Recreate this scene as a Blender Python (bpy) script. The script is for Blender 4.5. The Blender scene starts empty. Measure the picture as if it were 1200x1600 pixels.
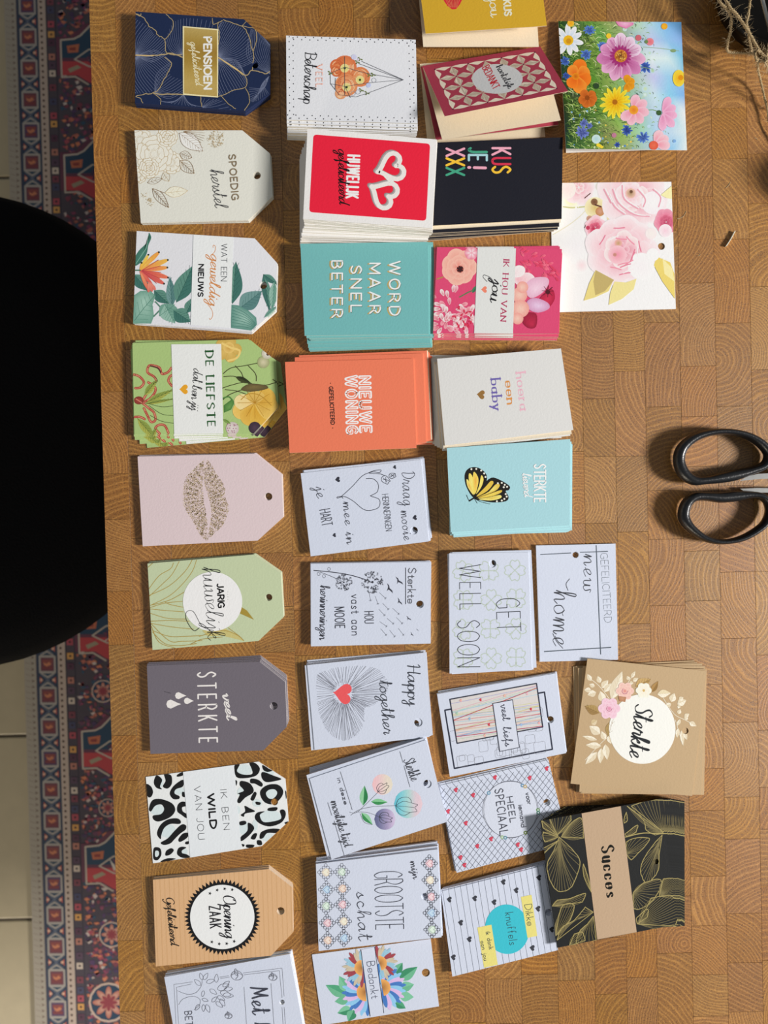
import bpy, bmesh, math, random
from mathutils import Vector, Matrix
from mathutils.geometry import tessellate_polygon
random.seed(7)
PI = math.pi
SC = bpy.context.scene
COL = SC.collection

# ---------------------------------------------------------------- camera, world, lights
TABLE = 0.75                 # height of the table top
DIST = 0.445                 # phone held this far above it
TILT = math.radians(0.8)
FPX = 1203.0                 # focal length in pixels of the 1200x1600 frame
cam_d = bpy.data.cameras.new('camera'); cam = bpy.data.objects.new('camera', cam_d); COL.objects.link(cam)
cam.location = (0, 0, TABLE + DIST); cam.rotation_euler = (-TILT, 0, 0)
cam_d.sensor_fit = 'VERTICAL'; cam_d.sensor_height = 36.0; cam_d.sensor_width = 27.0
cam_d.lens = 36.0 * FPX / 1600.0
cam_d.clip_start = 0.01
cam_d.dof.use_dof = True; cam_d.dof.focus_distance = 0.440; cam_d.dof.aperture_fstop = 13.0
SC.camera = cam
vs = SC.view_settings
vs.view_transform = 'Standard'; vs.look = 'None'; vs.gamma = 1.0; vs.exposure = 0.0
vs.use_curve_mapping = False

world = bpy.data.worlds.new('world'); SC.world = world; world.use_nodes = True
bg = world.node_tree.nodes['Background']
bg.inputs[0].default_value = (0.88, 0.94, 1.0, 1); bg.inputs[1].default_value = 0.16

def area_light(name, loc, aim, sx, sy, power, colour):
    d = bpy.data.lights.new(name, 'AREA'); d.shape = 'RECTANGLE'; d.size = sx; d.size_y = sy
    d.energy = power; d.color = colour
    o = bpy.data.objects.new(name, d); COL.objects.link(o); o.location = loc
    o.rotation_euler = (Vector(aim) - Vector(loc)).to_track_quat('-Z', 'Y').to_euler()
    return o
AZ, EL, LD = math.radians(-9), math.radians(30.5), 2.6
area_light('window_light', (LD*math.cos(EL)*math.cos(AZ), LD*math.cos(EL)*math.sin(AZ), TABLE + LD*math.sin(EL)),
           (0, 0, TABLE), 0.42, 0.42, 97.0, (1.0, 0.965, 0.93))
area_light('floor_fill_light', (-1.5, -2.6, 1.2), (-0.35, -0.55, 0.0), 0.8, 1.2, 30.0, (1.0, 0.88, 0.70))  # added fill lamp for the floor beside the table, not an actual door

# ---------------------------------------------------------------- pixel -> place
def ray(px, py):
    x, y, z = (px - 600.0)/FPX, -(py - 800.0)/FPX, -1.0
    c, s = math.cos(-TILT), math.sin(-TILT)
    return Vector((x, y*c - z*s, y*s + z*c))
def at(px, py, z):
    d = ray(px, py); t = (z - (TABLE + DIST))/d.z
    return Vector((d.x*t, d.y*t, z))

# ---------------------------------------------------------------- materials
def lin1(c):
    c /= 255.0
    return c/12.92 if c <= 0.04045 else ((c + 0.055)/1.055)**2.4
KL = 0.86
def lin(h):
    """seen colour '#rrggbb' -> base colour"""
    h = h.lstrip('#')
    if len(h) == 3: h = ''.join(ch*2 for ch in h)
    return tuple(min(0.92, lin1(int(h[i:i+2], 16))/KL) for i in (0, 2, 4))
_m = {}
def nodes_of(m):
    m.use_nodes = True
    nt = m.node_tree; return nt, nt.nodes, nt.links, nt.nodes['Principled BSDF']
def paper(h, rough=0.62, bump=0.25, scale=2600.0):
    key = ('paper', h, rough, bump)
    if key in _m: return _m[key]
    m = bpy.data.materials.new('card_' + h.lstrip('#')); nt, N, L, b = nodes_of(m)
    c = lin(h); b.inputs['Roughness'].default_value = rough
    b.inputs['Specular IOR Level'].default_value = 0.2
    tc = N.new('ShaderNodeTexCoord'); no = N.new('ShaderNodeTexNoise'); no.inputs['Scale'].default_value = scale
    no.inputs['Detail'].default_value = 3
    L.new(tc.outputs['Object'], no.inputs['Vector'])
    mx = N.new('ShaderNodeMix'); mx.data_type = 'RGBA'
    mx.inputs[6].default_value = tuple(v*0.93 for v in c) + (1,); mx.inputs[7].default_value = tuple(min(.95, v*1.05) for v in c) + (1,)
    L.new(no.outputs['Fac'], mx.inputs[0]); L.new(mx.outputs[2], b.inputs['Base Color'])
    no2 = N.new('ShaderNodeTexNoise'); no2.inputs['Scale'].default_value = 900; L.new(tc.outputs['Object'], no2.inputs['Vector'])
    bp = N.new('ShaderNodeBump'); bp.inputs['Strength'].default_value = bump; bp.inputs['Distance'].default_value = 0.0003
    L.new(no2.outputs['Fac'], bp.inputs['Height']); L.new(bp.outputs[0], b.inputs['Normal'])
    _m[key] = m; return m
def ink_mat():
    if 'ink' in _m: return _m['ink']
    m = bpy.data.materials.new('printing_ink'); nt, N, L, b = nodes_of(m)
    b.inputs['Roughness'].default_value = 0.6; b.inputs['Specular IOR Level'].default_value = 0.2
    a = N.new('ShaderNodeAttribute'); a.attribute_name = 'ink'
    tc = N.new('ShaderNodeTexCoord'); no = N.new('ShaderNodeTexNoise'); no.inputs['Scale'].default_value = 900
    L.new(tc.outputs['Object'], no.inputs['Vector'])
    bp = N.new('ShaderNodeBump'); bp.inputs['Strength'].default_value = 0.25; bp.inputs['Distance'].default_value = 0.0003
    L.new(no.outputs['Fac'], bp.inputs['Height']); L.new(bp.outputs[0], b.inputs['Normal'])
    L.new(a.outputs['Color'], b.inputs['Base Color'])
    _m['ink'] = m; return m
def plain(name, rgb, rough=0.5, metal=0.0, bump=0.0, scale=200.0, var=0.0, spec=0.5):
    if name in _m: return _m[name]
    m = bpy.data.materials.new(name); nt, N, L, b = nodes_of(m)
    b.inputs['Roughness'].default_value = rough; b.inputs['Metallic'].default_value = metal
    b.inputs['Specular IOR Level'].default_value = spec
    tc = N.new('ShaderNodeTexCoord'); no = N.new('ShaderNodeTexNoise'); no.inputs['Scale'].default_value = scale
    no.inputs['Detail'].default_value = 5
    L.new(tc.outputs['Object'], no.inputs['Vector'])
    mx = N.new('ShaderNodeMix'); mx.data_type = 'RGBA'
    mx.inputs[6].default_value = tuple(v*(1 - var) for v in rgb) + (1,); mx.inputs[7].default_value = tuple(min(1, v*(1 + var)) for v in rgb) + (1,)
    L.new(no.outputs['Fac'], mx.inputs[0]); L.new(mx.outputs[2], b.inputs['Base Color'])
    if bump:
        bp = N.new('ShaderNodeBump'); bp.inputs['Strength'].default_value = bump; bp.inputs['Distance'].default_value = 0.001
        L.new(no.outputs['Fac'], bp.inputs['Height']); L.new(bp.outputs[0], b.inputs['Normal'])
    _m[name] = m; return m

# ---------------------------------------------------------------- objects
def tag(o, label=None, cat=None, group=None, kind=None):
    if label: o['label'] = label
    if cat: o['category'] = cat
    if group: o['group'] = group
    if kind: o['kind'] = kind
    return o
def mesh_obj(name, verts, faces, mats, parent=None, fmat=None, smooth=False, loc=None):
    me = bpy.data.meshes.new(name); me.from_pydata([tuple(v) for v in verts], [], faces)
    for m in (mats if isinstance(mats, (list, tuple)) else [mats]): me.materials.append(m)
    if fmat:
        for p, k in zip(me.polygons, fmat): p.material_index = k
    if smooth: me.shade_smooth()
    o = bpy.data.objects.new(name, me); COL.objects.link(o)
    if parent is not None: o.parent = parent
    if loc is not None: o.location = loc
    return o
def bm_obj(name, bm, mats, parent=None, smooth=False, loc=None):
    me = bpy.data.meshes.new(name); bm.normal_update(); bm.to_mesh(me); bm.free()
    for m in (mats if isinstance(mats, (list, tuple)) else [mats]): me.materials.append(m)
    if smooth: me.shade_smooth()
    o = bpy.data.objects.new(name, me); COL.objects.link(o)
    if parent is not None: o.parent = parent
    if loc is not None: o.location = loc
    return o
def empty(name, loc):
    o = bpy.data.objects.new(name, None); COL.objects.link(o); o.location = loc; o.empty_display_size = 0.01
    return o
def catmull(P, closed=False, n=5):
    out = []; m = len(P)
    rng = range(m) if closed else range(m - 1)
    for i in rng:
        if closed: p0, p1, p2, p3 = P[(i-1) % m], P[i], P[(i+1) % m], P[(i+2) % m]
        else: p0, p1, p2, p3 = P[max(i-1, 0)], P[i], P[i+1], P[min(i+2, m-1)]
        for k in range(n):
            t = k/n; t2 = t*t; t3 = t2*t
            out.append(tuple(0.5*((2*b) + (c - a)*t + (2*a - 5*b + 4*c - d)*t2 + (3*b - a - 3*c + d)*t3) for a, b, c, d in zip(p0, p1, p2, p3)))
    if not closed: out.append(tuple(P[-1]))
    return out
def tube(bm, P, R, seg=8, closed=False, flat=1.0, up=Vector((0, 0, 1))):
    """sweep an ellipse along P; R number or list (half width), flat = height/width"""
    n = len(P); P = [Vector(p) for p in P]; rings = []
    for i, p in enumerate(P):
        a = P[(i-1) % n] if closed or i else p; b = P[(i+1) % n] if closed or i < n-1 else p
        t = (b - a).normalized()
        s = t.cross(up)
        if s.length < 1e-4: s = t.cross(Vector((1, 0, 0)))
        s.normalize(); w = s.cross(t)
        r = R[i] if isinstance(R, (list, tuple)) else R
        f = flat[i]/r if isinstance(flat, (list, tuple)) else flat
        rings.append([bm.verts.new(p + s*(r*math.cos(2*PI*k/seg)) + w*(r*f*math.sin(2*PI*k/seg))) for k in range(seg)])
    for i in range(n if closed else n - 1):
        A, B = rings[i], rings[(i+1) % n]
        for k in range(seg): bm.faces.new((A[k], A[(k+1) % seg], B[(k+1) % seg], B[k]))
    if not closed:
        bm.faces.new(rings[0]); bm.faces.new(rings[-1][::-1])

# ---------------------------------------------------------------- stroke lettering
def _g(s): return s
CAPS = {
'A': (14, "0a7uea 3gbg"), 'B': (11, "0a0u ~0u6uap6k0k ~0k7kbf7a0a"), 'C': (12, "~cr7u1q0k1e7acd"), 'D': (13, "0a0u ~0u5ubqdkbe5a0a"),
'E': (10, "au0u0aaa 0k8k"), 'F': (10, "au0u0a 0k8k"), 'G': (13, "~cr7u1q0k1e7adc dcdj8j"), 'H': (13, "0a0u dadu 0kdk"), 'I': (0, "0a0u"),
'J': (8, "~8u8m8f6b3a0c"), 'K': (12, "0a0u bu0h 4kca"), 'L': (9, "0u0a9a"), 'M': (16, "0a0u8dguga"), 'N': (13, "0a0udadu"),
'O': (15, "~7u2r0k2d7addfkdr7u"), 'P': (11, "0a0u ~0u6ubp6j0j"), 'R': (12, "0a0u ~0u6ubp6j0j 6jca"), 'S': (11, "~ar5u0q2m9iad5a0d"),
'T': (12, "0ucu 6u6a"), 'U': (13, "~0u0m0f2b6abbdfdmdu"), 'V': (14, "0u7aeu"), 'W': (20, "0u5aaufaku"), 'X': (13, "0uda du0a"),
'Y': (12, "0u6kcu 6k6a"), 'Z': (12, "0ucu0aca"), '!': (0, "0u0g 0b0a"), '.': (0, "0k0l"), ' ': (7, "")}
LOWER = {
'a': (9, "8k8a ~8i5k1j0f1b4a8c"), 'b': (9, "0u0a ~0i4k8j9f8b4a0c"), 'c': (8, "~8i5k1j0f1b5a8c"), 'd': (9, "9u9a ~9i5k1j0f1b5a9c"),
'e': (9, "0f9f ~9f8j5k1j0f1b5a9c"), 'f': (6, "~6t4u2r2k2a 0k5k"), 'g': (9, "~9i5k1j0f1b5a9c ~9k9d98744315"), 'h': (8, "0u0a ~0h4k7j8g8a"),
'i': (0, "0k0a 0o0p"), 'j': (4, "~4k4c453303 4o4p"), 'k': (7, "0u0a 7k0e 2g7a"), 'l': (0, "0u0a"), 'm': (14, "0k0a ~0h3k6j7g7a ~7hakdjegea"),
'n': (8, "0k0a ~0h4k7j8g8a"), 'o': (9, "~4k1j0f1b4a8b9f8j4k"), 'p': (9, "0k03 ~0i4k8j9f8b4a0c"), 'r': (5, "0k0a ~0h3k5k"),
's': (7, "~7i4k1i2g5e7c4a0b"), 't': (6, "~3p3f3b5a7b 0k6k"), 'u': (8, "~0k0d2a5a8d 8k8a"), 'v': (8, "0k4a8k"), 'w': (12, "0k3a6k9ack"),
'y': (8, "0k4a 8k23"), 'z': (8, "0k8k0a8a"), ' ': (7, "")}
for k in ('S', 'D', 'G', 'H', 'M', 'B'): LOWER[k] = CAPS[k]
SCRIPT = {
'a': (11, "~9j5k1f3a7e9k9bbc"), 'b': (10, "~0c4o5u3u2m2c5a8e7jai"), 'c': (8, "~7i4k1g2b5a9d"), 'd': (11, "~9j5k1f3a7e9l ~bu9l9bcd"),
'e': (8, "~0c5f7j5k2h2c4a9d"), 'f': (7, "~0c5o6u4u3k3622463c8d"), 'g': (10, "~9j5k1f3a7e9k ~9k98714156bd"), 'h': (10, "~0c4o5u3u2m2a ~2a4h7k8h8b9acd"),
'i': (5, "~0c3k3b4a6d 4o5p"), 'j': (6, "~0c4k482102277d 5o6p"), 'k': (9, "~0c4o5u3u2m2a ~2e7k7h3f7aad"), 'l': (6, "~0c4o5u3u2m2c4a7d"),
'm': (14, "~0c2k2a ~2a4i6k7h7a ~7a9ibkchcbdafd"), 'n': (10, "~0c2k2a ~2a4h7k8h8b9abd"), 'o': (9, "~5k1h1c4a8d7i5k7iaj"),
'p': (9, "~0c3k21 ~2a3h6k9h8b5a3c"), 'r': (8, "~0c3l4j7j6d7a9d"), 's': (7, "~0c4k4g6c3a1b ~4a8d"), 't': (7, "~0c4r3u3c5a8d 1n7o"),
'u': (10, "~0c2k2c4a7c8k8b9acd"), 'v': (9, "~0i2k3b5a8h8kbj"), 'w': (12, "~0i2k2c4a6c7j7c9acdbkej"), 'y': (10, "~0i1k2d5c8k ~8k88714146bd"),
'S': (11, "~cr8u4r5n9i9c4a0d"), 'D': (13, "~4u4k3b6acfdo7u1r"), 'H': (13, "~0r3u3k2a ~cubkbaed 1kck"), 'G': (12, "~cr8u2q0j2c7abgbk ~bkb86143"),
'O': (14, "~7u2r0j2c7adedmbt7u5q"), 'B': (12, "~3u3k2a ~0r5ucqak4k ~4kbicc6a1b"), 'M': (14, "~0a2k3u 3u8ecu ~cuckeb"), ' ': (6, "")}
def _dec(st):
    sm = st[0] == '~'; st = st.lstrip('~')
    return sm, [(int(st[i], 36), int(st[i+1], 36) - 10) for i in range(0, len(st), 2)]
FONTS = {'caps': CAPS, 'lower': LOWER, 'script': SCRIPT}

# ---------------------------------------------------------------- printed designs (thin ink on a card)
def clip_poly(poly, outline):
    """Sutherland-Hodgman on [(x, y, colour)] against a convex outline"""
    area = sum(outline[i-1][0]*outline[i][1] - outline[i][0]*outline[i-1][1] for i in range(len(outline)))
    sg = 1 if area > 0 else -1
    for i in range(len(outline)):
        ax, ay = outline[i-1]; bx, by = outline[i]
        out = []
        if not poly: return []
        side = [sg*((bx-ax)*(p[1]-ay) - (by-ay)*(p[0]-ax)) for p in poly]
        if min(side) >= 0: continue
        for j in range(len(poly)):
            p, q, sp, sq = poly[j-1], poly[j], side[j-1], side[j]
            if (sp >= 0) != (sq >= 0):
                t = sp/(sp - sq)
                out.append((p[0] + (q[0]-p[0])*t, p[1] + (q[1]-p[1])*t, tuple(a + (b-a)*t for a, b in zip(p[2], q[2]))))
            if sq >= 0: out.append(q)
        poly = out
    return poly
def cut_hole(poly, hole):
    """poly minus a small convex hole -> list of polys"""
    hx, hy, hr = hole
    if min(p[0] for p in poly) > hx+hr or max(p[0] for p in poly) < hx-hr or min(p[1] for p in poly) > hy+hr or max(p[1] for p in poly) < hy-hr: return [poly]
    H = [(hx + hr*math.cos(2*PI*k/12), hy + hr*math.sin(2*PI*k/12)) for k in range(12)]
    res = []; rest = poly
    for i in range(12):
        if not rest: break
        (ax, ay), (bx, by) = H[i-1], H[i]
        ins, outs = [], []
        side = [((bx-ax)*(p[1]-ay) - (by-ay)*(p[0]-ax)) for p in rest]
        for j in range(len(rest)):
            p, q, sp, sq = rest[j-1], rest[j], side[j-1], side[j]
            if (sp >= 0) != (sq >= 0):
                t = sp/(sp - sq)
                m = (p[0] + (q[0]-p[0])*t, p[1] + (q[1]-p[1])*t, tuple(a + (b-a)*t for a, b in zip(p[2], q[2])))
                ins.append(m); outs.append(m)
            (ins if sq >= 0 else outs).append(q)
        if len(outs) > 2: res.append(outs)
        rest = ins
    return res

def earclip(P):
    n = len(P); idx = list(range(n)); A = sum(P[i-1][0]*P[i][1] - P[i][0]*P[i-1][1] for i in range(n))
    if A < 0: idx.reverse()
    cr = lambda a, b, c: (P[b][0]-P[a][0])*(P[c][1]-P[a][1]) - (P[b][1]-P[a][1])*(P[c][0]-P[a][0])
    out = []; guard = 0
    while len(idx) > 3 and guard < 4000:
        m = len(idx); hit = False
        for k in range(m):
            a, b, c = idx[k-1], idx[k], idx[(k+1) % m]
            if cr(a, b, c) <= 0: continue
            if any(cr(a, b, q) > 0 and cr(b, c, q) > 0 and cr(c, a, q) > 0 for q in idx if q not in (a, b, c)): continue
            out.append((a, b, c)); idx.pop(k); hit = True; break
        guard += 1
        if not hit: idx.pop(0)
    if len(idx) == 3: out.append(tuple(idx))
    return out

class Draw:
    def __init__(s, origin=(0, 0), scale=1.0, outline=None, hole=None):
        s.o, s.k = origin, scale; s.outline, s.hole = outline, hole
        s.items = []; s.jit = 0; s.cur = 'lettering'; s.lay = 0; s.held = False
    def crop(s, ox, oy, k): s.o, s.k = (ox, oy), k; return s
    def part(s, n): s.cur = n; return s
    def hold(s, v=True):
        s.held = v
        if v: s.lay += 1
        return s
    def _p(s, x, y): return (s.o[0] + x/s.k, s.o[1] + y/s.k)
    def _bump(s):
        if not s.held: s.lay += 1
    def _add(s, poly, j=0):
        if s.outline: poly = clip_poly(poly, s.outline)
        if len(poly) < 3: return
        for q in (cut_hole(poly, s.hole) if s.hole else [poly]): s.items.append((s.cur, s.lay, q, j))
    def poly(s, pts, col, smooth=False, closed=True):
        s._bump()
        if smooth: pts = catmull(pts, True, 4)
        P = [s._p(*p) for p in pts]; c = lin(col)
        for t in earclip(P): s._add([(P[i][0], P[i][1], c) for i in t])
    def fan(s, centre, pts, ci, co, smooth=False):
        s._bump()
        if smooth: pts = catmull(pts, True, 4)
        cx, cy = s._p(*centre); P = [s._p(*p) for p in pts]; a, b = lin(ci), lin(co)
        for i in range(len(P)): s._add([(cx, cy, a), (P[i-1][0], P[i-1][1], b), (P[i][0], P[i][1], b)])
    def grad(s, pts, cols):
        s._bump(); s._add([(*s._p(*p), lin(c)) for p, c in zip(pts, cols)])
    def circ(s, x, y, r, col, co=None, ry=None, n=36, a0=0, a1=2*PI, ang=0):
        ry = ry or r; ca, sa = math.cos(ang), math.sin(ang)
        pts = []
        for k in range(n):
            t = a0 + (a1-a0)*k/n; u, v = r*math.cos(t), ry*math.sin(t)
            pts.append((x + u*ca - v*sa, y + u*sa + v*ca))
        s.fan((x, y), pts, col, co or col)
    def line(s, pts, w, col, smooth=False, closed=False, nib=None, taper=False, n=5):
        """w in the design's own units; nib=(thin, nx, ny): broad nib whose strokes along (nx, ny) are full width"""
        s._bump()
        if smooth: pts = catmull(pts, closed, n)
        P = [s._p(*p) for p in pts]
        if closed: P = P + [P[0]]
        w = w/s.k/2; c = lin(col); m = len(P) - 1
        ws = []
        for i in range(m):
            dx, dy = P[i+1][0]-P[i][0], P[i+1][1]-P[i][1]; L = math.hypot(dx, dy) or 1e-9
            if nib: q = abs(dx*nib[1] + dy*nib[2])/L; ws.append(w*(nib[0] + (1-nib[0])*q*q))
            else: ws.append(w)
        vw = [ws[0]] + [(ws[i-1]+ws[i])/2 for i in range(1, m)] + [ws[-1]]
        if not nib or w > 1.5: vw = [max(a, 0) for a in vw]
        if taper:
            vw = [v*max(0.25, math.sin(PI*(i+.3)/(m+.6))) for i, v in enumerate(vw)]
        for i in range(m):
            (ax, ay), (bx, by) = P[i], P[i+1]; dx, dy = bx-ax, by-ay; L = math.hypot(dx, dy)
            if L < 1e-6: continue
            nx, ny = -dy/L, dx/L; a, b = vw[i], vw[i+1]
            s.jit += 1
            s._add([(ax+nx*a, ay+ny*a, c), (bx+nx*b, by+ny*b, c), (bx-nx*b, by-ny*b, c), (ax-nx*a, ay-ny*a, c)], 1 + s.jit % 9)
        for i in range(len(P)):
            r = vw[i]
            if r > 0.28 and (i in (0, m) or (i and r > 0.28)):
                q = 6 if r < 1 else 8
                s._add([(P[i][0] + r*math.cos(2*PI*k/q), P[i][1] + r*math.sin(2*PI*k/q), c) for k in range(q)], 10 + i % 3)
    def text(s, txt, x0, y0, x1, y1, h, font='caps', w=2.0, col='#222', thin=1.0, slant=0.0, track=5, serif=False, wob=0):
        """baseline (x0, y0)-(x1, y1), cap height h"""
        F = FONTS[font]; tot = 0
        for ch in txt: tot += F[ch][0] + track
        tot -= track
        L = math.hypot(x1-x0, y1-y0); dx, dy = (x1-x0)/L, (y1-y0)/L; ux, uy = dy, -dx
        sx, sy = L/tot, h/20.0; X = 0
        if font == 'script': w *= 1.22
        s._bump(); was = s.held; s.held = True
        for ch in txt:
            gw, st = F[ch]; up = random.uniform(-wob, wob)
            for q in st.split():
                sm, pts = _dec(q)
                T = [(x0 + dx*(X+x)*sx + ux*(y+up)*sy + dx*slant*y*sy, y0 + dy*(X+x)*sx + uy*(y+up)*sy + dy*slant*y*sy) for x, y in pts]
                s.line(T, w, col, smooth=sm, nib=None if thin >= 1 else (thin, ux, uy), n=4)
                if serif and not sm:
                    for i in range(len(pts)):
                        px, py = pts[i]
                        nb = pts[i-1] if i else pts[1]
                        if py in (0, 10, 20) and abs(px - nb[0]) < 0.5*abs(py - nb[1]) + .1 and (i in (0, len(pts)-1)):
                            qx, qy = T[i]; e = 2.6*sx if sx > 0 else 1
                            s.line([(qx - dx*e, qy - dy*e), (qx + dx*e, qy + dy*e)], w*max(thin, .25), col)
            X += gw + track
        s.held = was
    def heart(s, x, y, r, ang, col, co=None):
        pts = []
        for k in range(24):
            t = 2*PI*k/24; u = 16*math.sin(t)**3/16; v = (13*math.cos(t) - 5*math.cos(2*t) - 2*math.cos(3*t) - math.cos(4*t))/16
            pts.append((x + r*(u*math.cos(ang) + v*math.sin(ang)), y + r*(u*math.sin(ang) - v*math.cos(ang))))
        s.fan((x, y), pts, col, co or col)
    def heart_line(s, x, y, r, ang, w, col):
        pts = []
        for k in range(20):
            t = 2*PI*k/20; u = math.sin(t)**3; v = (13*math.cos(t) - 5*math.cos(2*t) - 2*math.cos(3*t) - math.cos(4*t))/16
            pts.append((x + r*(u*math.cos(ang) + v*math.sin(ang)), y + r*(u*math.sin(ang) - v*math.cos(ang))))
        s.line(pts, w, col, closed=True)
    def petal(s, x, y, ang, L, W, ci, co, tip=0.62, notch=False):
        ca, sa = math.cos(ang), math.sin(ang)
        sh = [(0, 0), (.25*L, .32*W), (tip*L, .5*W), (.9*L, .32*W), (L, 0), (.9*L, -.32*W), (tip*L, -.5*W), (.25*L, -.32*W)]
        if notch: sh[4] = (.93*L, 0)
        pts = catmull([(x + u*ca - v*sa, y + u*sa + v*ca) for u, v in sh], True, 3)
        s.fan((x + .2*L*ca, y + .2*L*sa), pts, ci, co)
    def flower(s, x, y, r, n, W, ci, co, eye='#e0a020', er=0.22, rot=0.0, sq=1.0, line=None):
        for k in range(n):
            a = rot + 2*PI*k/n + random.uniform(-.08, .08)
            L = r*random.uniform(.9, 1.08)*(1 - (1-sq)*abs(math.sin(a)))
            s.petal(x, y, a, L, W*r, ci, co)
            if line: s.line([(x + .3*L*math.cos(a), y + .3*L*math.sin(a)), (x + .9*L*math.cos(a), y + .9*L*math.sin(a))], 1, line)
        if er: s.circ(x, y, r*er, eye, n=14)
    def leaf(s, x0, y0, x1, y1, W, c1, c2, vein=None, vw=1.0, n=4):
        L = math.hypot(x1-x0, y1-y0); a = math.atan2(y1-y0, x1-x0); ca, sa = math.cos(a), math.sin(a)
        f = lambda u, v: (x0 + u*ca - v*sa, y0 + u*sa + v*ca)
        up = catmull([(0, 0), (.3*L, .45*W), (.6*L, .42*W), (L, 0)], False, 4)
        s._bump(); was = s.held; s.held = True
        for sg, c in ((1, c1), (-1, c2)):
            P = [f(u, sg*v) for u, v in up]; s.fan(f(.5*L, .0), P, c, c)
        s.held = was
        if vein:
            s.hold(); s.line([f(0, 0), f(L, 0)], vw, vein)
            for k in range(1, n+1):
                u = L*k/(n+1.5)
                for sg in (1, -1): s.line([f(u, 0), f(u + .18*L, sg*.33*W*math.sin(PI*(k+1)/(n+2.5)))], vw*.7, vein)
            s.hold(was)
    def build(s, parent, to3d, loc, step=4e-6, cap=1.5e-4):
        """one mesh per part name; to3d(px, py) -> point on the card's face"""
        if not s.items: return []
        N = s.lay + 1; st = min(step, cap/N); out = []
        names = []
        for it in s.items:
            if it[0] not in names: names.append(it[0])
        for nm in names:
            V, F, C = [], [], []
            for cur, lay, q, j in s.items:
                if cur != nm: continue
                b = len(V)
                for x, y, c in q:
                    p = to3d(x, y); V.append((p.x - loc.x, p.y - loc.y, p.z - loc.z + 8e-6 + lay*st + j*2.5e-7)); C.extend((*c, 1.0))
                F.append(tuple(range(b, b + len(q))))
            o = mesh_obj(nm.split('#')[0], V, F, ink_mat(), parent)
            ca = o.data.color_attributes.new('ink', 'FLOAT_COLOR', 'POINT'); ca.data.foreach_set('color', C)
            out.append(o)
        return out

# ---------------------------------------------------------------- cards
def plane3(A, B, Cc):
    n = (B - A).cross(Cc - A).normalized()
    if n.z < 0: n = -n
    def f(px, py):
        d = ray(px, py); o = Vector((0, 0, TABLE + DIST)); t = n.dot(A - o)/n.dot(d)
        return o + d*t
    return f, n
def card_mesh(name, pts, zt, th, face, edge, hole, zc=None):
    """pts: outline pixels; zt height of the top face above the table; zc: per-corner heights when the card is not flat"""
    if zc: P3 = [at(x, y, TABLE + z) for (x, y), z in zip(pts, zc)]; to3d, n = plane3(P3[0], P3[1], P3[2])
    else:
        to3d = lambda x, y: at(x, y, TABLE + zt); P3 = None
    top = [to3d(x, y) for x, y in pts]
    cen = sum(top, Vector())/len(top)
    loc = Vector((cen.x, cen.y, min(p.z for p in top) - th))
    down = Vector((0, 0, -th))
    V = [p - loc for p in top]; loops = [list(range(len(top)))]
    if hole:
        hp = [to3d(hole[0] + hole[2]*math.cos(2*PI*k/20), hole[1] + hole[2]*math.sin(2*PI*k/20)) for k in range(20)]
        loops.append(list(range(len(V), len(V) + 20))); V += [p - loc for p in hp]
    n = len(V); tris = tessellate_polygon([[V[i] for i in lp] for lp in loops])
    F, M = [], []
    for t in tris:
        a, b, c = t
        if (V[b]-V[a]).cross(V[c]-V[a]).z < 0: a, c = c, a
        F.append((a, b, c)); M.append(0); F.append((c+n, b+n, a+n)); M.append(1)
    V2 = V + [v + down for v in V]
    for li, lp in enumerate(loops):
        for i in range(len(lp)):
            a, b = lp[i-1], lp[i]; F.append((a, b, b+n, a+n)); M.append(1)
    me = bpy.data.meshes.new(name); me.from_pydata([tuple(v) for v in V2], [], F)
    me.materials.append(paper(face)); me.materials.append(paper(edge))
    for p, k in zip(me.polygons, M): p.material_index = k
    bm = bmesh.new(); bm.from_mesh(me); bmesh.ops.recalc_face_normals(bm, faces=bm.faces); bm.to_mesh(me); bm.free()
    return me, loc, to3d
def lerp_keys(keys, t):
    for (t0, a), (t1, b) in zip(keys, keys[1:]):
        if t <= t1: q = (t - t0)/max(t1 - t0, 1e-6); return [x + (y-x)*q for x, y in zip(a, b)]
    return list(keys[-1][1])
PXM = 0.000362
ORD = 'first second third fourth fifth sixth seventh eighth ninth tenth eleventh twelfth thirteenth fourteenth fifteenth sixteenth seventeenth eighteenth nineteenth twentieth twenty-first twenty-second twenty-third'.split()
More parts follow.
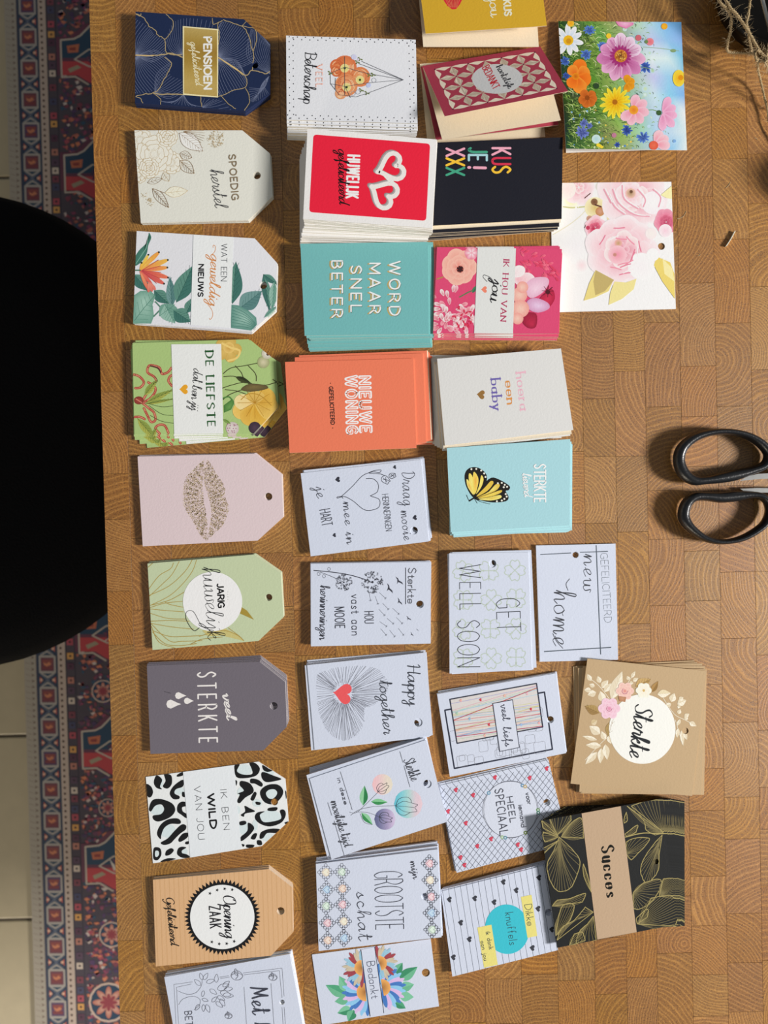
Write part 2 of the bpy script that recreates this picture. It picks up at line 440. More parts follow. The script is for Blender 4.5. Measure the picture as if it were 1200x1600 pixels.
def stack(name, cat, label, pts, n, th, face, edge='#ece6da', hole=None, design=None, crop=None, keys=None, jit=1.2, jr=0.5,
          under='', group='', copyprint=0, zbase=0.0, alt=()):
    """a pile of n cards whose top one shows its printed design; keys: (depth, (dx px, dy px, turn deg)) from top to bottom"""
    gap = 0.00003; zt = zbase + n*(th + gap)
    me, loc, to3d = card_mesh(name, pts, zt, th, face, edge, hole)
    top = bpy.data.objects.new(name, me); COL.objects.link(top); top.location = loc
    tag(top, label, cat, group)
    kids = []
    if design:
        d = Draw((crop[0], crop[1]), crop[2], pts, hole); design(d); kids = d.build(top, to3d, loc)
    keys = keys or [(0, (0, 0, 0)), (1, (1, 1, 0.3))]
    if keys[0][0] > 0: keys = [(0, (0, 0, 0))] + keys
    for i in range(1, n):
        t = i/(n-1) if n > 1 else 1
        dx, dy, r = lerp_keys(keys, t)
        c = top.copy(); COL.objects.link(c)
        c.location = (loc.x + (dx + random.uniform(-jit, jit))*PXM, loc.y - (dy + random.uniform(-jit, jit))*PXM, loc.z - i*(th + gap))
        c.rotation_euler = (0, 0, math.radians(-(r + random.uniform(-jr, jr))))
        c['label'] = under + ', ' + ORD[i] + (' from the top' if len(under.split()) < 13 else ' down')
        if i in alt:
            c.data = me.copy(); c.data.materials[0] = paper(alt[i])
            c['label'] = c['label'].replace(' card', ' card inner leaf', 1)
        if i <= copyprint:
            for k in kids:
                q = k.copy(); COL.objects.link(q); q.parent = c
    return top
# ---------------------------------------------------------------- floor, tiles, rug, chair
def tile_mat(): return plain('floor_tile_glaze', (0.50, 0.42, 0.27), 0.42, 0, 0.06, 40, 0.10)
edgeA, edgeB = at(139, 0, TABLE), at(187.5, 1600, TABLE)          # the table's long edge
ED = (edgeB - edgeA).normalized(); EX = Vector((-ED.y, ED.x, 0))     # along the edge (down the photo) / to the inside of the table
if EX.x < 0: EX = -EX
E0 = edgeA.copy()
def tp(u, v, z=TABLE): return Vector((E0.x + EX.x*u + ED.x*v, E0.y + EX.y*u + ED.y*v, z))   # table coordinates
def uv_of(p): q = p - E0; return q.dot(EX), q.dot(ED)
ROT = math.atan2(EX.y, EX.x)

def floor():
    g = plain('floor_grout', (0.16, 0.13, 0.09), 0.9, 0, 0.2, 300, 0.2)
    bm = bmesh.new(); bmesh.ops.create_grid(bm, x_segments=1, y_segments=1, size=3.0)
    fl = bm_obj('floor', bm, g, loc=(0, 0, -0.002)); tag(fl, kind='structure')
    # tile joints measured where the floor shows beside the rug
    j = [at(22, 1150, 0.0), at(22, 1437, 0.0)]; S = (j[1] - j[0]).length
    bx = bmesh.new(); h = S/2 - 0.0022; c = 0.0018
    V = [(-h, -h, -.002), (h, -h, -.002), (h, h, -.002), (-h, h, -.002), (-h, -h, -.0006), (h, -h, -.0006), (h, h, -.0006), (-h, h, -.0006), (-h+c, -h+c, 0), (h-c, -h+c, 0), (h-c, h-c, 0), (-h+c, h-c, 0)]
    F = [(8, 9, 10, 11)] + [(4+i, 4+(i+1) % 4, 8+(i+1) % 4, 8+i) for i in range(4)] + [(i, (i+1) % 4, 4+(i+1) % 4, 4+i) for i in range(4)]
    bx.free(); proto = None
    jv = uv_of(j[0])[1]; ju = uv_of(at(-60, 1300, 0.0))[0]
    for a in range(-5, 7):
        for b in range(-6, 6):
            cpt = tp(ju + (a + .5)*S, jv + (b + .5)*S, 0.0)
            if proto is None: proto = mesh_obj('tile', V, F, tile_mat(), fl); o = proto
            else: o = proto.copy(); COL.objects.link(o); o.parent = fl
            o.location = (cpt.x, cpt.y, 0.002); o.rotation_euler = (0, 0, ROT)
floor()

RZ = 0.008
def rug():
    # corners of the rug (it runs on beneath the table)
    a, b = at(6, 0, RZ), at(55, 1600, RZ); dr = (b - a).normalized(); ex = Vector((-dr.y, dr.x, 0)); ex = ex if ex.x > 0 else -ex
    P0 = a - dr*0.45; P1 = b + dr*0.35; W = 0.72
    V = [P0, P1, P1 + ex*W, P0 + ex*W]; loc = P0.copy(); loc.z = 0
    m = plain('rug_wool_navy', (0.095, 0.078, 0.095), 0.95, 0, 0.5, 900, 0.35)
    vv = [Vector((p.x, p.y, 0.0003)) - loc for p in V] + [Vector((p.x, p.y, RZ)) - loc for p in V]
    r = mesh_obj('rug', vv, [(4, 5, 6, 7), (0, 1, 5, 4), (1, 2, 6, 5), (2, 3, 7, 6), (3, 0, 4, 7), (3, 2, 1, 0)], m, loc=loc)
    bm = bmesh.new(); bm.from_mesh(r.data); bmesh.ops.recalc_face_normals(bm, faces=bm.faces); bm.to_mesh(r.data); bm.free()
    tag(r, 'patterned navy and red woven runner with beige striped border on the tiled floor', 'rug')
    d = Draw(); to3d = lambda x, y: at(x, y, RZ)
    E = lambda y: 6 + (y/1600.0)*49
    X = lambda y, o: E(y) + o*(1.0)
    def R(y0, y1, o0, o1, c): d.grad([(X(y0, o0), y0), (X(y0, o1), y0), (X(y1, o1), y1), (X(y1, o0), y1)], [c]*4)
    Y0, Y1 = -300, 1900
    def PL(pts, c): d.poly([(X(y, o), y) for o, y in pts], c)
    def LN(pts, w, c): d.line([(X(y, o), y) for o, y in pts], w, c)
    d.cur = 'border_pattern'
    R(Y0, Y1, 0, 18.5, '#a39a8c'); R(Y0, Y1, 18.5, 20, '#4a4654'); R(Y0, Y1, 52.5, 64.5, '#b8a698'); R(Y0, Y1, 64.5, 66, '#33303c'); R(Y0, Y1, 79, 80, '#33303c')
    R(Y0, Y1, 20, 52.5, '#3a4456')
    d.hold(); y = Y0
    while y < Y1:
        PL([(10, y), (16, y + 2.6), (10, y + 5.2), (12.5, y + 2.6)], '#6a5a50'); LN([(2, y + 1), (9, y + 3.4)], .8, '#8a8072'); y += 9.2
    y = Y0
    while y < Y1:
        PL([(57, y), (60, y + 2.2), (57.2, y + 4.6), (55.4, y + 2.3)], '#4a3430'); y += 9.1
    d.hold(False)
    k = 0; y = 1136 - 49*30
    while y < Y1:
        k += 1; o0, o1 = 23.5, 49
        PL([(36.2, y - 22), (47, y - 14), (49.5, y - 13), (49.5, y + 13), (36.2, y + 22), (23, y + 13), (23, y - 13)], '#a39c94')
        PL([(36.2, y - 18.5), (44, y - 14.2), (28.5, y - 14.2)], '#35485a'); PL([(36.2, y + 18.5), (44, y + 14.2), (28.5, y + 14.2)], '#35485a')
        PL([(26, y - 10.5), (46.5, y - 10.5), (46.5, y + 10.5), (26, y + 10.5)], '#6f4650' if k % 4 else '#5a4660')
        PL([(28.5, y - 7), (44, y - 7), (44, y - 2), (28.5, y - 2)], '#8a4c48'); PL([(28.5, y + 2.5), (44, y + 2.5), (44, y + 7.5), (28.5, y + 7.5)], '#7c4246')
        PL([(30, y - 3), (35, y - 1), (39, y - 4), (43, y), (39, y + 2), (35, y + 3.5), (31, y + 1)], '#c07c5c')
        for sx in (29, 43.8):
            PL([(sx - 5, y + 19), (sx, y + 24.5), (sx - 5, y + 30)] if sx < 36 else [(sx + 5, y + 19), (sx, y + 24.5), (sx + 5, y + 30)], '#b85c54')
            d.circ(X(y, sx + (-2.4 if sx < 36 else 2.4)), y + 24.5, 2.6, '#d0a48c', n=7)
        LN([(26, y + 16), (46, y + 33)], 1.3, '#6c7484'); LN([(46, y + 16), (26, y + 33)], 1.3, '#6c7484'); y += 49
    y = Y0; k = 0
    while y < Y1:
        c = ['#b07868', '#5c4858', '#c8b8a8', '#7c4650', '#4c4c64', '#a8505a', '#cc9858', '#5a3c4c'][k % 8]; k += 1
        R(y, y + 10, 67.5, 77.5, c); d.circ(X(y + 5, 72.5), y + 5, 2, '#3c3038', n=6); y += random.choice([13, 16, 22])
    d.cur = 'field_pattern'
    cs = ['#a0505a', '#6a4458', '#b06a5c', '#584464', '#c0b0a8', '#3c5468', '#7c4450', '#8c4a60', '#50405c', '#c87c5c']
    for b in range(8):
        d.hold()
        for i in range(420):
            o = U2(81, 142); y = U2(Y0, Y1); w, h = U2(2.5, 8), U2(2.2, 6.5)
            PL([(o, y), (o + w, y - h*.4), (o + w*1.4, y + h*.3), (o + w*.6, y + h)], random.choice(cs))
        d.hold(False)
    def medallion(y, half=1):
        PL([(80, y - 38), (104, y - 38), (124, y - 58), (160, y - 58), (160, y + 54), (122, y + 30), (104, y + 22), (80, y + 22)], '#67404f')
        PL([(88, y - 32), (108, y - 34), (132, y - 54), (170, y - 54), (170, y - 5), (120, y - 5), (88, y - 5)], '#33485c')
        PL([(88, y), (150, y), (150, y + 40), (128, y + 32), (112, y + 22), (88, y + 22)], '#b5484c')
        LN([(87, y + 25), (87, y - 33), (108, y - 35), (118, y - 40), (134, y - 56)], 2.8, '#b8ab9c'); LN([(87, y + 25), (108, y + 24), (128, y + 36)], 2.6, '#b8ab9c'); LN([(108, y - 3), (130, y - 18), (150, y - 20)], 2.4, '#b8ab9c'); LN([(108, y - 3), (130, y + 8), (150, y + 12)], 2.4, '#b8ab9c')
        PL([(96, y - 24), (116, y - 27), (114, y - 14), (98, y - 13)], '#b86c50'); PL([(100, y - 21), (110, y - 22), (110, y - 17), (101, y - 17)], '#8c4440'); PL([(97, y + 12), (112, y + 6), (118, y + 10), (100, y + 18)], '#9c9078')
        for i in range(12): PL([(124 + U2(0, 20), y + U2(-16, 8)) for _ in range(1)]*1 + [(128 + U2(0, 16), y + U2(-12, 4)), (130 + U2(0, 12), y + U2(-14, 6))], random.choice(['#c8bcb0', '#98404c', '#4c3c50']))
    for y in (1176, 1356, 996, 816, 636, 276, 96, 456): medallion(y)
    def star(y, o, R_):
        d.circ(X(y, o), y, R_*1.12, '#c0a898', n=16); d.circ(X(y, o), y, R_, '#2f4358', n=16)
        for i in range(8): d.petal(X(y, o), y, i*PI/4, R_*.9, R_*.34, '#d0b8a4', '#b06858')
        for i in range(8): d.petal(X(y, o), y, i*PI/4, R_*.5, R_*.2, '#8c4048', '#8c4048')
    star(1566, 116, 28); star(1262, 124, 13); star(1080, 122, 16); star(900, 118, 26); star(1460, 124, 18)
    d.build(r, to3d, loc, step=6e-6, cap=6e-4)
U2 = random.uniform
rug()

def chair():
    """round upholstered seat that shows black in the gap beside the table; back and legs stand outside the frame"""
    SZ = 0.47; c = at(-112, 668, SZ); R = (at(-112, 668 + 392, SZ) - c).length
    t = empty('dining_chair', (c.x, c.y, 0)); tag(t, 'black upholstered chair with round seat drawn up to the table edge', 'chair')
    m = plain('chair_black_fabric', (0.006, 0.006, 0.0068), 0.95, 0, 0.6, 500, 0.3, spec=0.1); mm = plain('chair_black_metal', (0.01, 0.01, 0.011), 0.5)
    bm = bmesh.new(); prof = [(0, SZ - .002), (R*.6, SZ), (R*.85, SZ - .004), (R*.96, SZ - .018), (R, SZ - .04), (R*.97, SZ - .065), (R*.85, SZ - .08), (0, SZ - .082)]
    rings = []
    for r, z in prof: rings.append([bm.verts.new((r*math.cos(2*PI*k/64), r*math.sin(2*PI*k/64), z)) for k in range(64)] if r else [bm.verts.new((0, 0, z))])
    for A, B in zip(rings, rings[1:]):
        for k in range(64):
            q = (k+1) % 64
            if len(A) == 1: bm.faces.new((A[0], B[k], B[q]))
            elif len(B) == 1: bm.faces.new((A[k], B[0], A[q]))
            else: bm.faces.new((A[k], B[k], B[q], A[q]))
    bm_obj('seat', bm, m, t, True)
    bm = bmesh.new(); n = 24
    def shell(r, z, s): return [(r*math.cos(PI*.72 + PI*.56*k/n + 0), r*math.sin(PI*.72 + PI*.56*k/n), z) for k in range(n+1)]
    layers = [shell(R*1.02 - .005, SZ - .03, 1), shell(R*1.05, SZ + .08, 1), shell(R*1.1, SZ + .22, 1), shell(R*1.12, SZ + .32, 1), shell(R*1.12 + .02, SZ + .34, 1), shell(R*1.12 + .04, SZ + .32, 1), shell(R*1.1 + .04, SZ + .2, 1), shell(R*1.05 + .04, SZ + .05, 1), shell(R*1.02 + .03, SZ - .04, 1)]
    vr = [[bm.verts.new(p) for p in L] for L in layers]
    for i in range(len(vr)):
        A, B = vr[i-1], vr[i]
        for k in range(n): bm.faces.new((A[k], A[k+1], B[k+1], B[k]))
    bm.faces.new([L[0] for L in vr]); bm.faces.new([L[-1] for L in vr][::-1])
    bmesh.ops.recalc_face_normals(bm, faces=bm.faces)
    bm_obj('backrest', bm, m, t, True)
    for a in (.6, 2.2, 3.7, 5.3):
        bm = bmesh.new(); tube(bm, [(R*.6*math.cos(a), R*.6*math.sin(a), SZ - .08), (R*.75*math.cos(a), R*.75*math.sin(a), .2), (R*.82*math.cos(a), R*.82*math.sin(a), 0.011)], [.014, .012, .009], 10); bm_obj('leg', bm, mm, t, True)
chair()

# ---------------------------------------------------------------- the table
def wood_mat(name='oak_end_grain', end=True):
    m = bpy.data.materials.new(name); nt, N, L, b = nodes_of(m)
    def math_(op, a, b_=None, c=None):
        n = N.new('ShaderNodeMath'); n.operation = op
        for i, v in enumerate((a, b_, c)):
            if v is None: continue
            if isinstance(v, (int, float)): n.inputs[i].default_value = v
            else: L.new(v, n.inputs[i])
        return n.outputs[0]
    oi = N.new('ShaderNodeObjectInfo'); tc = N.new('ShaderNodeTexCoord'); geo = N.new('ShaderNodeNewGeometry')
    rnd_ = math_('FRACT', math_('ADD', oi.outputs['Random'], geo.outputs['Random Per Island']))
    lc = N.new('ShaderNodeAttribute'); lc.attribute_name = 'block_place'; LOC = lc.outputs['Vector']
    wn = N.new('ShaderNodeTexWhiteNoise'); wn.noise_dimensions = '1D'; L.new(rnd_, wn.inputs['W'])
    sep = N.new('ShaderNodeSeparateColor'); L.new(wn.outputs['Color'], sep.inputs[0]); r1, r2, r3 = sep.outputs
    wn2 = N.new('ShaderNodeTexWhiteNoise'); wn2.noise_dimensions = '1D'; L.new(math_('ADD', rnd_, 3.7), wn2.inputs['W'])
    sep2 = N.new('ShaderNodeSeparateColor'); L.new(wn2.outputs['Color'], sep2.inputs[0]); s1, s2, s3 = sep2.outputs
    sp = N.new('ShaderNodeSeparateXYZ'); L.new(LOC, sp.inputs[0])
    off = N.new('ShaderNodeCombineXYZ'); L.new(math_('MULTIPLY', r3, 3.0), off.inputs[0]); L.new(math_('MULTIPLY', s3, 3.0), off.inputs[1])
    va = N.new('ShaderNodeVectorMath'); va.operation = 'ADD'; L.new(LOC, va.inputs[0]); L.new(off.outputs[0], va.inputs[1])
    P = va.outputs[0]
    # pith of this block's log: a random direction and distance
    ang = math_('MULTIPLY', r1, 6.2832); dist = math_('ADD', math_('MULTIPLY', math_('POWER', r2, 0.6), 0.045), 0.008)
    cx = math_('MULTIPLY', math_('COSINE', ang), dist); cy = math_('MULTIPLY', math_('SINE', ang), dist)
    x = math_('SUBTRACT', sp.outputs[0], cx); y = math_('SUBTRACT', sp.outputs[1], cy)
    nz = N.new('ShaderNodeTexNoise'); nz.inputs['Scale'].default_value = 50; nz.inputs['Detail'].default_value = 2; L.new(P, nz.inputs['Vector'])
    rad = math_('SQRT', math_('ADD', math_('MULTIPLY', x, x), math_('MULTIPLY', y, y)))
    radn = math_('ADD', rad, math_('MULTIPLY', math_('SUBTRACT', nz.outputs['Fac'], .5), 0.0045))
    nf = N.new('ShaderNodeTexNoise'); nf.inputs['Scale'].default_value = 1100; nf.inputs['Detail'].default_value = 2; L.new(P, nf.inputs['Vector'])
    radn = math_('ADD', radn, math_('MULTIPLY', math_('SUBTRACT', nf.outputs['Fac'], .5), 0.0005))
    per = math_('ADD', math_('MULTIPLY', s1, 0.0018), 0.0014)
    # ring width wanders from year to year
    nr = N.new('ShaderNodeTexNoise'); nr.noise_dimensions = '1D'; nr.inputs['Scale'].default_value = 160; L.new(math_('ADD', rad, math_('MULTIPLY', s2, 4)), nr.inputs['W'])
    ph = math_('ADD', math_('DIVIDE', radn, per), math_('MULTIPLY', nr.outputs['Fac'], 1.6))
    fr = math_('FRACT', ph)
    rr = N.new('ShaderNodeValToRGB'); e = rr.color_ramp.elements
    e[0].position = 0.0; e[0].color = (.55, .55, .55, 1); e[1].position = 1.0; e[1].color = (.5, .5, .5, 1)
    for p, v in ((.08, 1.0), (.16, .95), (.28, .50), (.7, .25), (.92, .42)): q = e.new(p); q.color = (v, v, v, 1)
    L.new(fr, rr.inputs[0])
    # pores: small dark vessels crowding in the early wood
    vo = N.new('ShaderNodeTexVoronoi'); vo.inputs['Scale'].default_value = 1150; L.new(P, vo.inputs['Vector'])
    pore = math_('SUBTRACT', 1.0, math_('SMOOTHSTEP', vo.outputs['Distance'], .12, .42) if False else math_('MULTIPLY', math_('SUBTRACT', vo.outputs['Distance'], .14), 3.4)); 
    pc = N.new('ShaderNodeClamp'); L.new(pore, pc.inputs[0])
    early = N.new('ShaderNodeValToRGB'); e2 = early.color_ramp.elements; e2[0].position = 0; e2[0].color = (.4, .4, .4, 1); e2[1].position = 1; e2[1].color = (.25, .25, .25, 1)
    for p, v in ((.25, .35), (.45, 1.0), (.85, 1.0)): q = e2.new(p); q.color = (v, v, v, 1)
    L.new(fr, early.inputs[0])
    vc = N.new('ShaderNodeSeparateColor'); L.new(vo.outputs['Color'], vc.inputs[0])
    pores = math_('MULTIPLY', math_('MULTIPLY', pc.outputs[0], early.outputs[0]), math_('ADD', math_('MULTIPLY', vc.outputs[0], .8), .25))
    # rays: fine pale radial threads
    th = math_('ARCTAN2', y, x); nrw = N.new('ShaderNodeTexNoise'); nrw.noise_dimensions = '2D'; nrw.inputs['Scale'].default_value = 1.0; nrw.inputs['Detail'].default_value = 1
    cb = N.new('ShaderNodeCombineXYZ'); L.new(math_('MULTIPLY', math_('MULTIPLY', th, dist), 1500), cb.inputs[0]); L.new(math_('MULTIPLY', rad, 70), cb.inputs[1]); L.new(cb.outputs[0], nrw.inputs['Vector'])
    ray_ = N.new('ShaderNodeMapRange'); ray_.inputs[1].default_value = .60; ray_.inputs[2].default_value = .72; L.new(nrw.outputs['Fac'], ray_.inputs[0])
    # colours
    hs = N.new('ShaderNodeMix'); hs.data_type = 'RGBA'; hs.inputs[6].default_value = (0.205, 0.080, 0.011, 1); hs.inputs[7].default_value = (0.420, 0.198, 0.042, 1); L.new(rr.outputs[0], hs.inputs[0])
    h1 = N.new('ShaderNodeMix'); h1.data_type = 'RGBA'; h1.inputs[7].default_value = (0.47, 0.245, 0.07, 1); L.new(math_('MULTIPLY', ray_.outputs[0], .28), h1.inputs[0]); L.new(hs.outputs[2], h1.inputs[6])
    h2 = N.new('ShaderNodeMix'); h2.data_type = 'RGBA'; h2.inputs[7].default_value = (0.075, 0.022, 0.003, 1); L.new(math_('MULTIPLY', pores, .95), h2.inputs[0]); L.new(h1.outputs[2], h2.inputs[6])
    hv = N.new('ShaderNodeHueSaturation'); L.new(h2.outputs[2], hv.inputs['Color'])
    L.new(math_('ADD', math_('MULTIPLY', s2, .010), .495), hv.inputs['Hue']); L.new(math_('ADD', math_('MULTIPLY', s3, .08), .97), hv.inputs['Saturation'])
    n3 = N.new('ShaderNodeTexNoise'); n3.inputs['Scale'].default_value = 60; L.new(P, n3.inputs['Vector'])
    L.new(math_('ADD', math_('ADD', math_('MULTIPLY', r3, .24), .84), math_('ADD', math_('MULTIPLY', n3.outputs['Fac'], .3), math_('MULTIPLY', math_('SUBTRACT', nf.outputs['Fac'], .5), 1.2))), hv.inputs['Value'])
    L.new(hv.outputs[0], b.inputs['Base Color'])
    b.inputs['Roughness'].default_value = 0.47; b.inputs['Specular IOR Level'].default_value = 1.0
    bp = N.new('ShaderNodeBump'); bp.inputs['Strength'].default_value = 0.22; bp.inputs['Distance'].default_value = 0.00012
    L.new(math_('SUBTRACT', rr.outputs[0], math_('MULTIPLY', pores, 1.3)), bp.inputs['Height']); L.new(bp.outputs[0], b.inputs['Normal'])
    return m
WOOD = wood_mat()
XS = [0, 180, 243, 307, 372, 434, 498, 552, 608, 665, 722, 780, 838, 897, 947.5, 996, 1052, 1108, 1163.5, 1217]
XS[0] = 139
KNOWN = {16: [317, 452, 582], 17: [180, 385, 516, 646, 770, 905], 15: [200, 370, 512, 644, 775, 851], 14: [587, 720, 982], 13: [80, 496, 629], 18: [330, 460, 590, 700, 905, 1036]}
def place_attr(o, V):
    at_ = o.data.attributes.new('block_place', 'FLOAT_VECTOR', 'POINT'); at_.data.foreach_set('vector', [c for v in V for c in v])
def table():
    t = empty('dining_table', tuple(tp(0.45, 0.15, 0))); tag(t, 'oak butcher block table with end grain squares under the rows of cards', 'table')
    base = t.location.copy()
    TH = 0.038; V0, V1 = -0.55, 0.86; UW = 0.82
    # dark glue bed the blocks stand in
    bm = bmesh.new(); P = [tp(0.0012, V0), tp(UW - .001, V0), tp(UW - .001, V1), tp(0.0012, V1)]
    lo = [bm.verts.new((p.x - base.x, p.y - base.y, TABLE - TH)) for p in P]; hi = [bm.verts.new((p.x - base.x, p.y - base.y, TABLE - .0011)) for p in P]
    bm.faces.new(hi); bm.faces.new(lo[::-1])
    for i in range(4): bm.faces.new((lo[i-1], lo[i], hi[i], hi[i-1]))
    bmesh.ops.recalc_face_normals(bm, faces=bm.faces)
    bm_obj('glue_bed', bm, plain('table_glue_line', (0.11, 0.045, 0.012), 0.8, 0, 0.2, 400, 0.2), t)
    def slope(x0): return 0.0294 - (x0 - 140)*1.07e-5
    US = [uv_of(at(x + slope(x)*800, 800, TABLE))[0] for x in XS]; US[0] = 0.0
    vpx = lambda y: uv_of(at(700, y, TABLE))[1]
    PXV = vpx(900) - vpx(800)
    meshes = {}
    def block_geo(w, l):
        g = 0.00008; c = 0.00003; x0, x1, y0, y1 = -w/2 + g, w/2 - g, -l/2 + g, l/2 - g
        V = [(x0, y0, -TH), (x1, y0, -TH), (x1, y1, -TH), (x0, y1, -TH), (x0, y0, -c), (x1, y0, -c), (x1, y1, -c), (x0, y1, -c), (x0+c, y0+c, 0), (x1-c, y0+c, 0), (x1-c, y1-c, 0), (x0+c, y1-c, 0)]
        F = [(8, 9, 10, 11), (3, 2, 1, 0)] + [(4+i, 4+(i+1) % 4, 8+(i+1) % 4, 8+i) for i in range(4)] + [(i, (i+1) % 4, 4+(i+1) % 4, 4+i) for i in range(4)]
        return V, F
    rnd = random.Random(5)
    spots = []
    for i in range(len(US)-1):
        u0, u1 = US[i], US[i+1]
        kn = sorted(vpx(y) for y in KNOWN.get(i, [])); lens = [.66, .78, .9, 1.04, 1.18, 1.32]
        v = vpx(0) - rnd.uniform(.2, 1.1)*PXV; top = v; end = vpx(1600)
        cuts = [v]
        while v < end:
            nx = [q for q in kn if q > v + .35*PXV]
            step = rnd.choice(lens)*PXV*(1.0 if i > 12 else 1.08)
            if nx and nx[0] - v < 1.55*PXV: v = nx[0]
            elif nx and v + step > nx[0] - .6*PXV: v = v + (nx[0]-v)/2
            else: v += step
            cuts.append(v)
        for a, b in zip(cuts, cuts[1:]): spots.append((u0, u1, a, b))
        spots_edge.append((i, u0, u1, cuts[0], cuts[-1]))
    for (u0, u1, a, b) in spots:
        V, F = block_geo(u1-u0, b-a); o = mesh_obj('wood_block', V, F, WOOD, t); place_attr(o, V)
        c = tp((u0+u1)/2, (a+b)/2); o.location = (c.x - base.x, c.y - base.y, TABLE + rnd.uniform(-.00006, 0) - 0); o.rotation_euler = (0, 0, ROT)
    # the same blocks beyond the picture, joined
    AV, AF, LV = [], [], []
    def addrest(u0, u1, a, b):
        V, F = block_geo(u1-u0, b-a); c = tp((u0+u1)/2, (a+b)/2); k = len(AV)
        LV.extend(V)
        for x, y, z in V: AV.append((c.x - base.x + EX.x*x + ED.x*y, c.y - base.y + EX.y*x + ED.y*y, TABLE + z))
        AF.extend([tuple(k+j for j in f) for f in F])
    for i, u0, u1, a, b in spots_edge:
        v = V0
        while v < a - .008: e = min(a, v + rnd.uniform(.03, .05)); e = a if a - e < .012 else e; addrest(u0, u1, v, e); v = e
        v = b
        while v < V1 - .004: e = min(V1, v + rnd.uniform(.03, .05)); addrest(u0, u1, v, e); v = e
    u = US[-1]
    while u < UW - .01:
        v = V0
        while v < V1 - .004: e = min(V1, v + rnd.uniform(.03, .05)); addrest(u, min(u + .02, UW), v, e); v = e
        u += .02
    o = mesh_obj('block_surround', AV, AF, WOOD, t); place_attr(o, LV); tag(o, kind='stuff')
    print('BLOCKS', len(spots))
    # legs and apron
    wm = plain('table_leg_oak', (0.30, 0.16, 0.06), 0.55, 0, 0.1, 60, 0.25)
    for u, v in ((.08, V0 + .08), (UW - .08, V0 + .08), (.08, V1 - .08), (UW - .08, V1 - .08)):
        bm = bmesh.new(); c = tp(u, v); bmesh.ops.create_cube(bm, size=1); bmesh.ops.scale(bm, vec=(.065, .065, TABLE - TH - .003), verts=bm.verts)
        bmesh.ops.bevel(bm, geom=bm.edges[:], offset=.004, segments=2, affect='EDGES')
        o = bm_obj('leg', bm, wm, t); o.location = (c.x - base.x, c.y - base.y, (TABLE - TH)/2 + .0015); o.rotation_euler = (0, 0, ROT)
spots_edge = []
table()
# ---------------------------------------------------------------- the printed designs, one per pile
C1, C2, C3, C4, C5 = (190, 0, 4.444), (190, 350, 4.444), (190, 695, 4.444), (210, 1010, 4.615), (210, 1340, 4.615)
C6, C7, C8, C9, C10 = (435, 40, 4.615), (435, 360, 4.573), (455, 700, 5.081), (465, 1000, 4.706), (465, 1310, 5.0)
C11, C12, C13, C14, C15 = (640, 0, 4.211), (660, 360, 3.265), (680, 840, 4.0), (670, 1030, 4.704), (680, 1330, 5.217)
C16, C17, C18 = (840, 0, 3.333), (840, 260, 3.333), (830, 1000, 3.2)
U = random.uniform

def wavy(pts, amp, n=4):
    out = []
    P = catmull(pts, False, n)
    for i, (x, y) in enumerate(P): out.append((x + U(-amp, amp), y + U(-amp, amp)))
    return out
def fanlines(d, root, arc, n, w, col, bend=0.12):
    """fine veins from a root out to points along an arc (polyline), gently bent"""
    A = catmull(arc, False, 8); d.hold()
    for k in range(n):
        t = k/(n-1)*(len(A)-1); i = min(int(t), len(A)-2); q = t - i
        x, y = A[i][0]+(A[i+1][0]-A[i][0])*q, A[i][1]+(A[i+1][1]-A[i][1])*q
        mx, my = (root[0]+x)/2, (root[1]+y)/2; b = bend*(k/(n-1)-.5)*2
        mx += -(y-root[1])*b; my += (x-root[0])*b
        d.line([root, (mx, my), (x, y)], w, col, smooth=True, n=6)
    d.hold(False)

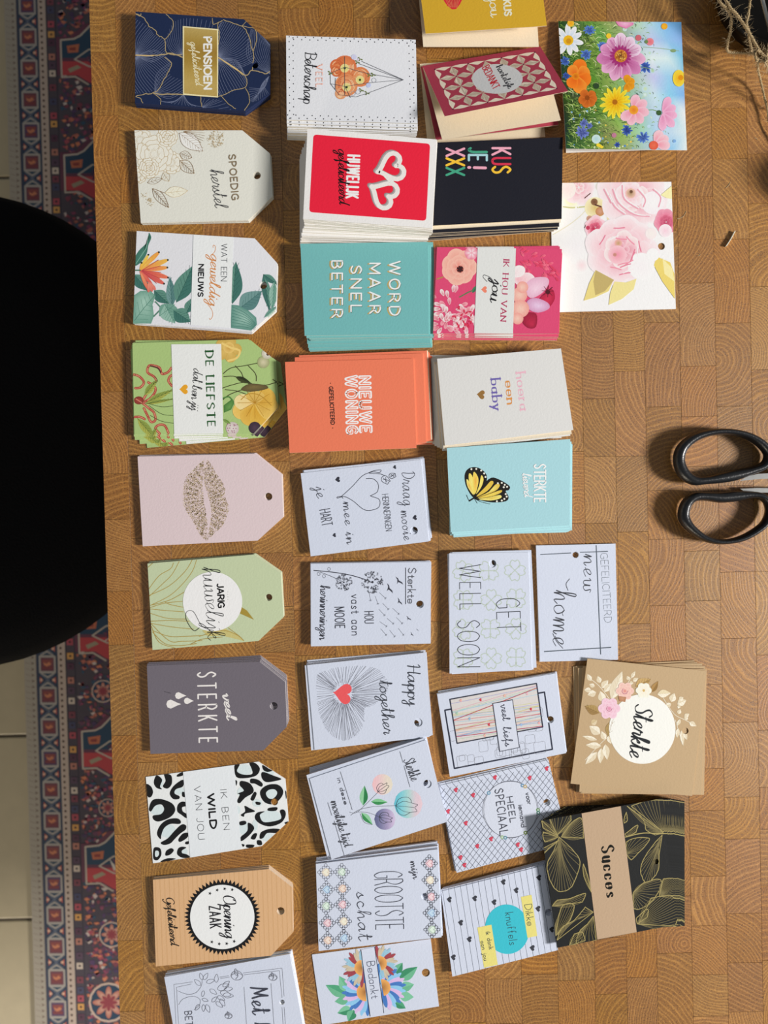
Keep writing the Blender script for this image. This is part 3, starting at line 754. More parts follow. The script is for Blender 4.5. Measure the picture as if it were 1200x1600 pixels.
def pensioen(d):
    g, l = '#b09c70', '#6c7590'
    d.part('petal_line_print')
    fanlines(d, (100, 385), [(100, 130), (190, 190), (230, 240), (300, 285), (312, 370)], 22, 2.2, l, .25)
    fanlines(d, (100, 390), [(100, 650), (200, 640), (270, 570), (320, 500), (345, 430)], 22, 2.2, l, -.25)
    fanlines(d, (420, 385), [(305, 280), (350, 170), (420, 130), (520, 130), (640, 150)], 18, 2.0, l, .2)
    fanlines(d, (230, 650), [(345, 430), (340, 520), (420, 560), (425, 640)], 14, 2.0, l, .2)
    fanlines(d, (430, 655), [(260, 700), (350, 720), (460, 735), (550, 740)], 14, 2.0, l, .2)
    fanlines(d, (670, 395), [(672, 200), (700, 150), (780, 170), (860, 220), (905, 330), (915, 430)], 30, 2.2, l, .25)
    fanlines(d, (670, 405), [(860, 525), (870, 580), (800, 625), (700, 665), (672, 640)], 22, 2.2, l, .25)
    fanlines(d, (1040, 520), [(900, 200), (960, 230), (1020, 300)], 18, 2.0, l, .3)
    fanlines(d, (1030, 520), [(885, 610), (890, 700), (940, 700), (1020, 650)], 18, 2.0, l, .3)
    fanlines(d, (560, 745), [(555, 680), (640, 690), (700, 700), (760, 760)], 10, 2.0, l, .1)
    d.part('gold_vein_print')
    for p, w in (([(100, 95), (160, 130), (190, 180), (235, 210), (250, 245), (300, 275), (312, 370), (420, 380)], 6), ([(300, 275), (350, 210), (355, 150), (310, 100)], 5),
                 ([(95, 385), (200, 388), (300, 378), (350, 372), (425, 400)], 9), ([(300, 400), (345, 440), (320, 510), (290, 560), (265, 610), (220, 645), (150, 655), (100, 668)], 6),
                 ([(220, 650), (320, 655), (430, 655)], 8), ([(230, 650), (272, 690), (270, 725)], 5), ([(100, 670), (135, 690), (145, 715)], 5), ([(100, 100), (130, 110), (135, 95)], 5),
                 ([(672, 310), (680, 240), (668, 170), (700, 140), (640, 170), (630, 130)], 5), ([(710, 140), (780, 165), (850, 195), (885, 260), (905, 340), (918, 400), (905, 490)], 6),
                 ([(672, 400), (760, 460), (860, 525), (900, 490), (960, 500), (1000, 515), (1030, 495)], 7), ([(860, 525), (872, 580), (850, 610), (780, 625), (720, 655), (672, 672)], 5),
                 ([(820, 180), (880, 190), (930, 210), (935, 290), (915, 350)], 5), ([(860, 610), (885, 660), (885, 720), (850, 770)], 5), ([(690, 665), (740, 720), (790, 755)], 5),
                 ([(550, 670), (555, 740)], 5), ([(830, 185), (870, 150)], 4)):
        d.line(wavy(p, 3), w*.8, g)
    d.line([(672, 398), (780, 470), (850, 518)], 12, '#cdb27a', taper=True); d.line([(100, 384), (220, 388)], 14, '#cdb27a', taper=True)
    d.part('gold_panel')
    d.poly([(425, 182), (672, 203), (670, 678), (427, 660)], '#e8dcae')
    q = ['#b08a35', '#c9a94e', '#a67c22', '#c2a052']
    for k in range(6):
        a, b = k/6, (k+1)/6
        X = lambda t, u: (434 + 229*u, 191 + 459*t + 20*u)
        cs = ['#b49c5c', '#a68a44', '#9a7a34', '#a0823a', '#b0944c', '#b89e5a', '#b49a58']
        d.grad([X(a, 0), X(a, 1), X(b, 1), X(b, 0)], [cs[k], cs[k], cs[k+1], cs[k+1]])
    d.part('lettering')
    d.text('PENSIOEN', 572, 260, 574, 618, 50, 'caps', 12, '#f4efe2', track=4)
    d.text('gefeliciteerd', 478, 290, 515, 590, 52, 'script', 3.6, '#eee0c0', slant=.25, track=1)

def rose(d, x, y, r, c, w=2.4, n=4):
    """a line-drawn rose: rings of overlapping petal outlines"""
    for k in range(n):
        rr = r*(1 - k/(n+.5)); m = 5 if k < 2 else 3
        for j in range(m):
            a = 2*PI*j/m + k*.7
            px, py = x + rr*.55*math.cos(a), y + rr*.55*math.sin(a)
            pts = [(px + rr*.5*math.cos(a+t)*U(.85, 1.1), py + rr*.5*math.sin(a+t)*U(.85, 1.1)) for t in (-1.5, -.9, -.3, .3, .9, 1.5)]
            d.line(pts, w, c, smooth=True, n=3)
            for t in (-.4, 0, .4):
                d.line([(px + rr*.1*math.cos(a+t), py + rr*.1*math.sin(a+t)), (px + rr*.38*math.cos(a+t*1.3), py + rr*.38*math.sin(a+t*1.3))], w*.5, c)
def lineleaf(d, x0, y0, x1, y1, W, c, w=2.2, fill=None, veins=6):
    L = math.hypot(x1-x0, y1-y0); a = math.atan2(y1-y0, x1-x0); f = lambda u, v: (x0 + u*math.cos(a) - v*math.sin(a), y0 + u*math.sin(a) + v*math.cos(a))
    if fill: d.leaf(x0, y0, x1, y1, W, fill, fill)
    for sg in (1, -1): d.line([f(0, 0), f(.3*L, sg*.45*W), (f(.65*L, sg*.4*W)), f(L, 0)], w, c, smooth=True)
    d.line([f(0, 0), f(L, 0)], w*.8, c)
    for k in range(1, veins):
        for sg in (1, -1): d.line([f(L*k/(veins+1), 0), f(L*(k/(veins+1) + .16), sg*.34*W*math.sin(PI*(k+1)/(veins+2.))), ], w*.6, c)
def linerose(d, x, y, r, c, fill='#e4e2d6', rings=4, rot=0.0):
    for l in range(rings):
        rr = r*(1 - l*.23); m = 6 - l if l < 3 else 3
        for i in range(m):
            a = rot + l*.6 + 2*PI*i/m; wd = 1.25*PI/m
            pts = [(x + rr*q*math.cos(a + t*wd), y + rr*q*math.sin(a + t*wd)) for t, q in ((-.3, .30), (-.85, .62), (-.8, .92), (-.35, 1.02), (.1, .96), (.5, 1.03), (.85, .88), (.85, .6), (.3, .30))]
            d.fan((x + rr*.6*math.cos(a), y + rr*.6*math.sin(a)), pts, fill, fill, smooth=True)
            d.line(pts[1:-1], 2.6, c, smooth=True, n=3)
            d.hold()
            for t in (-.5, -.25, 0, .25, .5): d.line([(x + rr*.32*math.cos(a + t*wd), y + rr*.32*math.sin(a + t*wd)), (x + rr*(.62 - abs(t)*.2)*math.cos(a + t*wd*1.2), y + rr*(.62 - abs(t)*.2)*math.sin(a + t*wd*1.2))], 1.5, c)
            d.hold(False)
def spoedig(d):
    g = '#b49a6a'; b = '#8a6f50'
    d.part('rose_print')
    for x, y, r in ((165, 990, 80), (310, 950, 75), (225, 1060, 120), (340, 1130, 70), (195, 1160, 72), (120, 1210, 45), (250, 1180, 40)): d.circ(x, y, r, '#e2e0d4', n=20)
    linerose(d, 130, 975, 85, g, rings=2); linerose(d, 345, 1130, 78, g, rings=2, rot=.5); linerose(d, 228, 1070, 128, g, rings=3, rot=.2); linerose(d, 318, 948, 72, g, rings=4, rot=.9); linerose(d, 120, 1215, 58, g, rings=2); linerose(d, 192, 1168, 70, g, rings=4, rot=.3)
    lineleaf(d, 400, 925, 565, 1050, 105, b, 2.6, '#f0ede2', 8); lineleaf(d, 405, 1065, 490, 1095, 60, b, 2.4, None, 5); lineleaf(d, 405, 1115, 505, 1205, 80, b, 3, None, 7)
    lineleaf(d, 215, 1310, 328, 1442, 62, b, 3, None, 7); lineleaf(d, 300, 1340, 460, 1325, 75, '#c0a880', 2.4, '#ece4d2', 3); d.line([(220, 1310), (270, 1330), (300, 1340)], 3, b)
    lineleaf(d, 180, 1270, 285, 1240, 45, b, 2, None, 3); lineleaf(d, 290, 1200, 330, 1260, 60, g, 2, None, 3)
    for k in range(7):
        a = -.9 + k*.32; d.line([(430, 915), (430 + 150*math.cos(a*.6), 940 + 60*math.sin(a))], 2, b)
    d.hold()
    for k in range(150):
        a = U(0, 6.3); r = 62*math.sqrt(U(0, 1)); x, y = 655 + r*.9*math.cos(a), 965 + r*math.sin(a)
        if y > 912: d.line([(x, y), (x + U(-12, 12), y + U(-12, 12))], 2.2, '#b9a37c')
    for k in range(28): 
        a = k/28; x, y = 150 + 60*a + U(-20, 20), 1360 + 120*a + U(-25, 25) - 60*a; d.line([(x, y), (x+U(4, 16), y+U(-12, 12))], 2, g)
    d.hold(False)
    d.part('lettering')
    d.text('SPOEDIG', 745, 1078, 768, 1388, 46, 'caps', 8, '#82725a', track=6)
    d.text('herstel', 615, 1178, 650, 1440, 88, 'script', 4.6, '#3c3c40', slant=.2, track=1, thin=.35)

def leafy(d, x0, y0, x1, y1, W, t=0):
    cs = [('#3f6f66', '#5c8a7c', '#2b544d'), ('#8fb5a6', '#6f9c8c', '#487a6c'), ('#567f7d', '#6e9491', '#35605e')][t]
    d.leaf(x0, y0, x1, y1, W, cs[0], cs[1], cs[2], 2.6, 6)
    L = math.hypot(x1-x0, y1-y0)
def geweldig(d):
    d.part('leaf_print')
    d.fan((150, 200), [(190, 60), (206, 95), (185, 150), (175, 205), (140, 260), (95, 290), (92, 235), (120, 185), (165, 140), (190, 100)], '#4f8474', '#3c7062', smooth=True); d.line([(188, 70), (170, 170), (100, 275)], 3, '#8fc0ad')
    leafy(d, 85, 350, 190, 465, 95, 0); leafy(d, 225, 460, 330, 555, 90, 0)
    d.fan((155, 540), [(80, 500), (130, 465), (200, 460), (235, 500), (215, 560), (225, 640), (205, 692), (80, 690)], '#a2c6b6', '#6d9c8b', smooth=False)
    d.line([(90, 670), (150, 590), (235, 490)], 4, '#4d7d6d')
    for k in range(5): d.line([(100 + 25*k, 660 - 32*k), (185 + 12*k, 665 - 30*k)], 2.4, '#5d8d7c'); d.line([(100 + 25*k, 655 - 32*k), (85 + 25*k, 560 - 18*k)], 2.4, '#5d8d7c')
    d.line([(235, 540), (290, 600), (320, 640)], 10, '#56806f'); d.line([(225, 640), (275, 590), (320, 560)], 10, '#56806f')
    leafy(d, 350, 580, 335, 365, 70, 2); leafy(d, 380, 545, 495, 290, 130, 0); leafy(d, 262, 640, 370, 560, 110, 1); leafy(d, 300, 560, 370, 690, 130, 1)
    leafy(d, 360, 600, 480, 680, 110, 0); leafy(d, 450, 620, 500, 510, 70, 0)
    leafy(d, 770, 555, 795, 262, 120, 0); leafy(d, 815, 590, 975, 465, 130, 2); leafy(d, 985, 350, 1030, 610, 60, 0); leafy(d, 985, 350, 1085, 420, 50, 0); leafy(d, 1060, 400, 1045, 600, 60, 1)
    d.fan((860, 660), [(760, 560), (810, 565), (880, 600), (935, 650), (940, 700), (900, 740), (760, 722)], '#98bdb0', '#5b8c80')
    for k in range(7): d.line([(768, 575 + 22*k), (860, 620 + 16*k), (930, 690 + 7*k)], 3, '#3f7468', smooth=True)
    leafy(d, 990, 650, 1080, 570, 30, 1)
    d.part('flower_print')
    for a, L, c0, c1 in ((-1.05, 130, '#e8b84a', '#f0c95a'), (-.75, 190, '#f3c05a', '#e89a48'), (-.35, 215, '#e98a58', '#f2b84c'), (-.1, 200, '#e06a58', '#eda050'), (.25, 210, '#cf4f50', '#e07858'), (.5, 200, '#c74a50', '#d9685a'), (.85, 140, '#e87a5e', '#cf5555'), (1.15, 150, '#f0a070', '#dd6a58'), (-1.3, 60, '#e89040', '#f0c050')):
        d.petal(125, 322, a, L, L*.17, c0, c1)
        d.circ(125 + (L-6)*math.cos(a), 322 + (L-6)*math.sin(a), 7, '#26302c', n=8)
    for a in (-.5, -.2, .1, .38, .65): d.line([(140, 324), (125 + 150*math.cos(a), 322 + 150*math.sin(a))], 4, '#b94448')
    d.line([(95, 322), (130, 322)], 9, '#3c6a50')
    for k in range(3): d.petal(190, 400, .9 + .35*k, 75, 24, '#ee9a80', '#d76a60')
    d.part('label_band')
    d.poly([(500, 76), (779, 92), (757, 722), (480, 700)], '#e3e6ea')
    d.line([(499, 76), (480, 700)], 2, '#b8bfc2')
    d.part('lettering')
    d.text('WAT EEN', 693, 140, 690, 396, 40, 'caps', 4, '#2c3038', track=4)
    d.text('NIEUWS', 536, 282, 531, 504, 34, 'caps', 9, '#15171c', track=5)
    d.text('geweldig', 620, 205, 606, 560, 74, 'script', 7, '#cf8a50', slant=.25, track=1, thin=.45)
    d.line([(625, 215), (648, 190), (650, 155), (637, 148), (636, 165)], 4, '#cf8a50', smooth=True); d.line([(600, 560), (628, 600), (632, 640), (616, 664), (610, 655)], 4, '#cf8a50', smooth=True)

def liefste(d):
    r1, r2, r3 = '#a8443a', '#7c3a30', '#d08a70'
    d.part('ribbon_print')
    for p in ([(345, 1000), (320, 1030), (280, 1040), (265, 1000), (230, 985), (190, 985), (180, 1030), (225, 1060), (240, 1090), (210, 1110), (185, 1100)], [(85, 1045), (125, 1060), (155, 1100), (130, 1135), (95, 1140)],
              [(350, 1125), (325, 1090), (335, 1060), (350, 1050)], [(95, 1215), (140, 1240), (190, 1280), (225, 1310), (235, 1360), (205, 1375), (180, 1330), (155, 1280)], [(150, 1220), (180, 1170), (225, 1130), (235, 1160), (200, 1210), (150, 1240)],
              [(265, 1455), (235, 1420), (260, 1395), (300, 1400), (325, 1450)], [(325, 1500), (320, 1480), (380, 1485), (425, 1500)], [(90, 1340), (130, 1340), (160, 1355)]):
        d.line(p, 17, r1, smooth=True); d.line(p, 7, r3, smooth=True)
    d.circ(120, 1225, 34, r1, r2, ry=28); d.line([(100, 1215), (140, 1240)], 6, r3)
    d.line([(200, 985), (250, 1000), (272, 1030)], 10, '#5a3430', smooth=True)
    d.part('leaf_print')
    for q in ((170, 1240, 360, 1150, 46), (160, 1250, 360, 1215, 26), (110, 1350, 240, 1500, 60), (160, 1190, 245, 1085, 50), (200, 1500, 240, 1420, 40)): d.leaf(*q, '#a8ac52', '#8a9a4a', '#5c6a30', 3, 6)
    for p in ([(180, 1245), (280, 1270), (365, 1262)], [(190, 1260), (280, 1320), (370, 1330)], [(200, 1330), (280, 1370), (370, 1385)], [(230, 1060), (250, 1090), (220, 1110)]): d.line(p, 3.5, '#3c4a2a', smooth=True)
    d.part('flower_print')
    for a in range(5): d.petal(740, 870, a*1.25, 95, 80, '#d8b868', '#c7a552')
    d.circ(745, 860, 38, '#c79a4a', '#e0c070'); d.line([(700, 830), (760, 860), (820, 880), (800, 930), (740, 950)], 14, '#e6c878', smooth=True)
    for p in ([(705, 1040), (760, 1000), (850, 985), (950, 965)], [(700, 1140), (760, 1120), (850, 1100), (905, 1120)], [(790, 985), (830, 1030), (850, 1070), (905, 1110)], [(880, 985), (930, 1040), (935, 1090)], [(710, 1060), (790, 1060), (850, 1100)], [(705, 1220), (760, 1180), (900, 1130)], [(900, 1130), (1000, 1120), (1075, 1100)], [(720, 1150), (800, 1160), (860, 1180)], [(1050, 1080), (1100, 1110)]): d.line(p, 5, '#3f3a24', smooth=True)
    d.leaf(790, 1060, 905, 1110, 38, '#3f4428', '#2f3420')
    d.fan((750, 1270), [(710, 1260), (770, 1215), (785, 1240), (760, 1290), (712, 1310)], '#6a9a52', '#4a7a3c'); d.line([(705, 1210), (745, 1200), (770, 1225)], 9, '#4f7f40', smooth=True)
    d.circ(985, 960, 42, '#cfc7a6', '#9aa070'); d.circ(1010, 900, 38, '#e2ddd6', '#b9b49a'); d.circ(1015, 905, 10, '#5a4438')
    for a, L, W, c0, c1 in ((2.7, 170, 130, '#d3a83c', '#e3c068'), (3.3, 150, 110, '#e9c884', '#e6d49a'), (2.0, 160, 140, '#c9942c', '#dcb454'), (1.2, 150, 150, '#cf9c34', '#d9b04c'), (.3, 160, 160, '#caa048', '#e0bd62'), (-.5, 150, 150, '#c99a3c', '#d8b050'), (-1.6, 90, 130, '#c8a250', '#dab660')): d.petal(930, 1250, a, L, W, c0, c1)
    for a in range(12): d.line([(925, 1240), (925 + 120*math.cos(a*.52), 1240 + 110*math.sin(a*.52))], 3, '#b08028')
    d.line([(830, 1220), (880, 1180), (960, 1190), (1040, 1260)], 6, '#b58a34', smooth=True)
    d.circ(990, 1130, 14, '#1e1a18'); d.fan((920, 1130), [(830, 1150), (890, 1110), (1000, 1120), (1010, 1145), (900, 1165)], '#7a6a40', '#5a5034', smooth=True)
    d.circ(925, 1415, 42, '#4f3d4c', '#3a2c3a'); d.circ(770, 1420, 45, '#d9d2cc', '#c6b8b4')
    for k in range(16): d.circ(770 + U(-35, 35), 1418 + U(-30, 30), 4, '#9a5a78', n=6)
    d.leaf(705, 1355, 760, 1390, 20, '#7d9a52', '#6a8a42')
    d.part('label_band')
    d.poly([(345, 836), (692, 833), (707, 1456), (366, 1460)], '#e2e4e2')
    d.part('lettering')
    d.text('DE LIEFSTE', 583, 885, 598, 1405, 52, 'caps', 14, '#2e5a34', thin=.4, serif=True, track=7)
    d.text('dat ben jij', 500, 1000, 480, 1290, 66, 'script', 5, '#222426', slant=.12, track=0, thin=.45)
    d.part('heart'); d.heart(435, 1148, 34, PI/2, '#dfa02c')

def lips(d):
    d.part('glitter_kiss_print'); d.hold()
    top = [(590, 95), (520, 115), (455, 240), (425, 320), (430, 420), (450, 520), (500, 580), (550, 655), (600, 660)]
    def inside(x, y):
        u = (y - 380)/290.0
        if abs(u) > 1: return 0
        h = (1 - abs(u)**1.9)
        cx = 585 + 18*math.sin(u*3)
        L = 160*h + 6*math.sin(u*9); R = 160*h*(1 - .12*math.exp(-(u+.0)**2*30)) + 4*math.sin(u*13)
        g = 14 + 12*math.sin(u*4 + 1)
        if cx - L < x < cx - g*.6: return 1 - .35*abs(x - (cx - L*.5))/(L*.5 + 1)
        if cx + g < x < cx + R: return 1 - .35*abs(x - (cx + R*.5))/(R*.5 + 1)
        return 0
    cs = ['#b59a5e', '#8f7440', '#c9b684', '#a98c52', '#776038', '#d6caa2', '#9d8248']
    for k in range(23000):
        x, y = U(415, 760), U(95, 665); p = inside(x, y)
        streak = .62 + .3*math.sin(math.atan2(y-380, abs(x-585)+60)*34 + .02*x)
        if p and U(0, 1) < p*streak:
            r = U(2.1, 3.5); a = U(0, 2); d.cur = 'glitter_kiss_print'
            P = [d._p(x + r*math.cos(a + q), y + r*math.sin(a + q)) for q in (0, 2.1, 4.2)]
            c = lin(random.choice(cs)); d._add([(P[0][0], P[0][1], c), (P[1][0], P[1][1], c), (P[2][0], P[2][1], c)])
    d.hold(False)

def jarig(d):
    g = '#a8904a'
    d.part('gold_line_print')
    for p in ([(520, 800), (490, 880), (420, 970), (330, 1050), (200, 1115)], [(400, 810), (350, 900), (280, 970), (195, 1050)], [(360, 820), (340, 860), (260, 910), (190, 1000)], [(490, 800), (440, 880), (330, 980), (195, 1045)], [(215, 822), (185, 850)],
              [(200, 1130), (300, 1100), (440, 1085)], [(200, 1115), (330, 1080), (440, 1020)], [(200, 1140), (300, 1150), (430, 1160)], [(200, 1170), (320, 1205), (450, 1210)], [(205, 1225), (330, 1220), (470, 1225)], [(205, 1240), (350, 1265), (500, 1280)], [(215, 1290), (330, 1330), (450, 1330), (560, 1325)],
              [(208, 1245), (330, 1360), (420, 1365), (560, 1360)], [(215, 1300), (300, 1380), (400, 1395), (520, 1380)], [(208, 1260), (260, 1370), (370, 1410)], [(300, 1090), (340, 1110), (440, 1130)]):
        d.line(p, 4.5, g, smooth=True)
    d.poly([(560, 1290), (720, 1275), (790, 1310), (850, 1362), (700, 1325), (600, 1330)], '#c2b878'); d.line([(540, 1330), (700, 1290), (800, 1320), (850, 1362)], 4.5, g, smooth=True)
    d.line([(480, 1385), (560, 1350), (700, 1335)], 4.5, g, smooth=True); d.line([(740, 1270), (820, 1330), (850, 1362)], 4, g, smooth=True)
    d.poly([(830, 1125), (870, 1150), (920, 1215), (820, 1170)], '#a08a3c')
    d.part('round_label'); d.circ(632, 1088, 206, '#e6e9e6', n=56)
    d.part('lettering')
    d.text('JARIG', 664, 968, 672, 1130, 42, 'caps', 10, '#17181a', track=4)
    d.text('huwelijk', 560, 850, 600, 1350, 118, 'script', 5, '#1e2022', slant=.1, track=1, thin=.3)
    d.line([(540, 1270), (500, 1290), (450, 1215), (452, 1160), (500, 1160), (560, 1260), (640, 1290)], 4, '#1e2022', smooth=True)
    for k in range(4): d.circ(738, 1022 + 17*k, 2, '#555', n=6)

def drop(d, x, y, r, L, col):
    d.poly([(x - r, y), (x - r*.7, y - r*.75), (x, y - r), (x + r*.6, y - r*.75), (x + L*.6, y - r*.35), (x + L, y), (x + L*.6, y + r*.35), (x + r*.6, y + r*.75), (x, y + r), (x - r*.7, y + r*.75)], col)
def grey(d):
    c = '#e3dfdc'
    d.text('STERKTE', 455, 190, 468, 692, 130, 'caps', 11, c, track=15)
    d.text('veel', 635, 340, 668, 525, 66, 'script', 12, c, slant=.3, track=1, thin=.5)
    d.part('raindrop_print'); drop(d, 318, 355, 25, 58, c); drop(d, 380, 393, 23, 48, c); drop(d, 262, 416, 32, 75, c)
    d.line([(215, 325), (262, 338)], 3, '#3c3a40')

def leopard(d):
    k, p = '#191a1c', '#cfdcde'
    B = [([(160, 930), (200, 960), (185, 1010), (200, 1030), (160, 1020), (140, 980)], 0), ([(215, 920), (265, 930), (270, 990), (240, 1025), (205, 1010), (225, 970)], 0), ([(85, 995), (120, 1010), (135, 1050), (120, 1085), (95, 1080)], 0),
         ([(310, 925), (350, 905), (350, 930), (310, 940)], 0), ([(330, 970), (355, 965), (350, 1010), (300, 1030), (290, 1060), (325, 1080), (320, 1100), (280, 1100), (255, 1060), (280, 1010)], 0), ([(345, 1050), (365, 1055), (365, 1085), (345, 1080)], 0),
         ([(130, 1110), (190, 1100), (270, 1130), (295, 1180), (260, 1230), (180, 1262), (140, 1250), (135, 1220), (190, 1210), (215, 1175), (195, 1140), (150, 1150), (120, 1190), (105, 1170)], 0),
         ([(340, 1120), (375, 1125), (375, 1150), (345, 1160), (350, 1190), (380, 1210), (375, 1238), (340, 1215), (310, 1190), (312, 1145)], 0),
         ([(250, 1245), (310, 1240), (335, 1260), (325, 1280), (260, 1280), (215, 1310), (195, 1360), (190, 1390), (165, 1360), (170, 1320), (200, 1275)], 0),
         ([(340, 1285), (372, 1290), (370, 1320), (330, 1350), (290, 1390), (260, 1420), (215, 1432), (190, 1415), (240, 1385), (290, 1330)], 0),
         ([(350, 1350), (390, 1345), (380, 1380), (330, 1410), (318, 1390)], 0), ([(145, 1450), (185, 1455), (195, 1500), (170, 1540), (140, 1535), (135, 1490)], 1), ([(230, 1475), (265, 1455), (285, 1470), (260, 1500), (225, 1508)], 0),
         ([(340, 1445), (375, 1450), (345, 1470), (345, 1490), (380, 1500), (400, 1520), (350, 1525), (310, 1500), (315, 1460)], 0), ([(370, 1410), (395, 1405), (390, 1425), (368, 1425)], 0), ([(190, 1550), (240, 1528), (300, 1532), (210, 1555)], 0),
         ([(722, 860), (760, 850), (740, 900), (790, 925), (850, 920), (845, 880), (830, 840), (870, 840), (905, 880), (880, 930), (800, 950), (735, 940)], 0), ([(925, 855), (975, 885), (1000, 895), (960, 905), (930, 890)], 0),
         ([(925, 905), (1000, 930), (1060, 955), (1020, 970), (950, 978), (918, 945)], 0), ([(840, 955), (890, 960), (925, 990), (915, 1012), (870, 990), (838, 985)], 0),
         ([(770, 970), (830, 985), (860, 1030), (850, 1060), (800, 1090), (760, 1130), (742, 1115), (760, 1070), (745, 1060), (790, 1040), (760, 1000)], 0), ([(730, 965), (742, 975), (735, 1005)], 0), ([(865, 1050), (882, 1062), (860, 1110), (838, 1100)], 0),
         ([(960, 1000), (1030, 995), (1070, 1030), (1065, 1080), (1010, 1135), (950, 1130), (915, 1090), (910, 1040)], 1), ([(875, 1120), (910, 1125), (905, 1142), (880, 1140)], 0), ([(1088, 1040), (1100, 1060), (1095, 1100)], 0),
         ([(795, 1150), (830, 1165), (870, 1190), (800, 1205), (790, 1228), (768, 1215), (800, 1190)], 0), ([(970, 1165), (1030, 1160), (1020, 1185), (965, 1185)], 0),
         ([(885, 1200), (940, 1190), (905, 1215), (930, 1265), (1000, 1262), (1060, 1240), (1050, 1185), (1080, 1178), (1092, 1215), (1060, 1270), (980, 1298), (910, 1280), (870, 1240)], 0),
         ([(760, 1265), (800, 1258), (805, 1280), (765, 1290)], 0), ([(820, 1272), (855, 1290), (862, 1320), (820, 1370), (770, 1405), (768, 1375), (815, 1330)], 0), ([(915, 1340), (980, 1315), (1050, 1318), (1030, 1345), (960, 1345), (930, 1380), (905, 1385)], 0),
         ([(860, 1352), (885, 1350), (870, 1390), (840, 1385)], 0), ([(885, 1400), (915, 1400), (920, 1430), (890, 1430)], 0), ([(930, 1430), (975, 1400), (1005, 1380), (985, 1410)], 0), ([(810, 1430), (865, 1432), (850, 1452), (812, 1450)], 0), ([(775, 1425), (795, 1430), (785, 1445)], 0), ([(1085, 1270), (1115, 1262), (1095, 1282)], 0)]
    d.part('leopard_print')
    for x, y, r, ry in ((180, 980, 30, 40), (320, 1040, 40, 30), (165, 1180, 50, 40), (240, 1330, 60, 50), (165, 1495, 22, 30), (345, 1480, 40, 30), (790, 890, 60, 40), (970, 910, 40, 30), (990, 1060, 60, 50), (980, 1230, 80, 50), (790, 1310, 40, 50), (960, 1375, 50, 30), (885, 1130, 35, 28), (790, 1050, 50, 40), (870, 1290, 20, 40), (745, 1180, 20, 30)):
        d.circ(x, y, r, p, ry=ry, n=18)
    for pts, ring in B:
        d.poly(pts, k, smooth=True)
        if ring:
            cx = sum(q[0] for q in pts)/len(pts); cy = sum(q[1] for q in pts)/len(pts)
            d.poly([(cx + (x-cx)*.48, cy + (y-cy)*.48) for x, y in pts], p, smooth=True)
    d.part('label_band'); d.poly([(351, 905), (718, 855), (772, 1458), (404, 1526)], '#dde2e6')
    d.part('lettering')
    d.text('IK BEN', 620, 1034, 645, 1322, 44, 'caps', 4, '#33343a', track=6)
    d.text('WILD', 528, 1066, 550, 1312, 44, 'caps', 13, '#17181a', track=5)
    d.text('VAN JOU', 430, 1010, 462, 1392, 46, 'caps', 4, '#33343a', track=6)

def zaak(d):
    d.part('kraft_rib_print'); d.hold()
    for k in range(30): x = 150 + k*33.5; d.line([(x, 160 - (x-140)*.09), (x + 22, 800 - (x-140)*.09)], 6, '#cba174')
    d.hold(False)
    d.part('round_seal'); cx, cy = 634, 428; pts = []
    for k in range(112):
        r = 276 if k % 2 == 0 else 246; a = 2*PI*k/112; pts.append((cx + r*math.cos(a), cy + r*math.sin(a)))
    d.fan((cx, cy), pts, '#17181b', '#17181b'); d.circ(cx, cy, 232, '#e4e9ec', n=60)
    def star(x, y, r, a):
        d.poly([(x + (r if k % 2 == 0 else r*.42)*math.cos(a + PI*k/5), y + (r if k % 2 == 0 else r*.42)*math.sin(a + PI*k/5)) for k in range(10)], '#1a1b1e')
    for x, y in ((545, 258), (597, 234), (651, 225), (706, 231), (559, 608), (612, 622), (666, 620), (720, 604)): star(x, y, 14, 0)
    d.part('lettering')
    d.text('Opening', 640, 272, 655, 575, 90, 'script', 8, '#1c1d22', slant=.2, track=1, thin=.35)
    d.text('ZAAK', 540, 352, 548, 508, 78, 'caps', 9, '#1c1d22', track=7)
    d.text('Gefeliciteerd', 228, 290, 262, 630, 58, 'script', 7, '#26221e', slant=.2, track=0, thin=.4)

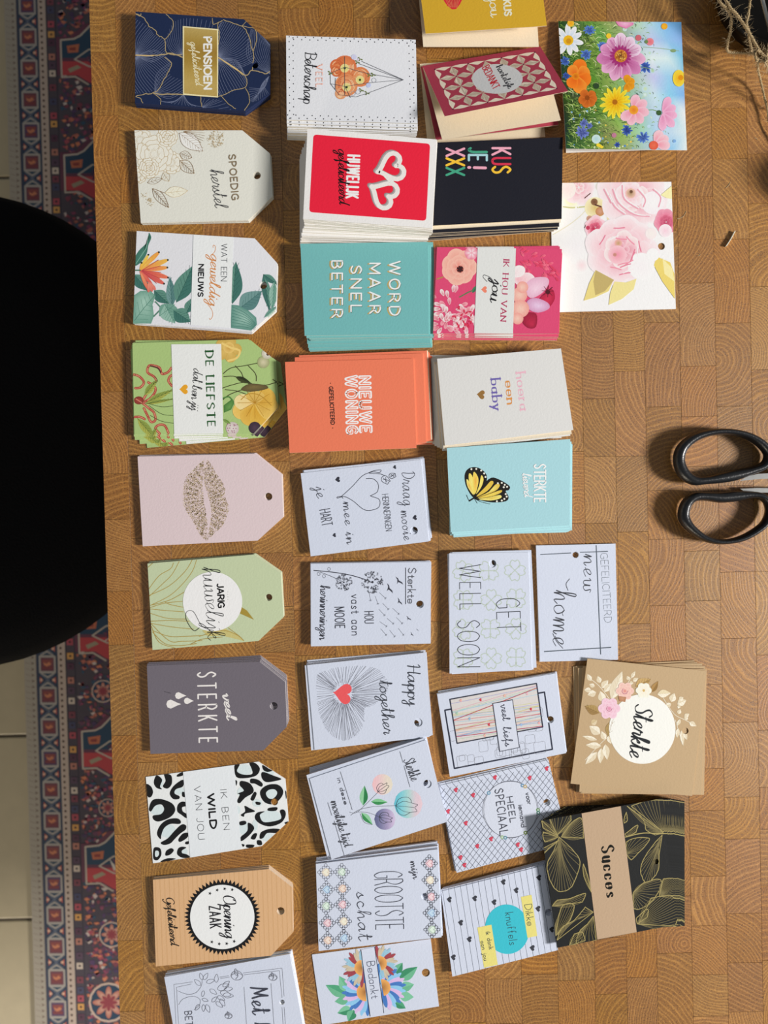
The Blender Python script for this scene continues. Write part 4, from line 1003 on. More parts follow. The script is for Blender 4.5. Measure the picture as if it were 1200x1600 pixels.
def metliefs(d):
    g = '#6c6e78'
    d.part('line_drawing')
    for p in ([(300, 1200), (285, 915), (420, 896)], [(318, 1200), (303, 935), (410, 912)], [(615, 862), (680, 852)], [(620, 872), (685, 862)], [(785, 832), (1065, 797), (1080, 1000)], [(790, 845), (1045, 815), (1065, 1010)], [(1065, 1080), (1075, 1250)], [(1080, 1078), (1092, 1250)],
              [(790, 932), (812, 1250)], [(985, 908), (1010, 1250)]): d.line(p, 3, g)
    def lf(x, y, a, L, W=.5):
        f = lambda u, v: (x + u*math.cos(a) - v*math.sin(a), y + u*math.sin(a) + v*math.cos(a))
        d.line([f(0, 0), f(.4*L, W*.5*L), f(L, 0), f(.4*L, -W*.5*L)], 3, g, smooth=True, closed=True)
    d.line([(310, 960), (380, 985), (440, 975), (480, 930), (490, 880)], 3, g, smooth=True); d.line([(320, 1060), (350, 1020), (420, 1000), (470, 1020), (470, 1060), (430, 1098)], 3, g, smooth=True)
    for q in ((478, 920, -2.4, 60), (490, 880, -1.9, 50), (500, 880, -1.0, 55), (520, 900, -.3, 60), (500, 960, 1.8, 45), (545, 950, .6, 60), (590, 900, -1.5, 60), (600, 950, -.4, 90), (620, 970, .3, 80), (640, 990, .1, 75), (600, 1000, .5, 60), (560, 1040, -.8, 50), (590, 1040, .7, 60), (620, 1020, 1.0, 60), (520, 1060, 1.2, 60), (500, 1060, 1.6, 50), (470, 1060, 2.2, 50), (640, 930, -.7, 60), (650, 950, -.1, 60), (490, 1020, .3, 45)): lf(*q)
    for x, y, r in ((740, 850, 42), (1000, 862, 30), (680, 1140, 26)):
        d.line([(x + r*math.cos(t), y + r*.8*math.sin(t)) for t in (0, 1, 2, 3, 4, 5)], 3.5, g, smooth=True, closed=True); d.line([(x - r, y), (x, y - r*.5), (x + r, y)], 3, g, smooth=True); lf(x, y, -1.8, r*1.2)
        d.line([(x - r*.3, y - r*.6), (x + r*.2, y), (x - r*.2, y + r*.6)], 3, g, smooth=True)
    d.part('lettering')
    d.text('Met liefs', 840, 938, 880, 1440, 118, 'script', 10, '#3e414e', slant=0, track=3, thin=.4)
    d.text('BETERSCHAP', 364, 1110, 395, 1500, 50, 'caps', 4, '#4a4c58', track=5)

def beterschap(d):
    d.part('dotted_border_print'); d.hold(); k = '#2c2e34'
    A, B, Cc, D = (55, 72), (990, 102), (1003, 705), (60, 680)
    def edge(P, Q, n, off, ins):
        L = math.hypot(Q[0]-P[0], Q[1]-P[1]); nx, ny = -(Q[1]-P[1])/L, (Q[0]-P[0])/L
        for i in range(n):
            t = (i + off)/n; d.circ(P[0] + (Q[0]-P[0])*t + nx*ins, P[1] + (Q[1]-P[1])*t + ny*ins, 4.6, k, n=8)
    edge(A, B, 16, .4, 8); edge(A, B, 16, .95, 26); edge(B, Cc, 11, .3, 22); edge(B, Cc, 11, .8, 50); edge(Cc, D, 16, .5, 14); edge(Cc, D, 16, .9, 36); edge(D, A, 11, .2, 22); edge(D, A, 11, .7, 50)
    d.hold(False)
    d.part('bouquet_print')
    for x, y, r, c0, c1 in ((480, 300, 85, '#e09058', '#cf6f45'), (420, 290, 48, '#dc8450', '#c8643c'), (590, 370, 72, '#e2a06c', '#d17a4c'), (490, 430, 82, '#e3a578', '#d68858'), (450, 490, 42, '#e6b48a', '#d89468'), (420, 330, 40, '#d9804c', '#c9683e')):
        d.circ(x, y, r, c0, c1, n=22)
        for q in range(5): 
            a = U(0, 6); rr = r*(.35 + .12*q); d.line([(x + rr*math.cos(a + t), y + rr*math.sin(a + t)) for t in (0, .5, 1, 1.5)], 5, '#c06038', smooth=True, n=3)
            d.line([(x + rr*.9*math.cos(a + t + 3), y + rr*.9*math.sin(a + t + 3)) for t in (0, .5, 1)], 5, '#efbf96', smooth=True, n=3)
    for x, y in ((478, 308), (588, 392), (492, 445)): d.circ(x, y, 32, '#cfd070', '#e3cf90', n=16); d.circ(x, y, 9, '#2c3a20', n=8)
    d.circ(545, 228, 20, '#c6c8e0', n=12); d.circ(650, 430, 18, '#b9c3e2', n=12); d.circ(580, 245, 12, '#d8cfe6', n=10)
    for x, y in ((590, 240), (570, 262), (685, 352), (655, 355), (600, 465), (640, 485), (375, 340)):
        for a in range(3): d.petal(x, y, a*1.6 + .5, 20, 9, '#7c8a48', '#5d6c38')
    for x, y in ((540, 490), (575, 480), (690, 395)): d.line([(x + 16*math.cos(t), y + 16*math.sin(t)) for t in (0, 1, 2, 3, 4, 5)], 2.4, '#9a9ca6', smooth=True, closed=True)
    d.part('line_drawing')
    for p in ([(600, 258), (902, 392)], [(580, 275), (902, 392)], [(640, 345), (902, 392)], [(640, 415), (902, 392)], [(640, 490), (902, 392)], [(480, 440), (640, 415)], [(478, 225), (478, 500)], [(375, 345), (376, 420), (440, 500), (560, 515), (640, 490)], [(376, 345), (480, 300), (560, 325), (640, 345)], [(376, 420), (480, 440), (520, 520)], [(412, 380), (410, 460)]): d.line(p, 3, '#4c4e56')
    d.part('lettering')
    d.text('VEEL', 272, 282, 272, 446, 44, 'caps', 6, '#e3987c', thin=.35, serif=True, track=6)
    d.text('Beterschap', 195, 190, 182, 560, 84, 'script', 5.5, '#1f2024', slant=.05, track=0, thin=.4)

def huwelijk(d):
    d.part('red_panel')
    A, B, Cc, D = (252, 785), (1094, 852), (1065, 1408), (222, 1345); R = 26; pts = []
    Q = [A, B, Cc, D]
    for i in range(4):
        P, N1, N2 = Q[i], Q[i-1], Q[(i+1) % 4]
        u = lambda a, b: ((b[0]-a[0])/math.hypot(b[0]-a[0], b[1]-a[1]), (b[1]-a[1])/math.hypot(b[0]-a[0], b[1]-a[1]))
        a, b = u(P, N1), u(P, N2)
        for k in range(5):
            t = k/4; pts.append((P[0] + a[0]*R*(1-t)**2 + b[0]*R*t**2, P[1] + a[1]*R*(1-t)**2 + b[1]*R*t**2))
    d.poly(pts, '#e0223c')
    d.part('linked_hearts_print')
    def H(x, y, s, ang, col, w, dx=0, dy=0):
        P = []
        for k in range(26):
            t = 2*PI*k/26; u = math.sin(t)**3; v = (13*math.cos(t) - 5*math.cos(2*t) - 2*math.cos(3*t) - math.cos(4*t))/15
            P.append((x + dx + s*(u*math.cos(ang) + v*math.sin(ang)), y + dy + s*(u*math.sin(ang) - v*math.cos(ang))))
        d.line(P, w, col, closed=True)
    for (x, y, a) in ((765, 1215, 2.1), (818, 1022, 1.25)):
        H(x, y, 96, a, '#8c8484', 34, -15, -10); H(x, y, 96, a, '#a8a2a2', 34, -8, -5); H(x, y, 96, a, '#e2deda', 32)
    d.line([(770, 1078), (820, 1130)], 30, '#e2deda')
    d.part('lettering')
    d.text('HUWELIJK', 503, 936, 490, 1240, 82, 'caps', 15, '#efe9e6', track=8)
    d.text('gefeliciteerd', 430, 888, 437, 1285, 76, 'script', 7.5, '#1c1214', slant=.15, track=0, thin=.4)

def wordmaar(d):
    d.cur = 'lettering'
    for t, x, y0, y1 in (('WORD', 795, 222, 605), ('MAAR', 653, 236, 592), ('SNEL', 519, 256, 580), ('BETER', 383, 218, 622)):
        d.text(t, x-13, y0+4, x-13, y1+4, 72, 'caps', 9, '#b89a58', track=8)
        d.text(t, x+3, y0+5, x+3, y1+5, 74, 'caps', 10, '#5d7a72', track=8)
        d.text(t, x, y0, x, y1, 74, 'caps', 10, '#eef0ea', track=8)

def woning(d):
    for t, x, y0, y1 in (('NIEUWE', 580, 1048, 1438), ('WONING', 483, 1045, 1448)):
        d.text(t, x, y0, x+8, y1, 74, 'caps', 23, '#f3ece6', track=9)
        d.text(t, x+5, y0+1, x+13, y1+1, 66, 'caps', 6, '#e67a58', track=9)
    d.text('GEFELICITEERD', 362, 1118, 375, 1388, 27, 'caps', 6, '#2a2020', track=5)
    d.circ(372, 1092, 4, '#2a2020', n=8); d.circ(388, 1412, 4, '#2a2020', n=8)

def draag(d):
    k = '#33353f'
    d.part('line_drawing')
    d.line([(595, 242), (650, 245), (690, 285), (685, 345), (640, 375), (632, 382), (700, 410), (695, 470), (630, 495), (570, 485), (490, 420), (420, 385), (370, 398), (365, 390), (395, 385), (412, 400)], 5, k, smooth=True)
    d.line([(390, 392), (480, 310), (560, 225), (620, 195), (660, 180), (712, 175), (700, 195), (650, 190), (620, 200), (700, 205), (740, 218)], 5, k, smooth=True)
    for x, y, r, a in ((748, 252, 34, .7), (802, 220, 26, -.2)):
        f = lambda u, v: (x + u*math.cos(a) - v*math.sin(a), y + u*math.sin(a) + v*math.cos(a))
        d.line([f(-r, 0), f(-.4*r, -.8*r), f(r, -.5*r), f(.9*r, 0), f(r, .5*r), f(-.4*r, .8*r)], 4.5, k, smooth=True, closed=True); d.line([f(-.5*r, .3*r), f(.3*r, -.2*r), f(.8*r, -.4*r)], 4, k); d.line([f(-.3*r, -.5*r), f(.5*r, .4*r)], 4, k); d.line([f(-.6*r, 0), f(.6*r, .1*r)], 3.5, k)
    d.part('hearts_print')
    for x, y, r in ((370, 250, 22), (822, 152, 15), (982, 553, 20), (343, 692, 16)): d.heart(x, y, r, PI/2 - .15, k)
    d.part('lettering')
    d.text('Draag', 880, 185, 890, 455, 100, 'script', 4.5, k, track=2, thin=.5)
    d.text('mooie', 870, 500, 895, 732, 78, 'script', 4.5, k, track=3, thin=.5)
    d.text('HERINNERINGEN', 722, 370, 752, 660, 48, 'caps', 3.6, k, track=4)
    d.text('mee in', 412, 430, 442, 760, 74, 'script', 5, k, track=3, thin=.5)
    d.text('je', 190, 312, 205, 398, 90, 'script', 5, k, track=2, thin=.5)
    d.text('HART', 226, 495, 248, 622, 82, 'caps', 5.5, k, track=5)

def dandelion(d):
    k = '#3a3c46'
    d.part('dandelion_drawing')
    d.line([(180, 972), (320, 985), (450, 1005), (560, 1035), (640, 1068)], 7, k, smooth=True); d.line([(230, 985), (320, 1020), (410, 1062)], 4, k, smooth=True)
    d.hold()
    for cx, cy, R, n in ((645, 1065, 82, 110), (418, 1066, 62, 80)):
        d.circ(cx, cy, R*.12, k, n=10)
        for i in range(n):
            a = U(0, 2*PI); r = R*math.sqrt(U(.06, 1)); x, y = cx + r*math.cos(a), cy + r*math.sin(a)
            for t in (-.7, 0, .7): d.line([(x, y), (x + 11*math.cos(a+t), y + 11*math.sin(a+t))], 2.4, k)
            d.line([(x - 6*math.cos(a), y - 6*math.sin(a)), (x, y)], 1.6, k)
    for x, y in ((300, 960), (260, 1018), (218, 1000)): d.line([(x + 12*math.cos(t), y + 14*math.sin(t)) for t in (0, 1.5, 3, 4.5)], 3, k, smooth=True, closed=True)
    for x, y, a in ((618, 1145, 1.4), (665, 1175, 1.2), (700, 1148, .75), (725, 1232, .8), (695, 1280, .8), (805, 1272, .75), (760, 1352, .7), (835, 1345, .8), (702, 1378, .6), (710, 1435, .85), (780, 1445, .9), (850, 1432, .9)):
        L = 62; d.line([(x, y), (x + L*math.cos(a), y + L*math.sin(a))], 2.6, k); ex, ey = x + L*math.cos(a), y + L*math.sin(a)
        for t in (-1.2, -.4, .4, 1.2): d.line([(ex, ey), (ex + 12*math.cos(a+t), ey + 12*math.sin(a+t))], 2.2, k)
    d.hold(False)
    d.part('bird_print')
    for x, y, s, a in ((855, 1055, 44, 1.0), (780, 1115, 46, 1.25), (860, 1218, 34, 1.2), (932, 1352, 26, .9), (958, 1478, 20, 1.2), (1002, 1443, 12, 1.0)):
        f = lambda u, v: (x + s*(u*math.cos(a) - v*math.sin(a)), y + s*(u*math.sin(a) + v*math.cos(a)))
        d.poly([f(-1, .1), f(-.5, -.12), f(-.05, -.05), f(.5, -.35), f(1, -.3), f(.5, -.05), f(.12, .2), f(.3, .6), f(0, .35), f(-.35, .12)], k)
    d.part('lettering')
    d.text('Sterkte', 930, 955, 925, 1232, 62, 'lower', 6.5, '#4a4c54', track=4); d.line([(908, 952), (908, 1238)], 6, '#3f414a')
    d.text('HOU', 582, 1300, 585, 1392, 70, 'caps', 6, k, track=5); d.text('vast aan', 478, 1165, 482, 1485, 72, 'lower', 6, k, track=5)
    d.text('MOOIE', 345, 1265, 350, 1430, 76, 'caps', 7, k, track=6); d.text('herinneringen', 232, 1092, 225, 1520, 74, 'script', 6, k, track=0, thin=.45)

def happy(d):
    d.part('string_heart_drawing'); d.hold()
    cx, cy = 335, 395
    O = [(555, 480), (600, 440), (660, 370), (655, 290), (600, 225), (520, 195), (400, 192), (280, 205), (200, 230), (150, 250), (140, 300), (140, 420), (155, 520), (180, 600), (220, 670), (280, 720), (340, 738), (400, 720), (450, 680), (490, 600), (490, 530), (500, 495)]
    O = catmull(O, True, 6); n = len(O)
    for i in range(170):
        x, y = O[int(i*n/170) % n]; a = math.atan2(y-cy, x-cx); r0 = 62 + U(0, 22)
        if U(0, 1) < .93: d.line([(cx + r0*math.cos(a + U(-.15, .15)), cy + r0*math.sin(a + U(-.15, .15))), (x + U(-4, 4), y + U(-4, 4))], 2.3, '#777a86')
    d.hold(False)
    d.part('heart'); d.heart(338, 395, 76, PI/2 + .12, '#e0585c')
    d.part('lettering')
    d.text('Happy', 808, 180, 812, 480, 92, 'script', 7.5, '#3b3f48', slant=.05, track=1, thin=.5)
    d.text('together', 600, 300, 632, 690, 88, 'script', 7, '#3b3f48', slant=.1, track=1, thin=.5)

def moeilijk(d):
    k = '#44464e'
    d.part('watercolour_circle_print')
    def ball(x, y, r, cs):
        for j, (c0, c1, ox, oy, rr) in enumerate(cs): d.circ(x + ox*r, y + oy*r, r*rr, c0, c1, n=30)
    def gball(x, y, r, c):   # vertical blend of three colours in slices
        N = 14
        d.hold()
        for i in range(N):
            t0, t1 = -1 + 2*i/N, -1 + 2*(i+1)/N; 
            def mixc(t):
                t = (t+1)/2*(len(c)-1); j = min(int(t), len(c)-2); q = t - j
                a, b = [int(c[j][m:m+2], 16) for m in (1, 3, 5)], [int(c[j+1][m:m+2], 16) for m in (1, 3, 5)]
                return '#%02x%02x%02x' % tuple(int(u + (v-u)*q) for u, v in zip(a, b))
            h0, h1 = math.sqrt(max(0, 1-t0*t0)), math.sqrt(max(0, 1-t1*t1))
            d.grad([(x + r*t0, y - r*h0), (x + r*t1, y - r*h1), (x + r*t1, y + r*h1), (x + r*t0, y + r*h0)], [mixc(t0), mixc(t1), mixc(t1), mixc(t0)])
        d.hold(False)
    gball(624, 1062, 76, ['#e6b8bc', '#e0c0c4', '#dccfc2', '#dcd6c4']); gball(814, 1205, 105, ['#5cb4c8', '#7cc4d0', '#a8ccca', '#d3c2cc', '#e0c4cc']); gball(642, 1318, 78, ['#5a5f84', '#7c7ca0', '#a89cbe', '#cfc0da'])
    d.part('leaf_print')
    d.leaf(482, 1218, 492, 1070, 62, '#2f7a4a', '#8cc49a'); d.leaf(540, 1188, 662, 1192, 46, '#3c8a52', '#7fbf8e'); d.leaf(470, 1270, 552, 1358, 50, '#3c8a52', '#8cc49a')
    d.part('line_drawing')
    for p in ([(378, 1265), (430, 1270), (500, 1210), (600, 1110)], [(390, 1290), (450, 1250), (560, 1225), (720, 1218)], [(430, 1265), (520, 1270), (620, 1310)], [(460, 1275), (490, 1340), (550, 1358)]): d.line(p, 2.6, k, smooth=True)
    def tulip(x, y, s, a):
        f = lambda u, v: (x + s*(u*math.cos(a) - v*math.sin(a)), y + s*(u*math.sin(a) + v*math.cos(a)))
        d.line([f(0, 0), f(.2, -.45), f(.7, -.6), f(1.0, -.45), f(1.1, -.2), f(1.5, -.1), f(1.3, .1), f(1.45, .35), f(1.0, .45), f(.6, .65), f(.2, .5), f(0, 0)], 3, k, smooth=True); d.line([f(0, 0), f(.5, -.3), f(1.1, -.2)], 2.6, k, smooth=True); d.line([f(0, 0), f(.6, .05), f(1.25, .1), ], 2.6, k, smooth=True); d.line([f(0, 0), f(.5, .35), f(1.0, .45)], 2.6, k, smooth=True)
    tulip(590, 1115, 62, -.7); tulip(722, 1218, 108, .02); tulip(600, 1300, 66, .15)
    for p in ([(752, 820), (775, 900)], [(783, 925), (826, 1080)], [(315, 968), (402, 1248)], [(222, 1195), (252, 1290)], [(270, 1330), (345, 1590)]): d.line(p, 2.8, '#55575f')
    d.part('lettering')
    d.text('Sterkte', 778, 885, 838, 1040, 80, 'script', 4.6, k, track=1, thin=.5); d.text('in deze', 292, 1020, 345, 1210, 30, 'lower', 4, k, track=5)
    d.text('moeilijke tijd', 243, 1190, 345, 1525, 66, 'script', 5, k, track=0, thin=.5)

def grootste(d):
    k = '#33353f'
    d.part('beaded_heart_print')
    P = {'p': '#eecfd4', 'y': '#efe3d2', 'g': '#d6e6da', 'b': '#bcd4ee', 'o': '#efd8cc'}
    cells = [(220, 265, 'y'), (345, 262, 'g'), (225, 400, 'b'), (350, 392, 'o'), (222, 528, 'g'), (350, 516, 'p'), (232, 660, 'p'), (360, 648, 'y'), (235, 796, 'o'), (362, 778, 'b'), (1030, 195, 'p'), (1035, 325, 'y'), (1043, 455, 'p'), (1045, 582, 'b'), (1050, 712, 'g')]
    for x, y, c in cells:
        pts = []
        for i in range(4):
            a = PI/2*i; b = PI/2*(i+1)
            for t in (0, .33, .67): pts.append((x + 52*(math.cos(a)*(1-t) + math.cos(b)*t), y + 56*(math.sin(a)*(1-t) + math.sin(b)*t)))
        d.circ(x, y, 34, {'p': '#d8c8d4', 'y': '#dcd6d0', 'g': '#ccd6d4', 'b': '#c4d2e2', 'o': '#dccfcc'}[c], n=16)
        d.heart(x + 2, y, 27, PI/2, P[c]); d.hold()
        col = {'b': '#7ea0c8', 'p': '#c88a94', 'g': '#9ab8a2', 'o': '#d0a890', 'y': '#e0cfb4'}[c]
        d.heart_line(x + 2, y, 27, PI/2, 4, col)
        for px, py in pts:
            d.line([(px + 12.5*math.cos(t), py + 12.5*math.sin(t)) for t in (0, 1.05, 2.1, 3.15, 4.2, 5.25)], 2.8, k, closed=True)
        d.hold(False)
    d.part('lettering')
    d.text('GROOTSTE', 600, 262, 612, 712, 218, 'caps', 4.5, k, track=3)
    d.text('mijn', 880, 180, 905, 315, 52, 'script', 4.2, k, track=1); d.text('schat', 462, 420, 480, 795, 100, 'script', 4.2, k, track=3)

def bedankt(d):
    gr = ['#4f9f78', '#6ab08c', '#3f8a66', '#79bd9a']
    d.part('leaf_print')
    def lf(x0, y0, x1, y1, W): d.leaf(x0, y0, x1, y1, W, random.choice(gr), random.choice(gr))
    for q in ((385, 1230, 218, 1145, 90), (395, 1200, 325, 1075, 85), (400, 1260, 290, 1275, 70), (430, 1330, 310, 1365, 75), (440, 1340, 395, 1430, 80), (760, 1060, 820, 970, 70), (790, 1110, 938, 1003, 90), (800, 1170, 910, 1140, 80), (790, 1230, 908, 1240, 80), (760, 1280, 845, 1328, 60)): d.part('leaf_print#%d' % q[2]); lf(*q)
    # sunflower halves either side of a white strip
    def half(cx, cy, R, a0, a1, n, cols, eye, er):
        for layer in (0, 1):
            for i in range(n):
                a = a0 + (a1-a0)*(i + .5*layer)/(n - .5); c = cols[(i + layer) % len(cols)]
                d.petal(cx, cy, a, R*(1.04 if layer == 0 else .88), R*.2, c[0], c[1], tip=.62)
        pts = [(cx + er*math.cos(a0 + (a1-a0)*t/16), cy + er*math.sin(a0 + (a1-a0)*t/16)) for t in range(17)]
        d._bump(); 
        for i in range(16):
            A = [d._p(cx, cy), d._p(*pts[i]), d._p(*pts[i+1])]; d._add([(A[0][0], A[0][1], lin('#9a6a3c')), (A[1][0], A[1][1], lin(eye)), (A[2][0], A[2][1], lin(eye))])
    blue = [('#3f6cb0', '#4a7cc0'), ('#7fb8e0', '#8ec4e8'), ('#c8a8d8', '#d4b8e0')]; red = [('#8f3c48', '#a04a52'), ('#cfc2b0', '#bfb49c'), ('#86b4cc', '#98c0d4')]
    d.part('flower_print')
    half(533, 1200, 182, 1.49, 4.58, 12, blue, '#eda860', 72); half(660, 1165, 182, -1.72, 1.35, 12, blue, '#eda860', 66)
    half(505, 1010, 150, 1.6, 4.6, 8, red, '#eda860', 62); half(640, 975, 140, -1.75, 1.3, 8, red, '#eda860', 58)
    d.part('label_band'); d.poly([(497, 868), (602, 848), (674, 1362), (567, 1388)], '#c9d0e0')
    d.line([(494, 868), (567, 1388)], 5, '#2c3040'); d.line([(602, 848), (674, 1362)], 5, '#2c3040')
    d.part('lettering'); d.text('Bedankt', 540, 965, 578, 1250, 62, 'lower', 5, '#4a4e60', track=4)

def kusyou(d):
    d.part('red_lips_print'); d.fan((270, 20), [(215, -30), (225, 5), (250, 40), (280, 62), (305, 60), (330, 30), (345, 0), (348, -30)], '#c8242c', '#d6303a')
    for k in range(9): d.line([(235 + k*12, -10), (262 + k*6, 48)], 2.5, '#e08a60')
    d.part('lettering'); d.text('KUS', 618, 2, 626, 104, 44, 'caps', 11, '#ece4cc', track=5); d.text('you', 520, -30, 535, 108, 76, 'script', 5, '#ece4cc', track=1)

def hartelijk(d):
    cr = '#e6d9c4'
    A, B, Cc, D = (85, 435), (860, 305), (1043, 600), (232, 765)
    W = lambda u, v: (A[0] + (B[0]-A[0])*u + (D[0]-A[0])*v + (Cc[0]-B[0]-D[0]+A[0])*u*v, A[1] + (B[1]-A[1])*u + (D[1]-A[1])*v + (Cc[1]-B[1]-D[1]+A[1])*u*v)
    d.part('circle_lattice_print'); d.hold(); nu, nv = 6, 4; u0, u1, v0, v1 = .085, .93, .1, .9
    for i in range(nu):
        for j in range(nv):
            cu, cv = u0 + (i+.5)*(u1-u0)/nu, v0 + (j+.5)*(v1-v0)/nv; du, dv = (u1-u0)/nu/2, (v1-v0)/nv/2
            C4_ = [(cu-du, cv-dv), (cu+du, cv-dv), (cu+du, cv+dv), (cu-du, cv+dv)]
            for q in range(4):
                (a, b), (c, e) = C4_[q-1], C4_[q]; P = []
                for t in range(9):
                    t /= 8; s_ = math.sin(PI*t)*.50; mu, mv = a + (c-a)*t, b + (e-b)*t
                    P.append((mu + (cu-mu)*s_*1.0, mv + (cv-mv)*s_))
                Q = [(a + (c-a)*t/8, b + (e-b)*t/8) for t in range(9)][::-1]
                ou = (2*((a+c)/2) - cu) if False else None
                Q2 = []
                for t in range(9):
                    t = 1 - t/8; s_ = math.sin(PI*t)*.46; mu, mv = a + (c-a)*t, b + (e-b)*t; eu, ev = (a+c) - cu, (b+e) - cv
                    if not (u0 - .001 < eu < u1 + .001 and v0 - .001 < ev < v1 + .001): s_ *= .35
                    Q2.append((mu + (eu-mu)*s_, mv + (ev-mv)*s_))
                poly = [W(*p) for p in P] + [W(*p) for p in Q2[1:-1]]
                d.poly(poly, cr)
            if (i + j) % 1 == 0: d.circ(*W(cu-du, cv+dv), 0.1, cr, n=5)
    d.hold(False); d.part('dot_print'); d.hold()
    for i in range(nu+1):
        for j in range(nv+1):
            if (i+j) % 2 == 0: d.circ(*W(u0 + i*(u1-u0)/nu, v0 + j*(v1-v0)/nv), 5, '#5a1c34', n=7)
    d.hold(False)
    d.part('oval_label'); pts = [W(.53 + .2*math.cos(t*PI/24), .49 + .3*math.sin(t*PI/24)) for t in range(48)]
    d.poly(pts, '#cfd0d0')
    d.part('lettering'); d.text('hartelijk', 568, 440, 650, 585, 44, 'script', 4, '#33343a', track=0); d.text('BEDANKT', 478, 448, 552, 590, 48, 'caps', 6, '#c0303c', track=4)

def kusje(d):
    c = {'p': '#e0a0b4', 'r': '#c8304a', 'y': '#e8b838', 't': '#9cc8d0', 'g': '#3f9a7c'}
    def one(ch, x, y0, y1, col, h): d.text(ch, x, y0, x, y1, h, 'caps', 15, c[col], track=0)
    one('K', 545, 975, 1018, 'p', 118); one('U', 545, 1040, 1080, 'r', 118); one('S', 545, 1098, 1138, 'y', 118)
    one('J', 390, 975, 1000, 'g', 118); one('E', 390, 1020, 1055, 't', 118)
    d.line([(500, 1105), (425, 1103)], 18, c['p']); d.line([(397, 1102), (388, 1102)], 18, c['p'])
    for ch, y0, y1, q in (('X', 978, 1026, 'p'), ('X', 1042, 1088, 'y'), ('X', 1105, 1152, 'g')): one(ch, 243, y0, y1, q, 116)

def houvan(d):
    d.part('flower_print')
    def bloom(x, y, R, c0, c1, n=3):
        for l in range(n):
            rr = R*(1 - l*.27); m = 7 - l
            for i in range(m): 
                a = 2*PI*i/m + l*.5; d.petal(x, y, a, rr*U(.9, 1.1), rr*.95, c1, c0, tip=.66)
    bloom(185, 190, 92, '#efb4a4', '#dc8478'); d.circ(192, 198, 18, '#3c1c20', n=12)
    for i in range(6): d.circ(192 + 14*math.cos(i), 198 + 16*math.sin(i), 3, '#b04c40', n=6)
    d.line([(75, 248), (105, 238)], 6, '#a88a48'); d.leaf(255, 320, 275, 280, 18, '#2f6a4c', '#3f7a58'); d.line([(190, 340), (235, 315), (260, 305)], 6, '#4f7a50')
    d.circ(250, 115, 34, '#f0c4cc', '#d87a90'); 
    for a in range(6): d.petal(250, 115, a*1.05, 36, 20, '#f4d8dc', '#e08aa0')
    for cx, cy, R in ((140, 400, 110), (230, 440, 70), (110, 480, 80)):
        for i in range(26):
            a = U(0, 6.3); r = U(.1, .8)*R; d.petal(cx + r*math.cos(a), cy + r*math.sin(a), a, 38, 20, '#c86878', random.choice(['#f4d8da', '#f0bcc4', '#e8a0ac', '#f6e4e2']))
    for i in range(22): d.petal(200 + U(-40, 50), 450 + U(-50, 50), U(0, 6), 20, 9, '#b02040', '#d83858')
    for i in range(46):
        t = U(0, 1); d.petal(500 + 180*t + U(-25, 25), 130 + 90*t + U(-45, 45), U(-.6, 1.2), 30, 12, '#c83858', random.choice(['#e05070', '#ec7088', '#d04060']))
    for q in ((520, 245, 120, 90, .2, '#e8b0b8', '#f0d4d8'), (500, 230, 90, 60, -.4, '#f0d0d4', '#f4e0e0')): d.petal(q[0]-60, q[1], q[4], q[2], q[3], q[5], q[6])
    d.fan((580, 300), [(520, 290), (560, 245), (630, 240), (645, 270), (610, 320), (550, 345)], '#e6c8d8', '#d8a8c0', smooth=True)
    d.fan((560, 480), [(520, 425), (580, 425), (580, 490), (545, 500), (512, 470)], '#b82848', '#901c38', smooth=True); d.fan((640, 350), [(600, 345), (660, 300), (675, 350), (640, 400), (600, 415)], '#c83050', '#a82040', smooth=True)
    d.fan((590, 385), [(535, 360), (580, 345), (640, 370), (645, 400), (590, 420), (540, 400)], '#dcc0dc', '#c890b4', smooth=True)
    for x, y, r in ((495, 330, 40), (500, 400, 45), (485, 450, 30), (510, 290, 30)): d.circ(x, y, r, '#f0c0b0', '#e09a90', n=20)
    for a in range(8): d.line([(640, 310), (640 + 30*math.cos(a*.8), 310 + 30*math.sin(a*.8))], 3, '#5c1c28')
    d.circ(640, 315, 12, '#4a1820', n=10)
    d.part('label_band'); d.poly([(282, 86), (477, 92), (462, 527), (264, 525)], '#d4d6d4')
    d.part('lettering'); d.text('IK HOU VAN', 415, 150, 398, 462, 27, 'caps', 6.5, '#a83058', thin=.35, serif=True, track=6)
    d.text('jou', 362, 250, 345, 358, 58, 'script', 6.5, '#1e1e22', slant=.1, track=1, thin=.4)
    d.line([(362, 262), (345, 240), (315, 228), (310, 240), (330, 262)], 3, '#1e1e22', smooth=True)
    d.part('heart'); d.heart(316, 302, 17, PI/2, '#e08068')

def baby(d):
    d.cur = 'lettering'
    d.text('hoera', 478, 728, 500, 918, 47, 'lower', 9.5, '#dcaebc', thin=.35, serif=True, track=5)
    d.text('een', 422, 772, 434, 885, 46, 'lower', 9.5, '#cf8c4c', thin=.35, serif=True, track=5)
    d.text('baby', 350, 760, 362, 915, 47, 'lower', 9.5, '#6a60a4', thin=.35, serif=True, track=5)
    d.part('heart'); d.heart(300, 838, 23, PI/2 + .1, '#8f6a38')

